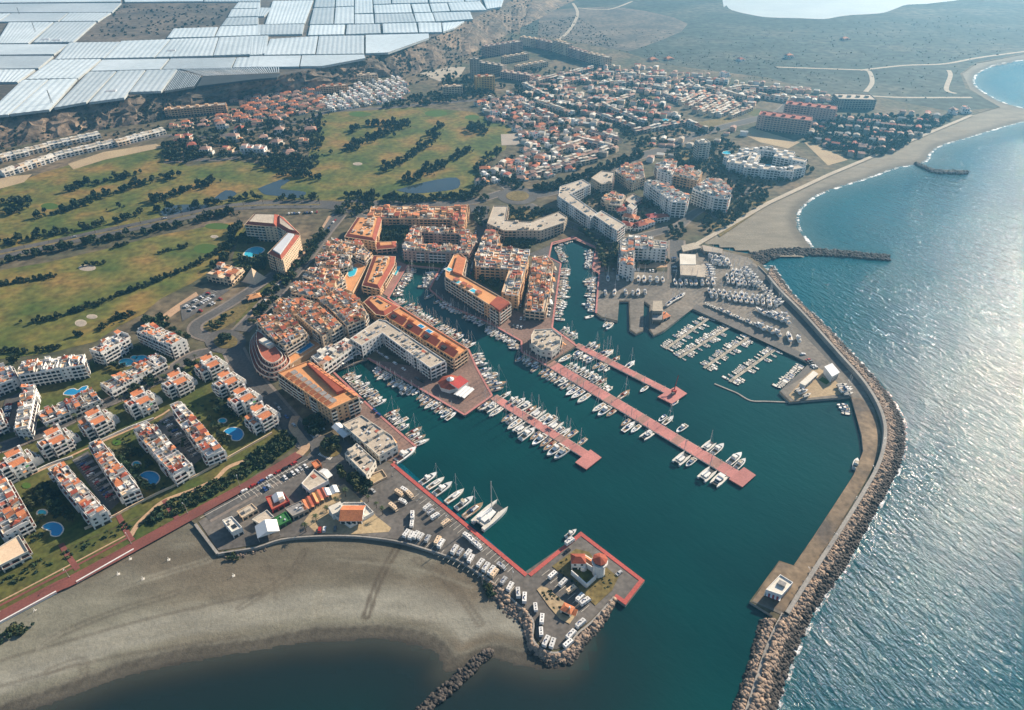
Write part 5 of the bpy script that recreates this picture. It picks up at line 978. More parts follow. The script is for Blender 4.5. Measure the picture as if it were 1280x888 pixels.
for c, lb in (((158, 453, 9, 4.5), 'dark blue oval pool between white blocks'), ((177, 449, 8, 4.5), 'second dark blue oval pool between white blocks'), ((168, 447, 4, 2), 'tiny round paddling pool between white blocks'), ((52.5, 641, 5.5, 3.4), 'small oval paddling pool beside orange gabled block'), ((170.5, 580.5, 4.5, 3.2), 'small round paddling pool below kidney pool row'), ((278, 526, 4.5, 2.7), 'small round paddling pool on wide lawn'), ((960, 209, 10, 3.5), 'turquoise resort pool among white hotel wings'), ((909, 191, 6, 2), 'small turquoise pool near the slim tower'), ((757, 119, 3.5, 1), 'tiny pool among far terraces'), ((832, 150, 4, 1.5), 'tiny turquoise pool beyond the avenue')): pool(ellipse(*c, n=14), label=lb, sm=0, rim=.9)
for c in ((33, 607), (146, 553)): sheet('green_court', ellipse(c[0], c[1], 6, 4, 8), LZ + .3, 'green')
for k, (a, b, n_) in enumerate((((106, 572), (147, 620), 8), ((222, 522), (254, 560), 7))):
    for i in range(n_):
        q = W(*lerp(a, b, i / (n_ - 1)), LZ + 2.3); T = Thing('carport', 'open grey carport roof in a row on the car court' if k == 0 else 'open grey carport roof in the court beside red roofed row', 'carport', (*q, LZ), 'carports in the court %s' % ('one', 'two')[k])
        for u in (-2.2, 2.2): T.p('beam#%d' % int(u)).box(q[0] + u * .6, q[1] + u, PA, 5.4, .25, LZ + 2.3, LZ + 2.5, 'concrete'); T.p('post#%d' % int(u)).box(q[0] + u * .6, q[1] + u, PA, .25, .25, LZ, LZ + 2.3, 'concrete')
        T.p('roof').box(q[0], q[1], PA, 5.2, 2.8, LZ + 2.5, LZ + 2.6, 'roof_grey'); T.done()
# ------------------------------------------------------------------ far town
def tower_block(label, px, sx, sy, fl, ang, wall, name='apartment_tower', group=None, roofm='roof_beige', cap=None):
    x, y = W(*px); c, s = math.cos(ang), math.sin(ang); p = [(x + c * u * sx / 2 - s * v * sy / 2, y + s * u * sx / 2 + c * v * sy / 2) for u, v in ((-1, -1), (1, -1), (1, 1), (-1, 1))]
    T, p, z, R = building(label, p, fl, wall, 'none', name=name, balc=.7, bay=4.5, roofmat=roofm, wld=True, group=group, depth=1.0)
    parapet(T, p, z, 1, wall)
    for i in range(max(1, int(sx / 14))):
        o = (i + .5) * 14 - sx / 2; T.p('stair_head#%d' % i).box(x + c * o, y + s * o, ang, 5, 5, z, z + 2.8, cap or wall)
    T.done()
tower_block('slim grey apartment tower behind the yellow sided slab', (594, 99), 16, 14, 12, .1, 'stone'); tower_block('apartment slab with bright yellow gable end beside grey tower', (606, 113), 34, 14, 8, .25, 'yellow_wall', cap='tile_orange'); tower_block('low apartment slab with yellow end wall near the golf course', (566, 119), 34, 12, 5, .2, 'cream')
tower_block('tall pale slab at the foot of the dry hillside', (628, 68), 95, 16, 7, .62, 'pink'); tower_block('brown shaded slab behind the slim grey tower', (614, 92), 60, 16, 6, -.55, 'stone'); tower_block('brown apartment slab with orange trim beside dark street', (646, 100), 62, 14, 4, -.5, 'pink')
tower_block('pale slab below the pale tall slab with sunny roof', (644, 77), 62, 12, 4, .6, 'cream'); tower_block('narrow cream slab on the green between long slabs', (664, 86), 76, 12, 3, .62, 'cream')
LONG = [(651, 57), (672, 60), (693, 65), (712, 71), (735, 78), (762, 84)]
for i in range(5):
    a, b = W(*LONG[i]), W(*LONG[i + 1]); m = lerp(LONG[i], LONG[i + 1], .5); tower_block('long pale apartment wall on the edge of the dry plain', m, dist(a, b) * .96, 13, 6 if i != 2 else 8, math.atan2(b[1] - a[1], b[0] - a[0]), ('cream', 'pink')[i % 2], group='apartment wall along the dry plain')
tower_block('large dark apartment slab with red roof edge beside sandy lot', (978, 163), 75, 24, 7, -.42, 'pink', roofm='tile_red', cap='tile_red'); tower_block('second dark slab with red roof edge behind the large one', (1010, 149), 75, 22, 7, -.42, 'pink', roofm='tile_red', cap='tile_red'); tower_block('wide flat dark hotel before the scrub plain', (1065, 133), 60, 34, 5, -.1, 'stone')
tower_block('slim cream tower with flat cap beside the avenue bend', (875, 199), 15, 15, 8, .2, 'offwhite'); tower_block('beige slab with orange roofs under the cliff', (247, 143), 92, 14, 4, .33, 'salmon'); tower_block('orange slab on the cliff foot above white houses', (418, 116), 46, 12, 4, .25, 'salmon', cap='tile_orange'); tower_block('cream slab on the slope beside the orange slab', (460, 104), 36, 12, 5, .3, 'cream')
for k, (px, sx, sy, a) in enumerate((((925, 205), 52, 14, .55), ((945, 198), 48, 14, .2), ((968, 200), 46, 13, -.5), ((985, 209), 40, 13, -.6), ((958, 222), 60, 13, -.25), ((930, 216), 46, 13, -.45), ((985, 222), 40, 12, .4), ((940, 208), 30, 12, 1.1))):
    tower_block('white resort hotel wing around the turquoise pool', px, sx, sy, 4, a, 'white', name='hotel_wing', group='white resort hotel wings')

# detached houses of the far quarters: a few shared meshes, one object for each house
def house_mesh(k, fine=True):
    R = random.Random(100 + k); mb = MB(); sx, sy = R.uniform(9, 13), R.uniform(8, 10); w = ('white', 'offwhite', 'white', 'cream', 'pink', 'offwhite')[k % 6]; h = R.choice((5.6, 6.2, 3.4)); rf = ('tile_orange', 'tile_far', 'tile_far', 'terrace_red', 'tile_far')[k % 5]
    mb.box(0, 0, 0, sx, sy, -.5, h, w, 'terrace_red')
    if k % 3: mb.gable(0, 0, 0, sx * 1.05, sy * 1.06, h, 2.0, rf, hip=sy * .4)
    else:
        for s in (-1, 1): mb.box(0, s * sy * .48, 0, sx, .3, h, h + .9, w); mb.box(s * sx * .48, 0, 0, .3, sy, h, h + .9, w)
        mb.box(-sx * .2, sy * .1, 0, sx * .45, sy * .6, h, h + 2.6, w, rf)
    mb.box(sx * .62, -sy * .1, 0, sx * .45, sy * .65, -.5, h * .55, w, R.choice(('terrace_red', 'terrace_orange', 'roof_beige'))); mb.box(-sx * .3, -sy * .62, 0, sx * .35, 3, -.5, 2.8, w, rf); mb.box(sx * .15, sy * .2, 0, .8, .8, h, h + 3, w)
    for f in range(2 if h > 4 else 1):
        for i in range(3):
            for s in (-1, 1):
                xx = (i - 1) * sx * .3; y = s * (sy / 2 + .05); q = [(xx - .8 * s * -1, y, .8 + f * 2.9), (xx + .8 * s * -1, y, .8 + f * 2.9), (xx + .8 * s * -1, y, 2.3 + f * 2.9), (xx - .8 * s * -1, y, 2.3 + f * 2.9)]; mb.poly(q, 'glass')
        for s in (-1, 1):
            x = s * (sx / 2 + .05); mb.poly([(x, -1 * s, .8 + f * 2.9), (x, 1 * s, .8 + f * 2.9), (x, 1 * s, 2.3 + f * 2.9), (x, -1 * s, 2.3 + f * 2.9)], 'glass')
    return mb.mesh('house')
HM = [house_mesh(k) for k in range(12)]
NH = [0]
def put_house(px, label, group, ang=None, k=None, s=1.0, sel=range(12), z=LZ):
    x, y = W(*px, z); o = link('house', HM[k if k is not None else rng.choice(list(sel))], None, (x, y, z), ang if ang is not None else rng.uniform(-.4, .8)); o.scale = (s, s, s); NH[0] += 1
    return tag(o, label, 'house', group)
def cube_house(k):
    R = random.Random(300 + k); mb = MB(); w = ('white', 'white', 'offwhite')[k % 3]; sx, sy, h = R.uniform(7, 10), R.uniform(7, 9), R.choice((5.8, 3.2)); mb.box(0, 0, 0, sx, sy, -.5, h, w, R.choice(('white', 'offwhite', 'roof_beige', 'terrace_red')))
    mb.box(-sx * .18, sy * .12, 0, sx * .55, sy * .6, h, h + 2.7, w); mb.box(sx * .55, 0, 0, sx * .5, sy * .7, -.5, h * .55, w, R.choice(('white', 'terrace_orange', 'offwhite')))
    for s_ in (-1, 1): mb.box(0, s_ * sy * .48, 0, sx, .25, h, h + .9, w)
    for f in range(2 if h > 4 else 1):
        for i in (-1, 1): mb.poly([(i * sx * .25 - .7, -sy / 2 - .05, .6 + f * 2.9), (i * sx * .25 + .7, -sy / 2 - .05, .6 + f * 2.9), (i * sx * .25 + .7, -sy / 2 - .05, 2.3 + f * 2.9), (i * sx * .25 - .7, -sy / 2 - .05, 2.3 + f * 2.9)], 'glass')
    return mb.mesh('house')
HM += [cube_house(k) for k in range(6)]
WH = [12, 13, 14, 15, 16, 17]
FBB = [(min(q[0] for q in f), max(q[0] for q in f), min(q[1] for q in f), max(q[1] for q in f), f) for f in FOOT]
def free(q): return not any(b[0] < q[0] < b[1] and b[2] < q[1] < b[3] and pip(q, b[4]) for b in FBB)
def scatter(poly_px, spacing, n, R=rng, z=LZ):
    p = WL(poly_px, z); xs = [q[0] for q in p]; ys = [q[1] for q in p]; out = []; tries = 0
    while len(out) < n and tries < n * 40:
        tries += 1; q = (R.uniform(min(xs), max(xs)), R.uniform(min(ys), max(ys)))
        if pip(q, p) and free(q) and all(dist(q, o) > spacing for o in out): out.append(q)
    return out
def put_at(w, label, group, **k):
    o = put_house((640, 444), label, group, **k); o.location = (w[0], w[1], LZ); return o
OCC = []
for px in ((240, 184), (258, 192), (277, 160), (300, 163), (292, 176), (286, 191), (310, 191), (326, 192), (330, 177), (346, 180), (322, 156), (345, 152), (350, 167), (362, 193), (380, 180), (388, 164), (227, 176), (234, 173)): put_house(px, 'white villa with tiled roof among dark trees beside the golf course', 'villas above the golf course', s=1.35); OCC.append(W(*px))
for w in scatter([(400, 130), (450, 107), (500, 99), (510, 113), (505, 125), (470, 132), (415, 140)], 11, 90): put_at(w, 'small white cubic house in the dense white village below the cliff', 'white village houses', ang=.3 + rng.uniform(-.2, .2), sel=WH); OCC.append(w)
for w in scatter([(290, 124), (320, 118), (400, 113), (404, 124), (400, 140), (340, 150), (300, 152), (225, 163), (212, 160), (300, 140)], 15, 75): put_at(w, 'small pinkish terraced house under the cliff beside the beige slab', 'pinkish houses under the cliff', ang=.3, sel=[3, 4, 5, 1, 10]); OCC.append(w)
for w in scatter([(595, 128), (640, 118), (670, 135), (700, 150), (745, 165), (760, 185), (735, 205), (690, 222), (640, 226), (598, 234), (604, 214), (630, 202), (655, 190), (650, 168), (612, 150)], 17, 95): put_at(w, 'small house in the leafy quarter behind the roundabout', 'houses in the leafy quarter', s=1.1, sel=range(18)); OCC.append(w)

def far_row(px0, px1, label, depth=10, fl=2, wall='pink', unit=6.5, group=None, tiles=.38):
    a, b = W(*px0), W(*px1); L = dist(a, b); n = max(2, int(L / unit)); ang = math.atan2(b[1] - a[1], b[0] - a[0]); R = random.Random(int(px0[0] * 3 + px1[1])); m = lerp(a, b, .5)
    T = Thing('terraced_row', label, 'building', (*m, LZ), group); u = (math.cos(ang), math.sin(ang)); v = (-u[1], u[0]); w = L / n
    for i in range(n):
        j = R.uniform(-1.2, 1.2); c = (a[0] + u[0] * (i + .5) * w + v[0] * j, a[1] + u[1] * (i + .5) * w + v[1] * j); h = LZ + fl * 3 + R.choice((0, 0, .5)); wl = R.choice((wall, wall, 'offwhite', 'cream'))
        T.p('walls').box(*c, ang, w * .99, depth, LZ, h, wl, 'offwhite' if wall == 'white' else R.choice(('roof_beige', 'tile_far', 'offwhite')))
        if R.random() < tiles: T.p('tiled_roofs').gable(*c, ang + (math.pi / 2 if R.random() < .3 else 0), w, depth * .8 if w > 4 else w, h, 1.8, R.choice(('tile_far', 'tile_far', 'tile_orange')), wall=wl)
        else: T.p('parapets').box(c[0] + v[0] * depth * .2, c[1] + v[1] * depth * .2, ang, w * .9, depth * .5, h, h + 2.4, wl, R.choice(('roof_beige', 'offwhite')))
        for f in range(fl):
            for s in (-1, 1):
                q = (c[0] + v[0] * s * (depth / 2 + .05), c[1] + v[1] * s * (depth / 2 + .05)); ww = w * .28 * -s; T.p('glazing').poly([(q[0] - u[0] * ww, q[1] - u[1] * ww, LZ + .5 + f * 3), (q[0] + u[0] * ww, q[1] + u[1] * ww, LZ + .5 + f * 3), (q[0] + u[0] * ww, q[1] + u[1] * ww, LZ + 2.4 + f * 3), (q[0] - u[0] * ww, q[1] - u[1] * ww, LZ + 2.4 + f * 3)], 'glass')
    T.done(stuff=('walls',)); OCC.extend([lerp(a, b, k / 6) for k in range(7)])
for a, b, lb in (((-10, 205), (62, 187), 'white terrace row under the cliff, second from the village end'), ((62, 186), (126, 172), 'white terrace row directly under the bare cliff scars'), ((4, 221), (70, 200), 'white terrace row along the road by the dry sandy bank'), ((71, 199), (144, 182), 'longest white terrace row in front of the cliff rows'), ((146, 183), (206, 167), 'white terrace row ending at the walled villa')): far_row(a, b, lb, 11, 2, 'white', 5.5, tiles=.04)
FR = [((672, 104), (742, 88)), ((655, 110), (690, 128)), ((668, 130), (716, 146)), ((636, 128), (690, 150)), ((704, 120), (746, 139)), ((700, 108), (740, 98)), ((745, 146), (792, 163)), ((752, 135), (806, 158)), ((746, 137), (792, 122)), ((792, 168), (858, 156)), ((858, 156), (882, 166)), ((850, 132), (880, 118)), ((858, 137), (888, 122)), ((867, 142), (898, 126)), ((876, 144), (908, 129)), ((888, 146), (917, 131)), ((898, 147), (926, 134)), ((912, 148), (938, 138)), ((828, 122), (852, 130)), ((842, 110), (880, 116)), ((880, 112), (930, 126)), ((872, 102), (910, 106)), ((916, 112), (975, 116)), ((800, 100), (838, 102)), ((770, 96), (800, 98)), ((762, 108), (800, 106)), ((930, 120), (985, 128)), ((720, 178), (772, 190)), ((690, 214), (745, 202)), ((700, 206), (760, 190)), ((738, 168), (775, 180)), ((810, 112), (835, 116)), ((690, 195), (730, 180)), ((655, 222), (700, 214)), ((846, 118), (866, 108)), ((895, 118), (935, 112))]
for i, (a, b) in enumerate(FR): far_row(a, b, 'long pinkish terrace row in the far town beyond the avenue' if a[0] < 800 else 'pale terrace row in the far town towards the scrub plain', 9, 2, ('pink', 'stone', 'cream')[i % 3], 7, group='far terrace rows west' if a[0] < 800 else 'far terrace rows east')
# farther, smaller houses: too many to pick out singly
def merge_houses(name, pts, seed, label, cat, walls=('offwhite', 'pink', 'cream', 'stone', 'white'), roofs=('tile_far', 'tile_far', 'roof_beige', 'offwhite', 'terrace_red')):
    R = random.Random(seed); mb = MB()
    for x, y in pts:
        a = -.4 + R.uniform(-.1, .1) + R.choice((0, 1.57)); sx, sy, h = R.uniform(7, 12), R.uniform(7, 9), R.choice((3.2, 5.8, 6.2)); w = R.choice(walls); mb.box(x, y, a, sx, sy, LZ, LZ + h, w, 'roof_beige'); mb.gable(x, y, a, sx * 1.05, sy * 1.05, LZ + h, 1.3, R.choice(roofs), hip=R.choice((0, 2)))
    simple(name, mb, label, cat, None, 'stuff')
def streets(poly_px, ang, gap, step, skip, jit=1.5):
    """house positions in ordered rows along streets inside a polygon"""
    p = WL(poly_px); c = centroid(p); u = (math.cos(ang), math.sin(ang)); v = (-u[1], u[0]); R = max(dist(c, q) for q in p); out = []
    for i in range(int(-R / gap), int(R / gap) + 1):
        for j in range(int(-R / step), int(R / step) + 1):
            s, t = j * step + rng.uniform(-jit, jit), i * gap + (5 if i % 2 else -5) + 14 * math.sin(j * .06 + i * .2)
            q = (c[0] + u[0] * s + v[0] * t, c[1] + u[1] * s + v[1] * t)
            if pip(q, p) and free(q) and rng.random() > skip and all(dist(q, o) > 9 for o in OCC): out.append(q)
    return out
FARH = streets([(815, 165), (850, 176), (900, 168), (918, 158), (945, 165), (920, 178), (870, 188), (835, 200), (800, 204)], -.2, 30, 13, .35) + streets([(740, 86), (800, 84), (900, 98), (980, 108), (1060, 122), (1050, 132), (980, 132), (920, 136), (830, 120), (760, 100)], -.15, 23, 12, .2) + streets([(690, 120), (760, 110), (830, 130), (850, 150), (800, 165), (740, 150)], -.5, 22, 11, .25) + streets([(595, 128), (640, 118), (700, 112), (760, 150), (775, 185), (735, 205), (690, 222), (640, 226), (604, 214), (655, 190), (650, 168), (612, 150)], -.42, 19, 11, .35) + streets([(650, 100), (740, 90), (850, 104), (960, 120), (930, 140), (850, 130), (740, 112), (660, 118)], -.3, 21, 11, .2)
merge_houses('beach_district_houses', streets([(1010, 150), (1030, 140), (1075, 150), (1130, 142), (1195, 146), (1160, 165), (1110, 192), (1072, 198), (1030, 185), (1000, 172)], -.45, 19, 12, .22), 9, 'low brownish houses among dark trees beside the far beach', 'houses', ('stone', 'pink', 'beige', 'offwhite'), ('tile_far', 'stone', 'terrace_red', 'tile_far', 'roof_grey'))
merge_houses('distant_houses', FARH, 5, 'far off small houses thinning out before the scrub plain', 'houses')
for px in ((905, 96), (925, 76), (835, 75), (815, 76), (985, 73), (1055, 50), (1190, 142), (1205, 141)): put_house(px, 'lone pale farm building out on the scrub plain', 'lone buildings on the plain', s=1.2)

# ------------------------------------------------------------------ rocks
def ico(seed):
    r = np.random.RandomState(seed); p = (1 + 5 ** .5) / 2
    v = np.array([(-1, p, 0), (1, p, 0), (-1, -p, 0), (1, -p, 0), (0, -1, p), (0, 1, p), (0, -1, -p), (0, 1, -p), (p, 0, -1), (p, 0, 1), (-p, 0, -1), (-p, 0, 1)], float) / 1.9
    v *= r.uniform(.7, 1.15, (12, 1)) * np.array([r.uniform(.8, 1.3), r.uniform(.7, 1.1), r.uniform(.55, .9)])
    f = np.array([(0, 11, 5), (0, 5, 1), (0, 1, 7), (0, 7, 10), (0, 10, 11), (1, 5, 9), (5, 11, 4), (11, 10, 2), (10, 7, 6), (7, 1, 8), (3, 9, 4), (3, 4, 2), (3, 2, 6), (3, 6, 8), (3, 8, 9), (4, 9, 5), (2, 4, 11), (6, 2, 10), (8, 6, 7), (9, 8, 1)])
    return v, f, np.zeros(20, int)
ROCKT = [ico(k) for k in range(8)]
def rock_mesh(k, mat):
    v, f, _ = ROCKT[k]; me = bpy.data.meshes.new('rock'); me.from_pydata(v.tolist(), [], f.tolist()); me.materials.append(MATS[mat]); me.update(); return me
RM = {m: [rock_mesh(k, m) for k in range(8)] for m in ('rock', 'rock_dark')}
def armour(parent, A, B, zA, zB, n, size, single=0, wet=.72, sm=5, dark_all=False):
    """rocks between line A (crest) and line B (toe); the first `single` are objects of their own"""
    a, b = resamp_pair(A, B, 120); R = random.Random(n); P = []
    cum = [0]
    for i in range(120): cum.append(cum[-1] + (dist(a[i], a[i + 1]) + dist(b[i], b[i + 1])) / 2)
    for q in range(n):
        s = R.random() * cum[-1]; lo = 0
        while cum[lo + 1] < s: lo += 1
        t = (s - cum[lo]) / max(cum[lo + 1] - cum[lo], 1e-6); u = R.random(); c = lerp(lerp(a[lo], a[lo + 1], t), lerp(b[lo], b[lo + 1], t), u)
        P.append((c[0], c[1], zA + (zB - zA) * u + R.uniform(-.2, .5), size[0] * .75 + (size[1] * 1.25 - size[0] * .75) * R.random() ** 1.7, R.uniform(0, 6.28), u))
    P.sort(key=lambda q: q[1])                       # the nearest come first
    core = MB()
    for i in range(120): core.poly([(*a[i], zA - .5), (*a[i + 1], zA - .5), (*b[i + 1], zB - .8), (*b[i], zB - .8)], 'rock_core')
    link('core', core.mesh('core'), parent)
    for q in P[:single]:
        o = link('rock', RM['rock_dark' if (q[5] > wet or dark_all) else 'rock'][R.randrange(8)], parent, q[:3], q[4]); o.scale = (q[3], q[3], q[3]); o.rotation_euler = (R.uniform(-.4, .4), R.uniform(-.4, .4), q[4])
    tm = [(v, f, np.full(20, 1 if d else 0)) for d in (0, 1) for v, f, _ in ROCKT]
    pl = [((8 if (q[5] > wet + R.uniform(-.15, .15) or dark_all) else 0) + R.randrange(8), q[0], q[1], q[2], q[3], q[4], 1) for q in P[single:]]
    if pl: stuffmesh('rock_mass', tm, pl, ('rock', 'rock_dark'), parent)
def group_root(name, label, cat): return tag(link(name, None), label, cat)
br = group_root('breakwater', 'long curved rubble breakwater with concrete crest wall between harbour and sea', 'breakwater')
CRL = [(960, 344), (975, 362), (1005, 392), (1050, 442), (1080, 476), (1100, 509), (1107, 539), (1100, 576), (1080, 614), (1048, 666), (1011, 723), (980, 771), (962, 812), (938, 888), (904, 985)]
CRO = [(966, 332), (992, 369), (1036, 411), (1067, 444), (1100, 480), (1122, 512), (1131, 540), (1126, 578), (1107, 617), (1081, 664), (1057, 708), (1022, 758), (992, 821), (970, 888), (942, 985)]
armour(br, WL(CRL, LZ + 1), WL(CRO, 0), LZ + 2.2, -.6, 13500, (.65, 1.45), 170, wet=.5)
CIN = [(968, 775), (958, 800), (946, 835), (930, 885), (898, 985)]; CIO = [(950, 775), (943, 805), (934, 838), (916, 888), (880, 985)]
armour(br, WL(CIN, LZ), WL(CIO, 0), LZ + .4, -.6, 1900, (.65, 1.45), 110, wet=.6)
def crest(parent, px, width, z0, z1, mat, name):
    c = smooth(WL(px, z1), 5); a, b = offset(c, width / 2), offset(c, -width / 2); mb = MB()
    for i in range(len(c) - 1):
        mb.poly([(*b[i], z1), (*b[i + 1], z1), (*a[i + 1], z1), (*a[i], z1)], mat); mb.poly([(*a[i], z1), (*a[i + 1], z1), (*a[i + 1], z0), (*a[i], z0)], mat); mb.poly([(*b[i + 1], z1), (*b[i], z1), (*b[i], z0), (*b[i + 1], z0)], mat)
    link(name, mb.mesh(name), parent)
crest(br, CRL[:11] + [(984, 766)], 2.2, LZ, LZ + 4.2, 'concrete', 'crest_wall'); crest(br, [(982, 768), (962, 810), (938, 886), (904, 983)], 4.0, LZ - 1, LZ + 1.3, 'concrete', 'crest_walk')
oc = smooth(WL(CRO, 0), 5); ribbon('wave_foam', oc, 2, -16, .10, 'foam', sm=1, world=True)
pn = group_root('quay_revetment', 'pale rock slope round the outer van parking quay', 'breakwater')
armour(pn, WL([(604, 722), (620, 733), (640, 751), (659, 769), (664, 780), (664, 799), (675, 814), (695, 819), (712, 812), (725, 795), (742, 780), (767, 749)], LZ), WL([(606, 738), (618, 760), (636, 774), (652, 788), (655, 806), (667, 826), (692, 834), (716, 827), (726, 812), (737, 798), (750, 786), (769, 753)], 0), LZ + .5, -.4, 1700, (.7, 1.5), 190)
gr = group_root('rock_groyne', 'narrow dark rock groyne running from the near beach into water', 'groyne')
armour(gr, WL([(612, 810), (590, 824), (566, 846), (546, 862), (520, 888), (505, 905)], 1), WL([(616, 816), (600, 832), (578, 853), (560, 870), (532, 892), (518, 912)], 1), 1.0, .7, 620, (.7, 1.35), 120, dark_all=True)
gr = group_root('rock_groyne', 'long dark rock groyne curving out from the breakwater root', 'groyne')
armour(gr, WL([(935, 318), (955, 314), (985, 311), (1040, 313), (1080, 317), (1112, 320)], 1), WL([(950, 332), (968, 323), (990, 319), (1040, 320), (1080, 323), (1113, 326)], 1), 1.6, .6, 2200, (.8, 1.8), 40, dark_all=True)
gr = group_root('rock_groyne', 'short dark rock groyne at the beach near the spit', 'groyne')
armour(gr, WL([(1144, 204), (1156, 208), (1168, 213), (1190, 214), (1210, 215)], 1), WL([(1147, 207), (1158, 212), (1168, 216), (1190, 217), (1210, 217.5)], 1), 1.4, .8, 700, (1.2, 2.4), 20, dark_all=True)
gr = group_root('quay_rocks', 'loose boulders and scrub at the foot of restaurant wall on the beach', 'rocks')
armour(gr, WL([(279, 693), (300, 690), (330, 684)], .9), WL([(284, 700), (304, 697), (334, 689)], .8), .9, .6, 90, (.4, .9), 50)

# ------------------------------------------------------------------ trees and shrubs
def leaf_tmpl(seed, n, R, H, zc, size, trunk=None, mi=0, flat=.8):
    r = np.random.RandomState(seed); d = r.normal(size=(n, 3)); d /= np.linalg.norm(d, axis=1)[:, None]; lob = r.normal(size=(5, 3)); lob /= np.linalg.norm(lob, axis=1)[:, None]
    k = .62 + .38 * np.max(np.clip(d @ lob.T, 0, 1) ** 3, axis=1); c = d * (r.uniform(.55, 1, (n, 1)) ** .5) * k[:, None] * np.array([R, R, H]) + np.array([0, 0, zc])
    a = r.normal(size=(n, 3)); a /= np.linalg.norm(a, axis=1)[:, None]; b = np.cross(a, r.normal(size=(n, 3))); b /= np.linalg.norm(b, axis=1)[:, None]; s = size * r.uniform(.6, 1.25, (n, 1)); a *= s; b *= s * .7
    V = np.stack([c - a - b, c + a - b, c + a + b, c - a + b], 1).reshape(-1, 3); F = np.arange(4 * n).reshape(-1, 4); Mi = np.full(n, mi)
    if trunk:
        w = trunk; t = np.array([(-w, -w, 0), (w, -w, 0), (w, w, 0), (-w, w, 0), (-w * .5, -w * .5, zc), (w * .5, -w * .5, zc), (w * .5, w * .5, zc), (-w * .5, w * .5, zc)]); o = len(V)
        V = np.concatenate([V, t]); F = np.concatenate([F, np.array([(0, 1, 5, 4), (1, 2, 6, 5), (2, 3, 7, 6), (3, 0, 4, 7)]) + o]); Mi = np.concatenate([Mi, np.full(4, 3)])
    return V, F, Mi
FART = [leaf_tmpl(k, 46, 2.6, 2.2, 3.4, .85, .2, k % 3) for k in range(9)]
BUSH = [leaf_tmpl(40 + k, 26, 1.3, .9, .6, .55, None, k % 3) for k in range(6)]
def mesh_from(t, mats, name):
    me = bpy.data.meshes.new(name); me.from_pydata(t[0].tolist(), [], t[1].tolist())
    for m in mats: me.materials.append(MATS[m])
    me.polygons.foreach_set('material_index', t[2].astype(int)); me.update(); return me
LM = ('leaf_a', 'leaf_b', 'leaf_c', 'bark')
CROWN = [mesh_from(leaf_tmpl(70 + k, 150, 2.7, 2.2, 3.7, .55, None, k % 3), LM, 'crown') for k in range(8)]
def trunk_mesh():
    mb = MB(); mb.cone(0, 0, 0, 3.4, .24, .12, 6, 'bark')
    for a in (0, 2.1, 4.2): mb.bar((0, 0, 2.2), (1.1 * math.cos(a), 1.1 * math.sin(a), 3.8), .12, 'bark')
    return mb.mesh('trunk')
TRK = trunk_mesh()
def palm_meshes(seed):
    R = random.Random(seed); mb = MB()
    for i in range(15):
        a = i * 6.283 / 15 + R.uniform(-.2, .2); L = R.uniform(2.0, 2.7); up = R.uniform(.1, .9); px = None
        for k in range(4):
            t = (k + 1) / 4; q = (L * t * math.cos(a), L * t * math.sin(a), 6.2 + up * math.sin(t * 2.2) - t * t * 1.3); w = .34 * (1.15 - t)
            if px: n = (-math.sin(a), math.cos(a)); mb.poly([(px[0] - n[0] * pw, px[1] - n[1] * pw, px[2]), (px[0] + n[0] * pw, px[1] + n[1] * pw, px[2]), (q[0] + n[0] * w, q[1] + n[1] * w, q[2]), (q[0] - n[0] * w, q[1] - n[1] * w, q[2])], 'leaf_b')
            else: mb.poly([(0, 0, 6.2), (q[0] + .3 * math.sin(a), q[1] - .3 * math.cos(a), q[2]), (q[0] - .3 * math.sin(a), q[1] + .3 * math.cos(a), q[2])], 'leaf_b')
            px = q; pw = w
    return mb.mesh('crown')
PALMC = [palm_meshes(k) for k in range(3)]
mb = MB(); mb.cone(0, 0, 0, 6.2, .26, .17, 6, 'bark'); PALMT = mb.mesh('trunk')
NT = [0, 0]
def tree(x, y, s, label, group, palm=False, z=LZ):
    e = link('palm_tree' if palm else 'tree', None, None, (x, y, z), rng.uniform(0, 6.28)); e.scale = (s, s, s * rng.uniform(.85, 1.15)); tag(e, label, 'palm' if palm else 'tree', group)
    link('trunk', PALMT if palm else TRK, e); link('crown', rng.choice(PALMC if palm else CROWN), e); NT[palm] += 1
def along(px, step, off=0, jit=.6):
    return [(q[0] + rng.uniform(-jit, jit), q[1] + rng.uniform(-jit, jit)) for q in resample(offset(smooth(WL(px), 5), off), step)]
# single trees: near gardens, streets, quays
for poly, n, lb in (([(120, 505), (205, 466), (252, 450), (258, 462), (170, 512)], 24, 'round tree between the white pavilions and the palm street'), ([(268, 510), (296, 500), (312, 540), (285, 562), (262, 532)], 26, 'dark tree on the lawn round the largest kidney pool'), ([(150, 575), (168, 562), (205, 600), (188, 618), (172, 606)], 20, 'dark garden tree near the cream balconied terraced row'), ([(30, 625), (60, 605), (95, 650), (72, 672), (48, 655)], 22, 'dark garden tree near the bright round-ended pool'), ([(135, 452), (165, 436), (185, 444), (150, 466)], 12, 'dark tree beside the pair of dark blue pools'), ([(404, 556), (418, 552), (424, 564), (408, 568)], 9, 'bushy tree on the lower roundabout island'),
                    ([(378, 530), (400, 520), (410, 538), (388, 552)], 14, 'car park tree beside the long salmon block'), ([(425, 590), (450, 600), (468, 612), (455, 622), (430, 604)], 20, 'dark tree in the grove below the small shop block'), ([(592, 340), (628, 338), (620, 362), (600, 354)], 22, 'courtyard tree behind the boomerang-shaped block'), ([(275, 422), (290, 422), (288, 431), (276, 431)], 6, 'tree on the upper roundabout island'), ([(835, 287), (852, 284), (858, 296), (840, 300)], 12, 'dark tree clump between white block and beach car park'), ([(8, 455), (22, 448), (30, 452), (14, 462)], 5, 'tree behind the white block by the golf fence')):
    for w in scatter(poly, 3.0, n): tree(*w, rng.uniform(.7, 1.25), lb, lb + 's')
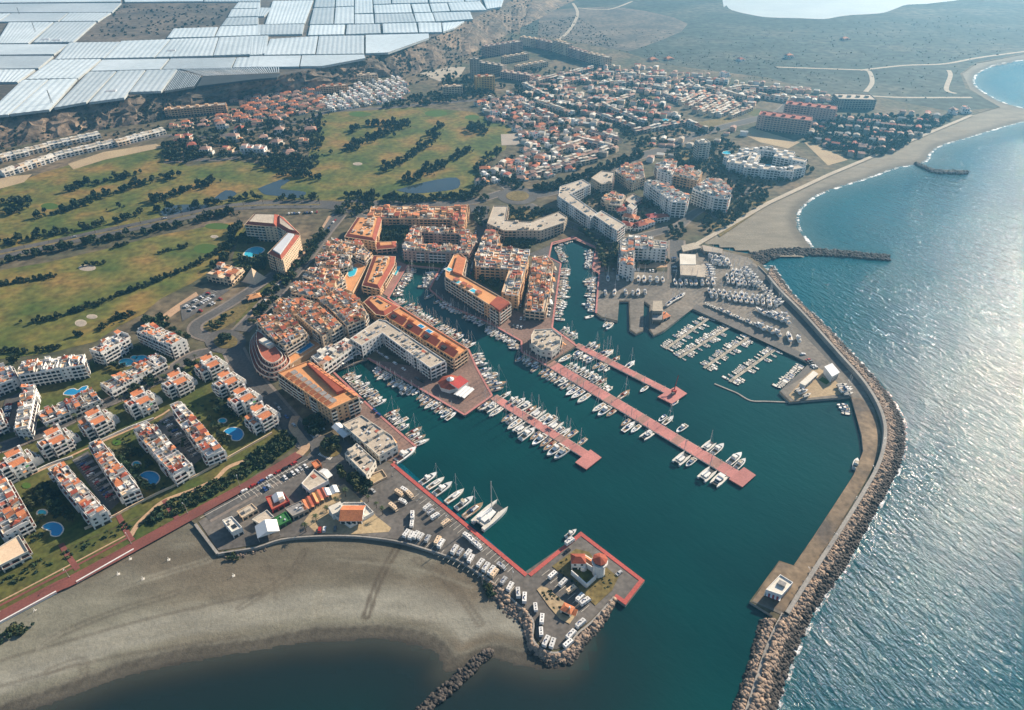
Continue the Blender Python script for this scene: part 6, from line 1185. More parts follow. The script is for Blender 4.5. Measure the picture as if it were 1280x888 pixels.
for px, st, of, lb in (([(238, 448), (200, 473), (160, 493), (125, 508), (87, 526), (50, 543), (0, 561)], 15, 6, 'street palm along the road between white rows and pavilions'), ([(0, 316), (60, 304), (120, 291), (180, 279), (232, 269), (290, 258), (350, 255), (400, 255)], 22, 0, 'median palm in the golf avenue'), ([(384, 664), (405, 645), (425, 628), (445, 612)], 7, 0, 'tall palm in the row along the sandy path'), ([(446, 612), (462, 628), (478, 644)], 7, 0, 'palm beside the sandy square facing van parking'), ([(500, 314), (545, 317), (584, 321)], 9, 0, 'palm along the street at the head of the inner basin'), ([(715, 288), (735, 298), (752, 320), (756, 345)], 9, 0, 'quayside palm at the head of the boat channel')):
    for w in along(px, st, of): tree(*w, rng.uniform(.85, 1.2), lb, lb + 's', True)
# tree masses that nobody could count
def trees_px(polys, z=LZ):
    out = []
    for poly, n, s0, s1 in polys:
        p = WL(poly, z); xs = [q[0] for q in p]; ys = [q[1] for q in p]; k = 0; t = 0
        while k < n and t < n * 60:
            t += 1; q = (rng.uniform(min(xs), max(xs)), rng.uniform(min(ys), max(ys)))
            if pip(q, p) and free(q): out.append((rng.randrange(9), q[0], q[1], z, rng.uniform(s0, s1), rng.uniform(0, 6.28), rng.uniform(.8, 1.2))); k += 1
    return out
def belt(px, n, wid, s0, s1):
    c = smooth(WL(px), 5); L = resample(c, max(.5, sum(dist(c[i], c[i + 1]) for i in range(len(c) - 1)) / n)); return [(rng.randrange(9), q[0] + rng.gauss(0, wid / 2), q[1] + rng.gauss(0, wid / 2), LZ, s0 + (s1 - s0) * rng.random() ** 1.4, rng.uniform(0, 6.28), rng.uniform(.75, 1.35)) for k_, q in enumerate(L) if math.sin(k_ * .31 + px[0][0]) + math.sin(k_ * .13 + px[0][1]) > -1.15]
golf = []
for px, n, w in (([(45, 273), (65, 268), (100, 258), (125, 248), (155, 238), (180, 230), (215, 222)], 150, 9), ([(85, 239), (100, 234), (112, 231)], 30, 6), ([(118, 232), (135, 226), (160, 222), (175, 218)], 45, 7), ([(192, 254), (215, 245), (235, 238), (255, 232), (270, 227)], 110, 12), ([(135, 262), (145, 260), (155, 258)], 14, 4), ([(0, 306), (40, 300), (60, 294), (90, 290), (130, 280)], 90, 6), ([(-30, 336), (30, 322), (80, 312), (130, 302), (200, 288), (260, 274), (300, 268)], 230, 6), ([(145, 278), (190, 266), (230, 262), (300, 250), (345, 250), (400, 250)], 120, 6), ([(0, 357), (20, 354), (45, 350), (68, 346)], 55, 6), ([(28, 406), (50, 402), (75, 396), (100, 388), (125, 380), (150, 370), (165, 364), (190, 354), (230, 338), (262, 322), (285, 305)], 200, 6), ([(200, 317), (215, 313), (235, 309)], 22, 4), ([(105, 333), (118, 331), (132, 329)], 10, 3), ([(145, 310), (160, 306)], 10, 3), ([(300, 282), (292, 300), (285, 320), (270, 335)], 80, 7), ([(125, 412), (140, 402), (155, 396), (168, 392)], 34, 7), ([(0, 441), (40, 440), (75, 436)], 40, 5), ([(95, 420), (104, 420)], 6, 3),
                  ([(430, 192), (445, 184), (455, 178), (470, 172), (485, 166), (505, 158)], 170, 13), ([(438, 168), (446, 162)], 22, 7), ([(462, 158), (480, 156), (506, 155)], 70, 9), ([(482, 214), (500, 204), (515, 196), (530, 184), (545, 170), (548, 158)], 170, 11), ([(512, 228), (535, 217), (555, 207), (575, 194), (588, 187)], 140, 10), ([(588, 168), (598, 158), (606, 168)], 70, 9), ([(596, 215), (606, 205), (612, 195), (625, 190)], 60, 9), ([(402, 145), (398, 165), (394, 190), (390, 210), (380, 218)], 130, 9), ([(345, 218), (380, 222), (400, 225)], 40, 6), ([(430, 246), (480, 248), (540, 250), (590, 244), (604, 225)], 150, 6), ([(-20, 258), (12, 254), (28, 252), (22, 266), (0, 268)], 70, 9)): low = px[0][1] > 300 and px[-1][1] > 295; golf += belt(px, int(n * (1.5 if low else .85)), w * (.65 if low else rng.uniform(.7, 1.2)), .3 if low else .35, .8 if low else 1.6)
golf += trees_px([([(318, 200), (360, 196), (395, 200), (385, 216), (330, 212)], 110, .9, 1.6), ([(200, 180), (235, 184), (260, 196), (230, 206), (205, 200)], 90, .9, 1.5)])
stuffmesh('golf_trees', FART, golf, LM, None, 'dark tree belts between the golf fairways', 'trees')
tp = trees_px([([(215, 175), (260, 168), (330, 152), (395, 150), (392, 195), (330, 200), (240, 200)], 240, .8, 1.5), ([(205, 160), (300, 140), (400, 130), (400, 140), (300, 162), (215, 172)], 110, .6, 1.1), ([(595, 128), (640, 118), (690, 120), (760, 160), (770, 190), (720, 215), (640, 230), (598, 234), (612, 205), (655, 190), (650, 168), (612, 150)], 420, .6, 1.2), ([(665, 236), (720, 222), (760, 205), (800, 192), (805, 197), (765, 213), (725, 232), (680, 242)], 200, .8, 1.4), ([(740, 120), (800, 120), (860, 150), (900, 165), (860, 172), (800, 190), (770, 170), (745, 150)], 260, .8, 1.4), ([(640, 85), (760, 88), (850, 100), (980, 118), (930, 140), (850, 125), (740, 108), (650, 110)], 420, .7, 1.2), ([(640, 108), (700, 112), (745, 140), (700, 150), (650, 135)], 150, .8, 1.4), ([(1005, 150), (1070, 145), (1195, 148), (1110, 193), (1070, 198), (1005, 176)], 560, .8, 1.5), ([(830, 190), (900, 175), (945, 190), (1000, 200), (1020, 215), (950, 240), (900, 235), (860, 220)], 330, .7, 1.3), ([(880, 250), (910, 236), (960, 240), (958, 252), (900, 290), (880, 296)], 130, .7, 1.2), ([(530, 118), (600, 112), (625, 120), (560, 130), (470, 138)], 160, .8, 1.4), ([(560, 92), (600, 100), (640, 112), (590, 118), (545, 112)], 120, .8, 1.3), ([(700, 240), (720, 234), (800, 250), (840, 262), (800, 290), (760, 292), (740, 285)], 150, .6, 1.0)])
stuffmesh('town_trees', FART, tp, LM, None, 'dark trees filling gardens and streets of the far town', 'trees')
tq = trees_px([([(636, 260), (695, 263), (665, 276), (634, 275)], 90, .55, .9), ([(630, 294), (675, 292), (664, 312), (632, 308)], 70, .6, 1.0), ([(480, 276), (555, 279), (516, 283), (505, 300), (476, 298)], 110, .8, 1.2), ([(528, 294), (570, 295), (572, 306), (530, 303)], 14, .6, .9), ([(352, 334), (400, 290), (412, 292), (372, 345), (330, 396), (308, 412), (318, 390)], 130, .6, 1.15), ([(300, 300), (310, 290), (345, 290), (340, 300), (310, 306)], 45, .7, 1.1), ([(298, 322), (330, 322), (335, 340), (305, 342)], 60, .7, 1.1), ([(590, 262), (612, 262), (606, 285), (594, 284)], 30, .7, 1.0), ([(410, 264), (440, 250), (480, 262), (440, 272)], 60, .6, 1.0), ([(450, 246), (600, 246), (610, 240), (612, 252), (460, 258)], 90, .8, 1.2), ([(620, 225), (645, 222), (660, 236), (640, 240)], 40, .6, 1.0), ([(800, 314), (832, 314), (836, 330), (800, 334)], 26, .5, .9), ([(720, 285), (760, 300), (775, 312), (770, 335), (752, 335), (744, 308)], 80, .6, 1.0), ([(180, 398), (205, 398), (215, 408), (200, 418), (182, 410)], 40, .8, 1.2), ([(190, 408), (240, 420), (240, 430), (205, 424)], 20, .7, 1.0), ([(250, 412), (270, 400), (300, 385), (270, 415)], 16, .6, .9), ([(478, 300), (495, 300), (492, 304), (478, 304)], 16, .7, 1.0)])
stuffmesh('street_trees', FART, tq, LM, None, 'dark trees in courtyards and verges round the marina blocks', 'trees')
bushes = [(t[0] % 6,) + t[1:] for t in trees_px([([(168, 660), (205, 630), (262, 604), (300, 585), (345, 556), (368, 556), (300, 602), (200, 655)], 330, .5, 1.5), ([(300, 580), (355, 540), (372, 552), (330, 585)], 160, .8, 1.8), ([(0, 722), (160, 652), (165, 660), (0, 740)], 60, .5, 1.0), ([(120, 560), (300, 480), (330, 520), (240, 590), (160, 640)], 120, .6, 1.2), ([(0, 640), (60, 600), (90, 650), (10, 700)], 70, .6, 1.2), ([(690, 708), (720, 688), (772, 722), (745, 755)], 60, .3, .7), ([(672, 736), (684, 736), (716, 764), (700, 772)], 26, .4, .8), ([(604, 728), (612, 728), (620, 745), (610, 745)], 12, .8, 1.4), ([(282, 690), (300, 690), (300, 702), (284, 700)], 14, .5, 1.0), ([(-10, 790), (20, 778), (45, 776), (40, 786), (0, 808)], 40, .5, 1.1)])]
stuffmesh('shrubs', BUSH, bushes, LM, None, 'low dark shrubs in the park strip and gardens', 'shrubs')
scr = [(t[0] % 6,) + t[1:] for t in trees_px([([(720, 30), (900, 40), (1190, 20), (1290, 40), (1280, 62), (1200, 90), (1190, 135), (1060, 118), (960, 95), (860, 86), (760, 62)], 600, .4, 1.2), ([(0, 190), (150, 165), (300, 135), (500, 100), (640, 45), (640, 60), (520, 105), (300, 150), (150, 175), (0, 205)], 500, .8, 2.0), ([(800, 60), (1000, 75), (1060, 110), (980, 105), (830, 84)], 180, .4, 1.1), ([(620, 40), (720, 20), (780, 60), (680, 54)], 350, .6, 1.6)])]
scr += [(rng.randrange(6), *lerp(bw[i], tw[i], u)[:2], LZ - 1 + (PZ - LZ + 1) * (u ** 1.1), rng.uniform(.8, 2.2), rng.uniform(0, 6.28), 1) for i, u in ((rng.randrange(150), rng.random()) for _ in range(1500))]
scr += [(t[0] % 6,) + t[1:] for t in trees_px([([(110, 48), (152, 8), (290, 6), (270, 32), (205, 44)], 260, .8, 2.4)], PZ)]
stuffmesh('scrub_bushes', BUSH, scr, ('scrub_leaf', 'scrub_leaf', 'scrub_leaf', 'bark'), None, 'scattered scrub bushes over the dry plain and cliff', 'scrub')
# ------------------------------------------------------------------ piers and pontoons
def pier(label, px, width, head=None, mat='pier_pink', z=1.6, name='pier', cat='pier', mat2='plaza_pink'):
    a, b = W(*px[0], z), W(*px[-1], z); L = dist(a, b); u = ((b[0] - a[0]) / L, (b[1] - a[1]) / L); v = (-u[1], u[0]); ang = math.atan2(u[1], u[0]); m = lerp(a, b, .5)
    T = Thing(name, label, cat, (*m, 0)); T.p('beam').box(*m, ang, L - .1, width - .1, z - .5, z - .06, 'concrete'); ns = max(3, int(L / 6))
    for i in range(ns): q = lerp(a, b, (i + .5) / ns); T.p('deck_slab#%d' % i).box(*q, ang, L / ns - .12, width, z - .3, z + rng.uniform(-.015, .015), mat if i % 5 else mat2 or mat)
    T.p('fascia').box(*m, ang, L - .4, width + .5, z - .7, z - .12, 'offwhite'); n = max(2, int(L / 14))
    for i in range(n):
        for s in (-1, 1): c = (a[0] + u[0] * L * (i + .5) / n + v[0] * s * width * .38, a[1] + u[1] * L * (i + .5) / n + v[1] * s * width * .38); T.p('pile#%d%d' % (i, s)).box(*c, ang, .8, .8, -2, z - .5, 'concrete')
    for i in range(int(L / 9)): 
        for s in (-1, 1): c = (a[0] + u[0] * 9 * (i + .5) + v[0] * s * (width / 2 - .35), a[1] + u[1] * 9 * (i + .5) + v[1] * s * (width / 2 - .35)); T.p('service_posts').box(*c, ang, .35, .35, z, z + 1.1, 'offwhite')
    if head:
        q = ccw(WL(head, z)); T.p('pier_head').prism(q, z - .8, z + .03, mat); k = 0
        for c in inset(q, 2.5): T.p('pile#h%d' % k).box(*c, ang, 1, 1, -2, z - .7, 'concrete'); k += 1
    T.done(stuff=('service_posts',)); return u
pier('pink decked pier with square head, the shortest of three', [(617, 496), (732, 568)], 7.0, [(719, 578), (733, 587), (752, 572), (738, 562)])
pier('longest pink decked pier with square head reaching far into the basin', [(686, 453), (920, 594)], 9.5, [(911, 599), (928, 609), (945, 594), (930, 584)])
pier('pink decked pier with crane barge at its square head', [(720, 431), (836, 490)], 6.5, [(822, 496), (840, 505), (859, 492), (845, 483)])
PONT = [((832, 436), (887, 397)), ((849, 447), (913, 408)), ((880, 460), (938, 420)), ((912, 477), (970, 436))]
for k, (a, b) in enumerate(PONT): pier('narrow grey pontoon with small boats, %s from the boatyard workshop' % ('first', 'second', 'third', 'fourth')[k], (a, b), 1.8, None, 'path_sand', .9, 'pontoon', 'pontoon', 'stone')
c = smooth(WL([(893, 480), (910, 487), (922, 492), (938, 501), (958, 502), (985, 503)], .4), 4); strip('floating_boom', c, 1.2, .5, 'concrete', sm=0, kind=None, label='thin floating boom curving from the mole corner across the water', cat='boom', thick=.5, world=True)

# ------------------------------------------------------------------ boats (bow along +x, origin amidships at the waterline)
def hull(mb, L, B, fb, mat, deckm, tr=.8, full=.5, z0=-.35, rake=.06, cy=0):
    N = 9; ring = []
    for i in range(N + 1):
        t = i / N; x = -L / 2 + L * t; w = B / 2 * (tr + (1 - tr) * min(1, t / .35)) if t < .45 else B / 2 * max(.02, (1 - ((t - .45) / .55) ** (1.8 + full)))
        zs = fb * (1 + .25 * t * t); xb = x - rake * L * t * t
        ring.append([(x, cy - w, zs), (xb, cy - w * .78, z0), (xb, cy + w * .78, z0), (x, cy + w, zs)])
    for i in range(N):
        a, b = ring[i], ring[i + 1]
        mb.poly([a[1], b[1], b[0], a[0]], mat); mb.poly([b[2], a[2], a[3], b[3]], mat); mb.poly([a[0], b[0], b[3], a[3]], deckm)
    mb.poly([ring[0][0], ring[0][3], ring[0][2], ring[0][1]], mat); return ring
def wedge(mb, x0, x1, w0, w1, z0, z1, mat, f=.7, b=.0, top=None, cy=0):
    lo = [(x0, cy - w0, z0), (x1, cy - w1, z0), (x1, cy + w1, z0), (x0, cy + w0, z0)]; l = x1 - x0; hi = [(x0 + l * b, cy - w0 * .86, z1), (x1 - l * f, cy - w1 * .9 - (w0 - w1) * .5 * f, z1), (x1 - l * f, cy + w1 * .9 + (w0 - w1) * .5 * f, z1), (x0 + l * b, cy + w0 * .86, z1)]
    for i in range(4): j = (i + 1) % 4; mb.poly([lo[i], lo[j], hi[j], hi[i]], mat)
    mb.poly(hi, top or mat)
def sail_parts(L, hm='gelcoat', cv='canvas_blue', dk='deck'):
    B = L * .31; fb = .95 + L * .02; D = {}
    h = MB(); hull(h, L, B, fb, hm, dk); D['hull'] = h
    c = MB(); wedge(c, -L * .08, L * .26, B * .30, B * .2, fb, fb + .55, 'gelcoat', .25); wedge(c, -L * .04, L * .2, B * .305, B * .235, fb + .2, fb + .42, 'glass', .1); wedge(c, -L * .16, -L * .04, B * .27, B * .27, fb + .05, fb + 1.15, cv, .5); D['cabin'] = c
    k = MB(); wedge(k, -L * .44, -L * .16, B * .27, B * .27, fb + .02, fb + .09, 'teak', 0); wedge(k, -L * .45, -L * .15, B * .36, B * .36, fb + .01, fb + .05, 'gelcoat', 0); D['cockpit'] = k
    m = MB(); m.bar((L * .08, 0, fb), (L * .08, 0, fb + L * 1.18), .2, 'alloy'); m.bar((L * .08, -B * .3, fb + L * .62), (L * .08, B * .3, fb + L * .62), .09, 'alloy'); m.bar((L * .49, 0, fb + .5), (L * .08, 0, fb + L * 1.12), .08, 'alloy'); m.bar((-L * .48, 0, fb + .3), (L * .08, 0, fb + L * 1.16), .05, 'alloy'); D['mast'] = m
    b = MB(); b.bar((L * .07, 0, fb + 1.5), (-L * .34, 0, fb + 1.4), .36, cv); D['boom'] = b; return D
def motor_parts(L, hm='gelcoat', fly=True, cv='canvas_blue'):
    B = L * .33; fb = 1.0 + L * .03; D = {}
    h = MB(); hull(h, L, B, fb, hm, 'gelcoat', .92, .9); D['hull'] = h
    c = MB(); wedge(c, -L * .18, L * .22, B * .38, B * .26, fb, fb + 1.25, 'gelcoat', .34, 0); wedge(c, -L * .15, L * .215, B * .385, B * .275, fb + .55, fb + 1.05, 'glass', .26, 0); D['cabin'] = c
    k = MB(); wedge(k, -L * .46, -L * .18, B * .38, B * .4, fb + .02, fb + .08, 'teak', 0); wedge(k, -L * .46, -L * .40, B * .34, B * .34, fb + .1, fb + .6, 'offwhite', 0); D['cockpit'] = k
    f = MB()
    if fly: wedge(f, -L * .22, L * .02, B * .34, B * .26, fb + 1.25, fb + 1.95, 'gelcoat', .3, .05, 'deck'); wedge(f, -L * .16, -L * .04, B * .3, B * .28, fb + 2.7, fb + 2.82, cv, 0); f.bar((-L * .2, 0, fb + 1.9), (-L * .2, 0, fb + 3.6), .14, 'alloy')
    else: wedge(f, -L * .34, -L * .14, B * .32, B * .3, fb + 1.2, fb + 1.35, cv, .1)
    D['flybridge' if fly else 'bimini'] = f; return D
def cat_parts(L, sail=True):
    B = L * .54; fb = 1.5; D = {}; h = MB(); hull(h, L, B * .26, fb, 'gelcoat', 'deck', .8, .7, cy=-B * .36); D['hull'] = h; h = MB(); hull(h, L, B * .26, fb, 'gelcoat', 'deck', .8, .7, cy=B * .36); D['hull#b'] = h
    b = MB(); b.box(-L * .1, 0, 0, L * .62, B * .6, .7, fb + .02, 'gelcoat', 'deck'); D['bridge_deck'] = b
    t = MB(); t.box(L * .3, 0, 0, L * .18, B * .56, fb - .15, fb - .08, 'shade_net'); D['trampoline'] = t
    c = MB(); wedge(c, -L * .2, L * .2, B * .34, B * .22, fb, fb + 1.25, 'gelcoat', .3, 0); wedge(c, -L * .17, L * .195, B * .345, B * .235, fb + .45, fb + .95, 'glass', .2, 0); wedge(c, -L * .4, -L * .18, B * .3, B * .3, fb + 1.9, fb + 2.05, 'gelcoat', 0); D['cabin'] = c
    if sail:
        m = MB(); m.bar((L * .06, 0, fb), (L * .06, 0, fb + L * 1.2), .26, 'alloy'); m.bar((L * .42, 0, fb), (L * .06, 0, fb + L * 1.1), .1, 'alloy'); D['mast'] = m; o = MB(); o.bar((L * .05, 0, fb + 2.6), (-L * .38, 0, fb + 2.5), .5, 'canvas_white'); D['boom'] = o
    return D
def small_parts(L, hm='gelcoat', cv=None):
    B = L * .37; fb = .75; D = {}; h = MB(); hull(h, L, B, fb, hm, 'offwhite', .88, .6); D['hull'] = h
    k = MB(); wedge(k, -L * .42, L * .12, B * .34, B * .3, fb + .01, fb + .06, cv or 'roof_grey', .1); D['cockpit'] = k; c = MB(); wedge(c, L * .06, L * .2, B * .3, B * .22, fb, fb + .5, 'glass', .5); D['windscreen'] = c
    o = MB(); o.box(-L * .53, 0, 0, .5, .4, .2, 1.3, 'dark'); D['outboard'] = o; return D
def join(D):
    mb = MB()
    for p in D.values():
        i = len(mb.v); mb.v += p.v; mb.f += [tuple(k + i for k in f) for f in p.f]; mb.m += [mb.mi(p.names[k]) for k in p.m]
    return mb
PROTO = {}
def reg(key, name, D, L): PROTO[key] = (name, {k: v.mesh(k.split('#')[0]) for k, v in D.items()}, join(D).mesh(name), L)
for i, (L, hm, cv) in enumerate(((9, 'gelcoat', 'canvas_blue'), (10.5, 'gelcoat', 'canvas_tan'), (12, 'gelcoat', 'canvas_blue'), (13.5, 'gelcoat', 'canvas_white'), (11, 'hull_blue', 'canvas_tan'), (10, 'gelcoat', 'canvas_white'), (8, 'gelcoat', 'green_paint'), (14.5, 'hull_blue', 'canvas_blue'), (11.5, 'gelcoat', 'hull_red'))): reg('s%d' % i, 'sailing_yacht', sail_parts(L, hm, cv, ('deck', 'gelcoat', 'teak')[i % 3]), L)
for i, (L, hm, fl, cv) in enumerate(((8, 'gelcoat', False, 'canvas_blue'), (10, 'gelcoat', True, 'canvas_white'), (12, 'gelcoat', True, 'canvas_tan'), (9, 'hull_blue', False, 'canvas_white'), (14, 'gelcoat', True, 'canvas_white'))): reg('m%d' % i, 'motor_yacht', motor_parts(L, hm, fl, cv), L)
for i, (L, hm, cv) in enumerate(((5.5, 'gelcoat', None), (6.5, 'gelcoat', 'canvas_blue'), (6, 'hull_blue', 'deck'), (7, 'gelcoat', 'canvas_white'))): reg('b%d' % i, 'motorboat', small_parts(L, hm, cv), L)
reg('c0', 'catamaran', cat_parts(13), 13); reg('c1', 'motor_catamaran', cat_parts(12, False), 12)
MIX = {'mix': ['s0', 's1', 's2', 's5', 's4', 'm0', 'm1', 's1', 's3', 'm3', 's6', 's8', 'b3', 'm2'], 'sail': ['s0', 's1', 's2', 's3', 's4', 's5', 's2', 's6', 's8', 'm1'], 'motor': ['m0', 'm1', 'm2', 'm3', 'm1'], 'big': ['s3', 'm4', 'm2', 's2', 'c0', 's7', 's1', 's8', 'm1'], 'small': ['b0', 'b1', 'b2', 'b3', 'm0'], 'cats': ['c0', 'm4', 'c1', 'm2'], 'tiny': ['b0', 'b1', 'b2', 'b3']}
BN = [0]
def boat(key, x, y, rz, label, group, s=1.0, z=0.0, detail=True):
    name, parts, whole, L = PROTO[key]; BN[0] += 1
    cat = {'sailing_yacht': 'sailboat', 'motor_yacht': 'motor yacht', 'motorboat': 'boat', 'catamaran': 'catamaran', 'motor_catamaran': 'catamaran'}[name]
    o = link(name, None if detail else whole, None, (x, y, z), rz); o.scale = (s, s, s); tag(o, label, cat, group)
    if detail:
        mk_ = {k: link(k.split('#')[0], me, o) for k, me in parts.items()}
        for sub, host in (('boom', 'mast'), ('flybridge', 'cabin'), ('bimini', 'cockpit'), ('outboard', 'hull'), ('trampoline', 'bridge_deck')):
            if sub in mk_ and host in mk_: mk_[sub].parent = mk_[host]
    return o
KIND = {'s': 'white sailing yacht', 'm': 'white motor yacht', 'b': 'small open motorboat', 'c': 'white catamaran'}
def berth(p0, p1, toward, where, mix='mix', fill=1.0, gap=.35, smin=.85, smax=1.1, off=1.2, detail=True, z0=LZ, stern=True):
    """boats side by side along a quay, moored stern or bow to it"""
    a, b, t = W(*p0, z0), W(*p1, z0), W(*toward, 0); L = dist(a, b); u = ((b[0] - a[0]) / L, (b[1] - a[1]) / L); n = (-u[1], u[0])
    if (t[0] - a[0]) * n[0] + (t[1] - a[1]) * n[1] < 0: n = (-n[0], -n[1])
    s = .5
    while True:
        k = rng.choice(MIX[mix]); sc = rng.uniform(smin, smax); BL = PROTO[k][3] * sc; beam = BL * (.33 if k[0] != 'c' else .56) + gap + rng.uniform(0, .4)
        if s + beam > L: break
        if rng.random() < fill:
            d = off + BL / 2 + rng.uniform(-.3, .5); c = (a[0] + u[0] * (s + beam / 2) + n[0] * d, a[1] + u[1] * (s + beam / 2) + n[1] * d); out = rng.random() < .75 if stern else rng.random() < .3
            boat(k, c[0], c[1], math.atan2(n[1], n[0]) + (0 if out else math.pi) + rng.uniform(-.05, .05), KIND[k[0]] + ' ' + where, KIND[k[0]] + 's ' + where, sc, detail=detail)
        s += beam
berth((424, 470), (469, 513), (500, 470), 'moored below the long salmon block', 'mix', .97, smin=.9, smax=1.2); berth((476, 519), (517, 555), (560, 500), 'moored beside the shopping hall quay', 'mix', .95, smin=.9, smax=1.2)
berth((470, 454), (530, 489), (480, 500), 'moored in the shade of the white L-shaped block', 'mix', .9); berth((530, 489), (579, 517), (530, 540), 'moored below the round plaza restaurant', 'mix', .97, smin=.9, smax=1.15)
berth((489, 376), (584, 436), (580, 390), 'moored along the red tiled waterfront block', 'sail', .93); berth((587, 442), (596, 462), (640, 440), 'moored at the bend of the red tiled block quay', 'mix', .9, detail=True); berth((596, 462), (612, 490), (660, 460), 'moored off the round plaza restaurant on its channel side', 'mix', 1, smax=1.3)
berth((508, 334), (487, 370), (540, 360), 'moored by the orange quay terrace', 'mix', .92, smin=.75, smax=.95, detail=False); berth((549, 338), (538, 361), (510, 350), 'moored at the head of the inner basin', 'mix', .95, smin=.75, smax=1, detail=False)
berth((541, 365), (610, 403), (540, 400), 'moored below the boomerang-shaped block', 'mix', .75, smin=.75, smax=1.0); berth((612, 405), (650, 426), (620, 440), 'moored below the brick plaza with parked cars', 'mix', .97, smin=.8, smax=1.05)
berth((652, 429), (652, 439), (630, 435), 'moored in the notch beside pier pavilion', 'mix', 1); berth((654, 441), (684, 457), (650, 470), 'moored below the dodecagon pier pavilion', 'mix', 1, smin=.9, smax=1.2)
berth((684, 458), (735, 489), (690, 490), 'on the inner half of the longest pier, seaward side', 'big', .95, z0=1.6); berth((735, 489), (810, 535), (740, 540), 'on the middle of the longest pier, seaward side', 'big', .62, z0=1.6); berth((810, 535), (915, 598), (820, 580), 'on the outer half of the longest pier, seaward side', 'cats', .8, z0=1.6)
berth((693, 451), (762, 492), (740, 450), 'on the inner half of the longest pier, boatyard side', 'mix', .95, z0=1.6); berth((762, 492), (840, 539), (830, 500), 'on the middle of the longest pier, boatyard side', 'mix', .35, z0=1.6, smin=1.0, smax=1.25); berth((840, 539), (926, 590), (900, 540), 'on the outer half of the longest pier, boatyard side', 'cats', .5, z0=1.6)
berth((697, 413), (718, 427), (730, 400), 'moored between pier pavilion and boatyard piers', 'sail', 1, smin=.85, smax=1.1); berth((723, 436), (748, 449), (720, 460), 'moored at the root of the crane pier', 'small', 1, z0=1.6, smin=1.1, smax=1.4); berth((750, 450), (820, 486), (760, 490), 'along the outer crane pier, long pier side', 'mix', .3, z0=1.6); berth((728, 434), (826, 485), (800, 450), 'along the crane pier, boatyard side', 'big', .36, z0=1.6)
berth((620, 497), (726, 563), (700, 510), 'on the shortest pier, inner basin side', 'big', .85, z0=1.6, smin=.9, smax=1.15); berth((617, 500), (722, 566), (640, 560), 'on the shortest pier, harbour mouth side', 'big', .68, z0=1.6, smin=.95, smax=1.2)
berth((700, 334), (690, 404), (740, 370), 'moored along the quayside houses in the channel', 'mix', .95, smin=.8, smax=1, detail=False); berth((691, 308), (700, 328), (720, 320), 'moored at the channel head beside palm promenade', 'mix', .9, smin=.7, smax=.9, detail=False); berth((692, 304), (714, 298), (710, 320), 'moored at the very top of the channel', 'small', .9, detail=False); berth((744, 313), (741, 336), (710, 320), 'moored opposite the quayside houses by palm promenade', 'motor', .95, smin=.7, smax=.95, detail=False); berth((748, 345), (745, 391), (710, 365), 'moored beside the boatyard lift pier', 'mix', .95, smin=.8, smax=1, detail=False)
for k, (a, b) in enumerate(PONT):
    w = 'on the %s narrow pontoon from the workshop' % ('first', 'second', 'third', 'fourth')[k]; d = (b[0] - a[0], b[1] - a[1])
    berth(a, b, (a[0] - 10, a[1] - 25), w, 'tiny', .85, gap=.55, off=1.5, z0=.9, smin=.7, smax=.98, detail=False); berth(a, b, (b[0] + 10, b[1] + 25), w, 'tiny', .5, gap=.6, off=1.5, z0=.9, smin=.7, smax=.98, detail=False)
berth((1009, 458), (977, 487), (970, 450), 'tied at the triangular sandy mole', 'tiny', .9, smin=.9, smax=1.2, detail=False)
berth((1062, 502), (1066, 520), (1040, 515), 'tied against the inner face of the mole', 'small', .8, detail=False); berth((757, 400), (771, 404), (760, 430), 'moored at the tip of the lift pier', 'mix', 1, detail=False)
# hand placed larger boats along the open quay
def single(key, px, to, s, label, z=0):
    a, b = W(*px, 1), W(*to, 1); boat(key, *a, math.atan2(b[1] - a[1], b[0] - a[0]), label, None, s, z)
single('m4', (536, 598), (545, 592), 1.0, 'white motor cruiser with long foredeck, first on the open van quay'); single('s3', (545, 604), (554, 598), 1.05, 'broad white motorsailer second along the open van quay'); single('m4', (554, 611), (564, 604), 1.1, 'white enclosed motor yacht with flat roof on the open van quay'); single('s3', (569, 620), (580, 612), 1.15, 'tan decked sailing yacht with tall mast on the open van quay'); single('m2', (581, 629), (591, 622), 1.2, 'white motor yacht between two sailing yachts on the open van quay'); single('s2', (592, 638), (603, 630), 1.35, 'low white sailing yacht beside the giant catamaran'); single('c0', (613, 645), (627, 633), 1.75, 'giant white sailing catamaran at the open van quay')
single('m4', (507, 569), (519, 561), 1.35, 'white working boat with high bridge at the quay corner'); single('s3', (527, 553), (537, 549), .9, 'white sailing boat lying alongside the shopping hall quay end'); single('s2', (606, 507), (616, 500), 1.1, 'dark decked yacht alongside the plaza restaurant quay'); single('s4', (620, 515), (630, 507), 1.0, 'blue hulled yacht near the shortest pier root'); single('m1', (714, 667), (722, 661), .9, 'white motor boat at the tip of the tower quay'); single('s2', (757, 441), (768, 436), 1.1, 'sailing yacht lying off the crane pier root'); single('b3', (737, 396), (745, 394), 1.3, 'long grey workboat by the lift pier'); single('m2', (1070, 580), (1072, 572), 1.0, 'white boat moored alone inside the curved mole'); single('b1', (844, 503), (858, 494), 1.3, 'small workboat tied at the crane pier head')
def barge():
    x, y = W(842, 492, 1.6); T = Thing('barge_crane', 'rusty red lattice crane on the head of the pier', 'crane', (x, y, 1.6)); T.p('turntable').cone(x, y, 1.6, 2.6, 1.8, 1.6, 10, 'dark_concrete'); T.p('cab').box(x, y, .5, 3, 2.4, 2.6, 5, 'red_paint'); T.p('jib').bar((x, y, 4.8), (x + 4, y + 9, 12), .6, 'hull_red'); T.p('jib_stay').bar((x - 1, y - 2, 6.5), (x + 4, y + 9, 12), .2, 'hull_red'); T.p('counterweight').box(x - 1.3, y - 2.6, .5, 2.2, 1.6, 2.8, 4.4, 'dark_concrete'); T.done()
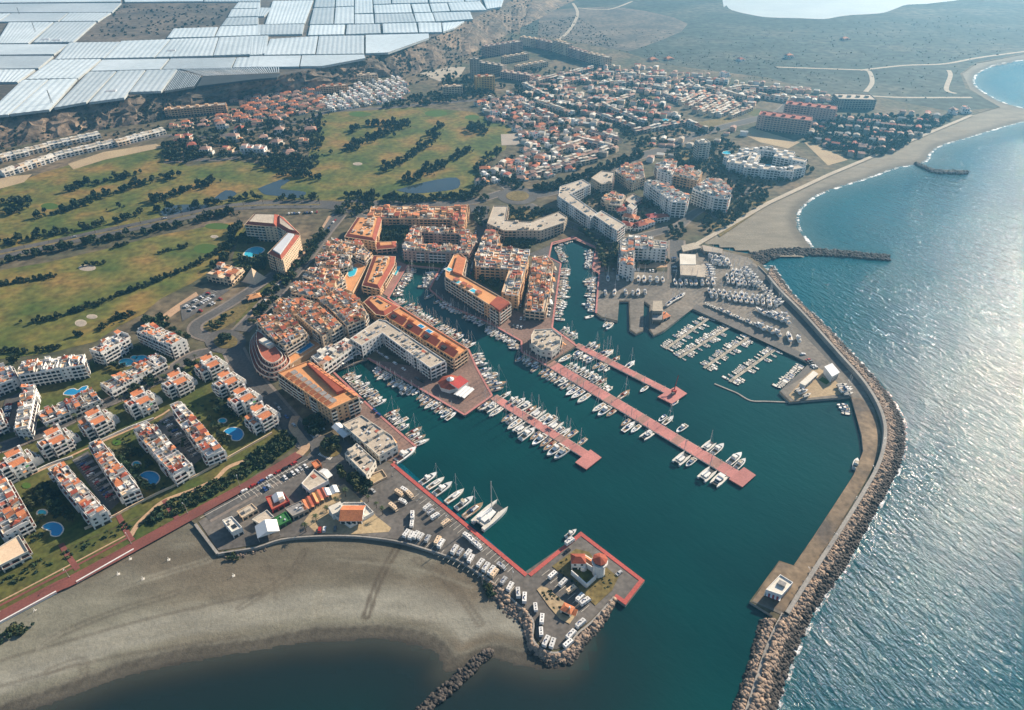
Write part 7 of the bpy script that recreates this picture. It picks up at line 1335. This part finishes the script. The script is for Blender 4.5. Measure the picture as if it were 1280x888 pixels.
barge()
# boats ashore in the yard, propped on stands
def ashore_mesh(key):
    name, parts, whole, L = PROTO[key]; D = {'s': sail_parts, 'm': motor_parts, 'b': small_parts}[key[0]](L); mb = join(D); B = L * .3
    wedge(mb, -L * .12, L * .1, .22, .22, -1.3, -.3, 'antifoul', .1)
    for sx in (-.25, .2):
        for sy in (-1, 1): mb.bar((L * sx, sy * B * .62, -1.35), (L * sx, sy * B * .36, -.1), .14, 'dark_concrete')
    return mb.mesh('hauled_out_boat')
ASH = {k: ashore_mesh(k) for k in ('s0', 's1', 's2', 'm0', 'm1', 'b3')}
def yard_row(p0, p1, n, where, ang, keys=('s0', 's1', 's2', 'm0', 'm1'), s=(.95, 1.2), jit=.6):
    a, b = W(*p0), W(*p1)
    for i in range(n):
        q = lerp(a, b, i / max(1, n - 1)); k = rng.choice(keys); sc = rng.uniform(*s)
        o = link('hauled_out_boat', ASH[k], None, (q[0] + rng.uniform(-jit, jit), q[1] + rng.uniform(-jit, jit), LZ + .18 + 1.35 * sc), ang + rng.uniform(-.12, .12)); o.scale = (sc, sc, sc); BN[0] += 1
        tag(o, 'boat propped ashore ' + where, 'boat', 'boats ashore ' + where)
UPB = 1.45
yard_row((760, 350), (784, 350), 3, 'beside the palm promenade fence', UPB); yard_row((790, 350), (828, 352), 6, 'in the row behind the white L-shaped block', UPB); yard_row((843, 355), (890, 355), 8, 'in the row before the boat shed', UPB); yard_row((757, 368), (768, 368), 2, 'above the lift pier', UPB); yard_row((782, 368), (806, 368), 4, 'above the slipway gap', UPB); yard_row((886, 366), (960, 376), 12, 'in the long middle row', UPB); yard_row((888, 371), (968, 382), 12, 'in the second long middle row', UPB); yard_row((908, 347), (940, 350), 6, 'in the back cluster near the fence road', UPB); yard_row((910, 353), (946, 358), 8, 'in the cluster near the fence road', UPB); yard_row((915, 341), (932, 344), 4, 'at the top of the back cluster', UPB)
yard_row((950, 392), (982, 404), 5, 'in the front cluster by the mole road', UPB + .5); yard_row((962, 396), (980, 397), 3, 'at the edge of the front cluster', UPB + .5); yard_row((883, 382), (944, 408), 16, 'in the line of small boats on the quay edge', UPB + .35, ('b3', 'b3', 's0'), (.75, .95), .3); yard_row((950, 411), (972, 419), 3, 'at the end of the quay edge line', UPB + .3); yard_row((985, 423), (996, 426), 2, 'near the mole gate', UPB); yard_row((886, 322), (908, 328), 7, 'behind the boat shed', UPB); yard_row((890, 329), (912, 333), 6, 'behind the shed in a second row', UPB); yard_row((884, 334), (890, 350), 6, 'beside the shed wall', .1); yard_row((930, 338), (974, 382), 14, 'along the fence road', .5, ('s0', 'm0', 'b3')); yard_row((836, 381), (852, 372), 5, 'beside the workshop on the quay', .9); yard_row((1000, 490), (1008, 496), 3, 'on the triangular sandy mole', .4, ('b3', 'm0')); yard_row((1052, 484), (1060, 494), 5, 'beside the mole fence', .2, ('b3', 's0'))
# ------------------------------------------------------------------ vehicles
def car_parts(col_, van=False):
    D = {}; b = MB(); L, Wd = (4.4, 1.8); b.box(0, 0, 0, L, Wd, .32, .85, col_); wedge(b, -L * .42, L * .22, Wd * .44, Wd * .44, .85, 1.45, col_, .16, .12); D['body'] = b
    g = MB(); wedge(g, -L * .425, L * .24, Wd * .445, Wd * .445, .9, 1.32, 'glass', .13, .09); D['windows'] = g
    w = MB()
    for x in (-1.35, 1.35):
        for y in (-.82, .82): w.box(x, y, 0, .62, .2, 0, .6, 'tyre')
    D['wheels'] = w; return D
CARS = []
for c in ('car_white', 'car_silver', 'car_grey', 'car_black', 'car_red', 'car_blue', 'car_white', 'car_white', 'car_silver'):
    D = car_parts(c); mb = join(D); CARS.append((c, mb.mesh('car')))
CN = [0]
def car(x, y, rz, where, z=LZ + .32):
    c, me = rng.choice(CARS); nm = c.split('_')[1]; o = link('car', me, None, (x, y, z), rz); tag(o, '%s car parked %s' % (nm, where), 'car', '%s cars %s' % (nm, where)); CN[0] += 1
def carrow(p0, p1, where, fill=.75, step=2.7, para=False, z=LZ + .32):
    a, b = W(*p0), W(*p1); L = dist(a, b); st = 5.6 if para else step; n = int(L / st); ang = math.atan2(b[1] - a[1], b[0] - a[0])
    for i in range(n):
        if rng.random() < fill: q = lerp(a, b, (i + .5) / n); car(q[0] + rng.uniform(-.3, .3), q[1] + rng.uniform(-.3, .3), ang + (0 if para else math.pi / 2) + rng.choice((0, math.pi)) + rng.uniform(-.04, .04), where, z)
for a, b, w, f, pa in (((230, 386), (262, 367), 'in the clubhouse car park', .8, 0), ((236, 390), (272, 368), 'in the second clubhouse bay row', .6, 0), ((240, 396), (280, 372), 'in the outer clubhouse bays', .25, 0), ((352, 478), (402, 516), 'in the shaded street below the salmon block', .7, 1), ((330, 490), (370, 535), 'along the dark street by stepped pavilions', .6, 1), ((300, 618), (372, 578), 'in the strip beside red promenade', .7, 1), ((318, 620), (384, 583), 'in the bays behind the beach restaurants', .55, 0), ((262, 648), (296, 628), 'at the empty end of the promenade strip', .25, 1), ((396, 664), (430, 661), 'behind the beach wall near the palms', .8, 0), ((420, 518), (448, 507), 'below the end of the salmon block', .8, 0), ((446, 508), (454, 500), 'at the salmon block corner', .6, 0), ((382, 532), (396, 548), 'between the car park trees', .7, 0), ((392, 528), (404, 540), 'in the small tree shaded car park', .7, 0), ((455, 606), (470, 618), 'beside the walled cafe terrace', .6, 1), ((632, 398), (662, 400), 'on the brick plaza below the quayside houses', .7, 0), ((640, 408), (658, 411), 'on the brick plaza centre', .5, 0), ((658, 330), (650, 385), 'in the narrow street behind quayside houses', .75, 1), ((692, 335), (684, 398), 'along the channel promenade', .7, 0), ((545, 352), (560, 330), 'in the street at the boomerang block', .7, 1), ((592, 322), (588, 345), 'in the shaded side street', .7, 1), ((600, 262), (592, 310), 'in the street by the curved beige block', .7, 1), ((504, 318), (575, 321), 'along the street above the inner basin', .7, 1), ((455, 362), (478, 318), 'along the street under orange roofed block', .7, 1), ((465, 436), (530, 480), 'below the white L-shaped block', .6, 1), ((97, 573), (138, 622), 'in the first car court', .5, 0), ((205, 525), (246, 570), 'in the second car court', .5, 0), ((14, 500), (4, 536), 'in the blue parking strip', .8, 0), ((312, 400), (395, 302), 'along the tree lined avenue', .4, 1), ((704, 694), (724, 679), 'at the tower quay edge', .4, 1), ((730, 684), (742, 692), 'beside the tower lawn', .6, 0), ((762, 708), (776, 720), 'on the quay right behind the tower', .6, 0), ((1000, 440), (1020, 462), 'at the mole gate', .6, 0), ((842, 318), (844, 346), 'beside the boat shed wall', .6, 0), ((788, 338), (826, 340), 'below the white L-shaped block by the yard', .7, 0), ((742, 300), (768, 340), 'along palm promenade of the channel', .5, 1), ((420, 275), (400, 300), 'at the top of the avenue', .5, 1), ((880, 262), (930, 242), 'on the beach road', .5, 1), ((20, 312), (230, 269), 'driving on the golf avenue', .08, 1), ((466, 512), (500, 542), 'on the shopping hall quay', .35, 1), ((385, 552), (400, 568), 'near the lower roundabout', .4, 1), ((360, 268), (398, 266), 'in the hotel forecourt', .6, 0)):
    carrow(a, b, w, f, para=bool(pa))
def van_proto(k):
    R = random.Random(k); L, Wd, H = ((6.6, 2.25, 2.75), (7.2, 2.3, 2.95), (5.6, 2.1, 2.4), (5.9, 2.1, 2.5), (7.0, 2.3, 2.9))[k]; pc = ('car_white', 'car_white', 'car_white', 'car_silver', 'cream')[k]; T = Thing('campervan', 'white campervan', 'campervan', (0, 0, 0)); b = T.p('body')
    b.box(-L * .1, 0, 0, L * .8, Wd, .45, H, pc, 'gelcoat' if k < 3 else pc); wedge(b, L * .3, L * .5, Wd * .5, Wd * .46, .45, H * .68 if k != 2 else H * .8, pc, .55, 0)
    wedge(T.p('windscreen'), L * .3, L * .47, Wd * .47, Wd * .45, 1.25, H * .66 if k != 2 else H * .78, 'glass', .62, 0)
    for i, (x, y) in enumerate(((-L * .05, 0), (-L * .33, 0), (L * .18, 0))): T.p('roof_hatch#%d' % i).box(x, y, 0, .7, .7, H, H + .12, 'roof_grey' if i else 'glass')
    for s in (-1, 1):
        for i in (-.3, 0): y = s * (Wd / 2 + .02); x = L * i; T.p('window#%d%d' % (s, int(i * 10))).poly([(x - .5 * -s, y, 1.4), (x + .5 * -s, y, 1.4), (x + .5 * -s, y, 2.0), (x - .5 * -s, y, 2.0)], 'glass')
        for x in (-L * .28, L * .3): T.p('wheel#%d%d' % (s, int(x * 10))).box(x, s * (Wd / 2 - .1), 0, .7, .22, 0, .7, 'tyre')
    if k in (1, 3): T.p('solar_panel').box(-L * .2, .5, 0, 1.5, .7, H + .02, H + .1, 'hull_blue')
    return T.done()
VAN = [van_proto(k) for k in range(5)]; VUSED = [False] * 5
def van(px, to, label, group=None, k=None):
    x, y = W(*px, LZ + .2); a = W(*to, LZ + .2); rz = math.atan2(a[1] - y, a[0] - x); k = rng.choice((0, 1, 1, 2) if 'white' in label else (0, 1, 1, 2, 3, 4, 0)) if k is None else k; rz += rng.uniform(-.12, .12)
    if not VUSED[k]: VUSED[k] = True; v = VAN[k]; v.location = (x, y, LZ + .33); v.rotation_euler = (0, 0, rz); v['label'] = label; (v.__setitem__('group', group) if group else None)
    else: copy_thing(VAN[k], (x, y, LZ + .33), rz, label, group)
g1 = 'campervan parked in the row along the curved sea wall'
for x, y in ((755, 10), (780, 20), (803, 18), (825, 25), (860, 35), (910, 45), (927, 60), (995, 90), (1023, 102), (1062, 110), (1076, 135), (1125, 157), (1152, 178), (1180, 195), (1195, 208), (1240, 245), (1272, 275)):
    px = (320 + x / 4, 666 + y / 4); van(px, (px[0] + 4, px[1] - 6), g1, 'vans along the sea wall')
for (x, y), d in (((850, 560), (5, 4)), ((900, 535), (5, 4)), ((945, 575), (5, 4)), ((880, 630), (6, 2)), ((965, 750), (0, -6)), ((960, 825), (0, -6)), ((1100, 680), (5, -4)), ((1130, 720), (5, -4)), ((1170, 760), (5, -3)), ((1265, 820), (5, -4))):
    px = (380 + x / 7.1, 540 + y / 7.1); van(px, (px[0] + d[0], px[1] + d[1]), 'campervan standing loose on the open quay', 'vans on the open quay')
for (x, y), d, lb in (((30, 305), (0, -5), 'tall white van first on the bend of the outer quay wall'), ((63, 330), (0, -5), 'small pale van beside the tall one on the quay bend'), ((117, 378), (0, -5), 'white van alone before the sandy traffic island'), ((150, 435), (0, -5), 'white camper at the narrow end of the quay wall'), ((145, 500), (0, -5), 'long white camper on the rounded quay end'), ((172, 548), (2, -5), 'white camper at the rounded tip of the quay'), ((203, 557), (2, -5), 'last white camper on the rounded quay tip'), ((345, 460), (5, -5), 'white camper on the rock edge facing the harbour mouth'), ((297, 515), (5, -5), 'second white camper on the rock edge of the quay'), ((283, 560), (5, -4), 'small white van at the rock slope end'), ((205, 218), (5, -4), 'white camper north of the tower court lawn'), ((257, 255), (5, -4), 'white camper in the middle bays below the tower'), ((298, 290), (5, -3), 'silver roofed camper in the shadow of the tower court'), ((342, 330), (5, -4), 'white camper in the bays below the tower lawn'), ((367, 350), (5, -4), 'last white camper in the bays below the tower lawn'), ((290, 50), (5, -4), 'white van on the quay corner above the tower')):
    px = (640 + x / 4, 666 + y / 4); van(px, (px[0] + d[0], px[1] + d[1]), lb)
for px in ((585, 673), (590, 678), (597, 684), (627, 710), (492, 636)): van(px, (px[0] + 5, px[1] + 4), 'van parked alone near the red quay kerb', 'single vans by the red kerb')

for k in range(5):
    if not VUSED[k]:
        for c in list(VAN[k].children_recursive) + [VAN[k]]: bpy.data.objects.remove(c)
# ------------------------------------------------------------------ small details: bay markings, zebra crossing, lamp posts, beach umbrellas posts
mk = MB()
def mline(a, b, w, z):
    L = dist(a, b) or 1; n = (-(b[1] - a[1]) / L * w / 2, (b[0] - a[0]) / L * w / 2); mk.poly([(a[0] + n[0], a[1] + n[1], z), (a[0] - n[0], a[1] - n[1], z), (b[0] - n[0], b[1] - n[1], z), (b[0] + n[0], b[1] + n[1], z)], 'offwhite')
def bays(p0, p1, step, ln):
    a, b = W(*p0, LZ + .34), W(*p1, LZ + .34); L = dist(a, b); u = ((b[0] - a[0]) / L, (b[1] - a[1]) / L); n = (-u[1], u[0])
    for i in range(int(L / step) + 1): q = (a[0] + u[0] * i * step, a[1] + u[1] * i * step); mline((q[0] - n[0] * ln / 2, q[1] - n[1] * ln / 2), (q[0] + n[0] * ln / 2, q[1] + n[1] * ln / 2), .22, LZ + .34)
for a, b in (((505, 668), (640, 738)), ((682, 716), (735, 764)), ((520, 620), (640, 712)), ((230, 386), (270, 364)), ((97, 573), (138, 622)), ((205, 525), (246, 570)), ((320, 618), (384, 584)), ((300, 622), (372, 582))): bays(a, b, 3.4 if a[0] > 400 else 2.7, 6)
for i in range(9):
    a = lerp((398, 569), (412, 575), i / 8); mline(W(*a, LZ + .36), W(a[0] + 3.5, a[1] - 4, LZ + .36), .8, LZ + .36)
mline(W(250, 648, LZ + .36), W(385, 574, LZ + .36), .3, LZ + .36); simple('road_markings', mk, kind='structure')
lamp = None
def lamp_post(x, y, rz, label, group):
    global lamp
    if lamp is None:
        T = Thing('lamp_post', label, 'street lamp', (0, 0, 0), group); T.p('pole').cone(0, 0, 0, 8, .13, .08, 6, 'alloy'); T.p('arm').bar((0, 0, 7.9), (1.6, 0, 8.2), .1, 'alloy'); T.p('lantern').box(1.7, 0, 0, .8, .35, 8.1, 8.3, 'roof_metal'); T.p('base').box(0, 0, 0, .5, .5, 0, .4, 'concrete'); lamp = T.done(); lamp.location = (x, y, LZ + .25); lamp.rotation_euler.z = rz; return
    copy_thing(lamp, (x, y, LZ + .25), rz, label, group)
for px, st, of, lb in (([(1052, 450), (1078, 480), (1096, 512), (1100, 540), (1094, 575), (1072, 615), (1040, 666), (1004, 722)], 32, 2, 'thin lamp post along the breakwater road'), ([(500, 590), (575, 652), (650, 716)], 26, -6, 'thin lamp post behind the red quay kerb'), ([(0, 765), (100, 715), (205, 658), (300, 608)], 30, 0, 'thin lamp post along the red promenade')):
    pts = resample(offset(smooth(WL(px), 4), of), st)
    for q in pts: lamp_post(q[0], q[1], rng.uniform(0, 6), lb, lb + 's')
for i, px in enumerate(((148, 718), (211, 700), (292, 720), (163, 699), (44, 764), (179, 724))):
    x, y = W(*px, .9); T = Thing('beach_shower', 'small white post and pad standing on the open sand', 'beach post', (x, y, .85), 'posts on the open sand'); T.p('pad').box(x, y, .4, 1.6, 1.6, .8, 1.0, 'offwhite'); T.p('post').box(x, y, .4, .25, .25, 1.0, 3.0, 'white'); T.done()

# ------------------------------------------------------------------ haze: one closed box of even air round the whole place
def haze():
    mb = MB(); x, y0, y1, z0, z1 = 9400, -3400, 12400, -4.5, CAMH + 8
    mb.prism([(-x, y0), (x, y0), (x, y1), (-x, y1)], z0, z1, 'white'); mb.poly([(-x, y0, z0), (-x, y1, z0), (x, y1, z0), (x, y0, z0)], 'white')
    m = bpy.data.materials.new('haze'); m.use_nodes = True; n = m.node_tree.nodes; n.remove(n['Principled BSDF']); v = n.new('ShaderNodeVolumePrincipled')
    v.inputs['Color'].default_value = (.20, .60, 1.0, 1); v.inputs['Density'].default_value = HAZE; v.inputs['Anisotropy'].default_value = .45
    m.node_tree.links.new(v.outputs[0], n['Material Output'].inputs['Volume'])
    me = mb.mesh('haze'); me.materials.clear(); me.materials.append(m); tag(link('haze', me), 'thin bluish air over the whole coast', 'haze', None, 'stuff')
HAZE = 1.5e-4
haze()
print('boats', BN, 'houses', NH, 'trees', NT, 'cars', CN, 'objects', len(bpy.data.objects))
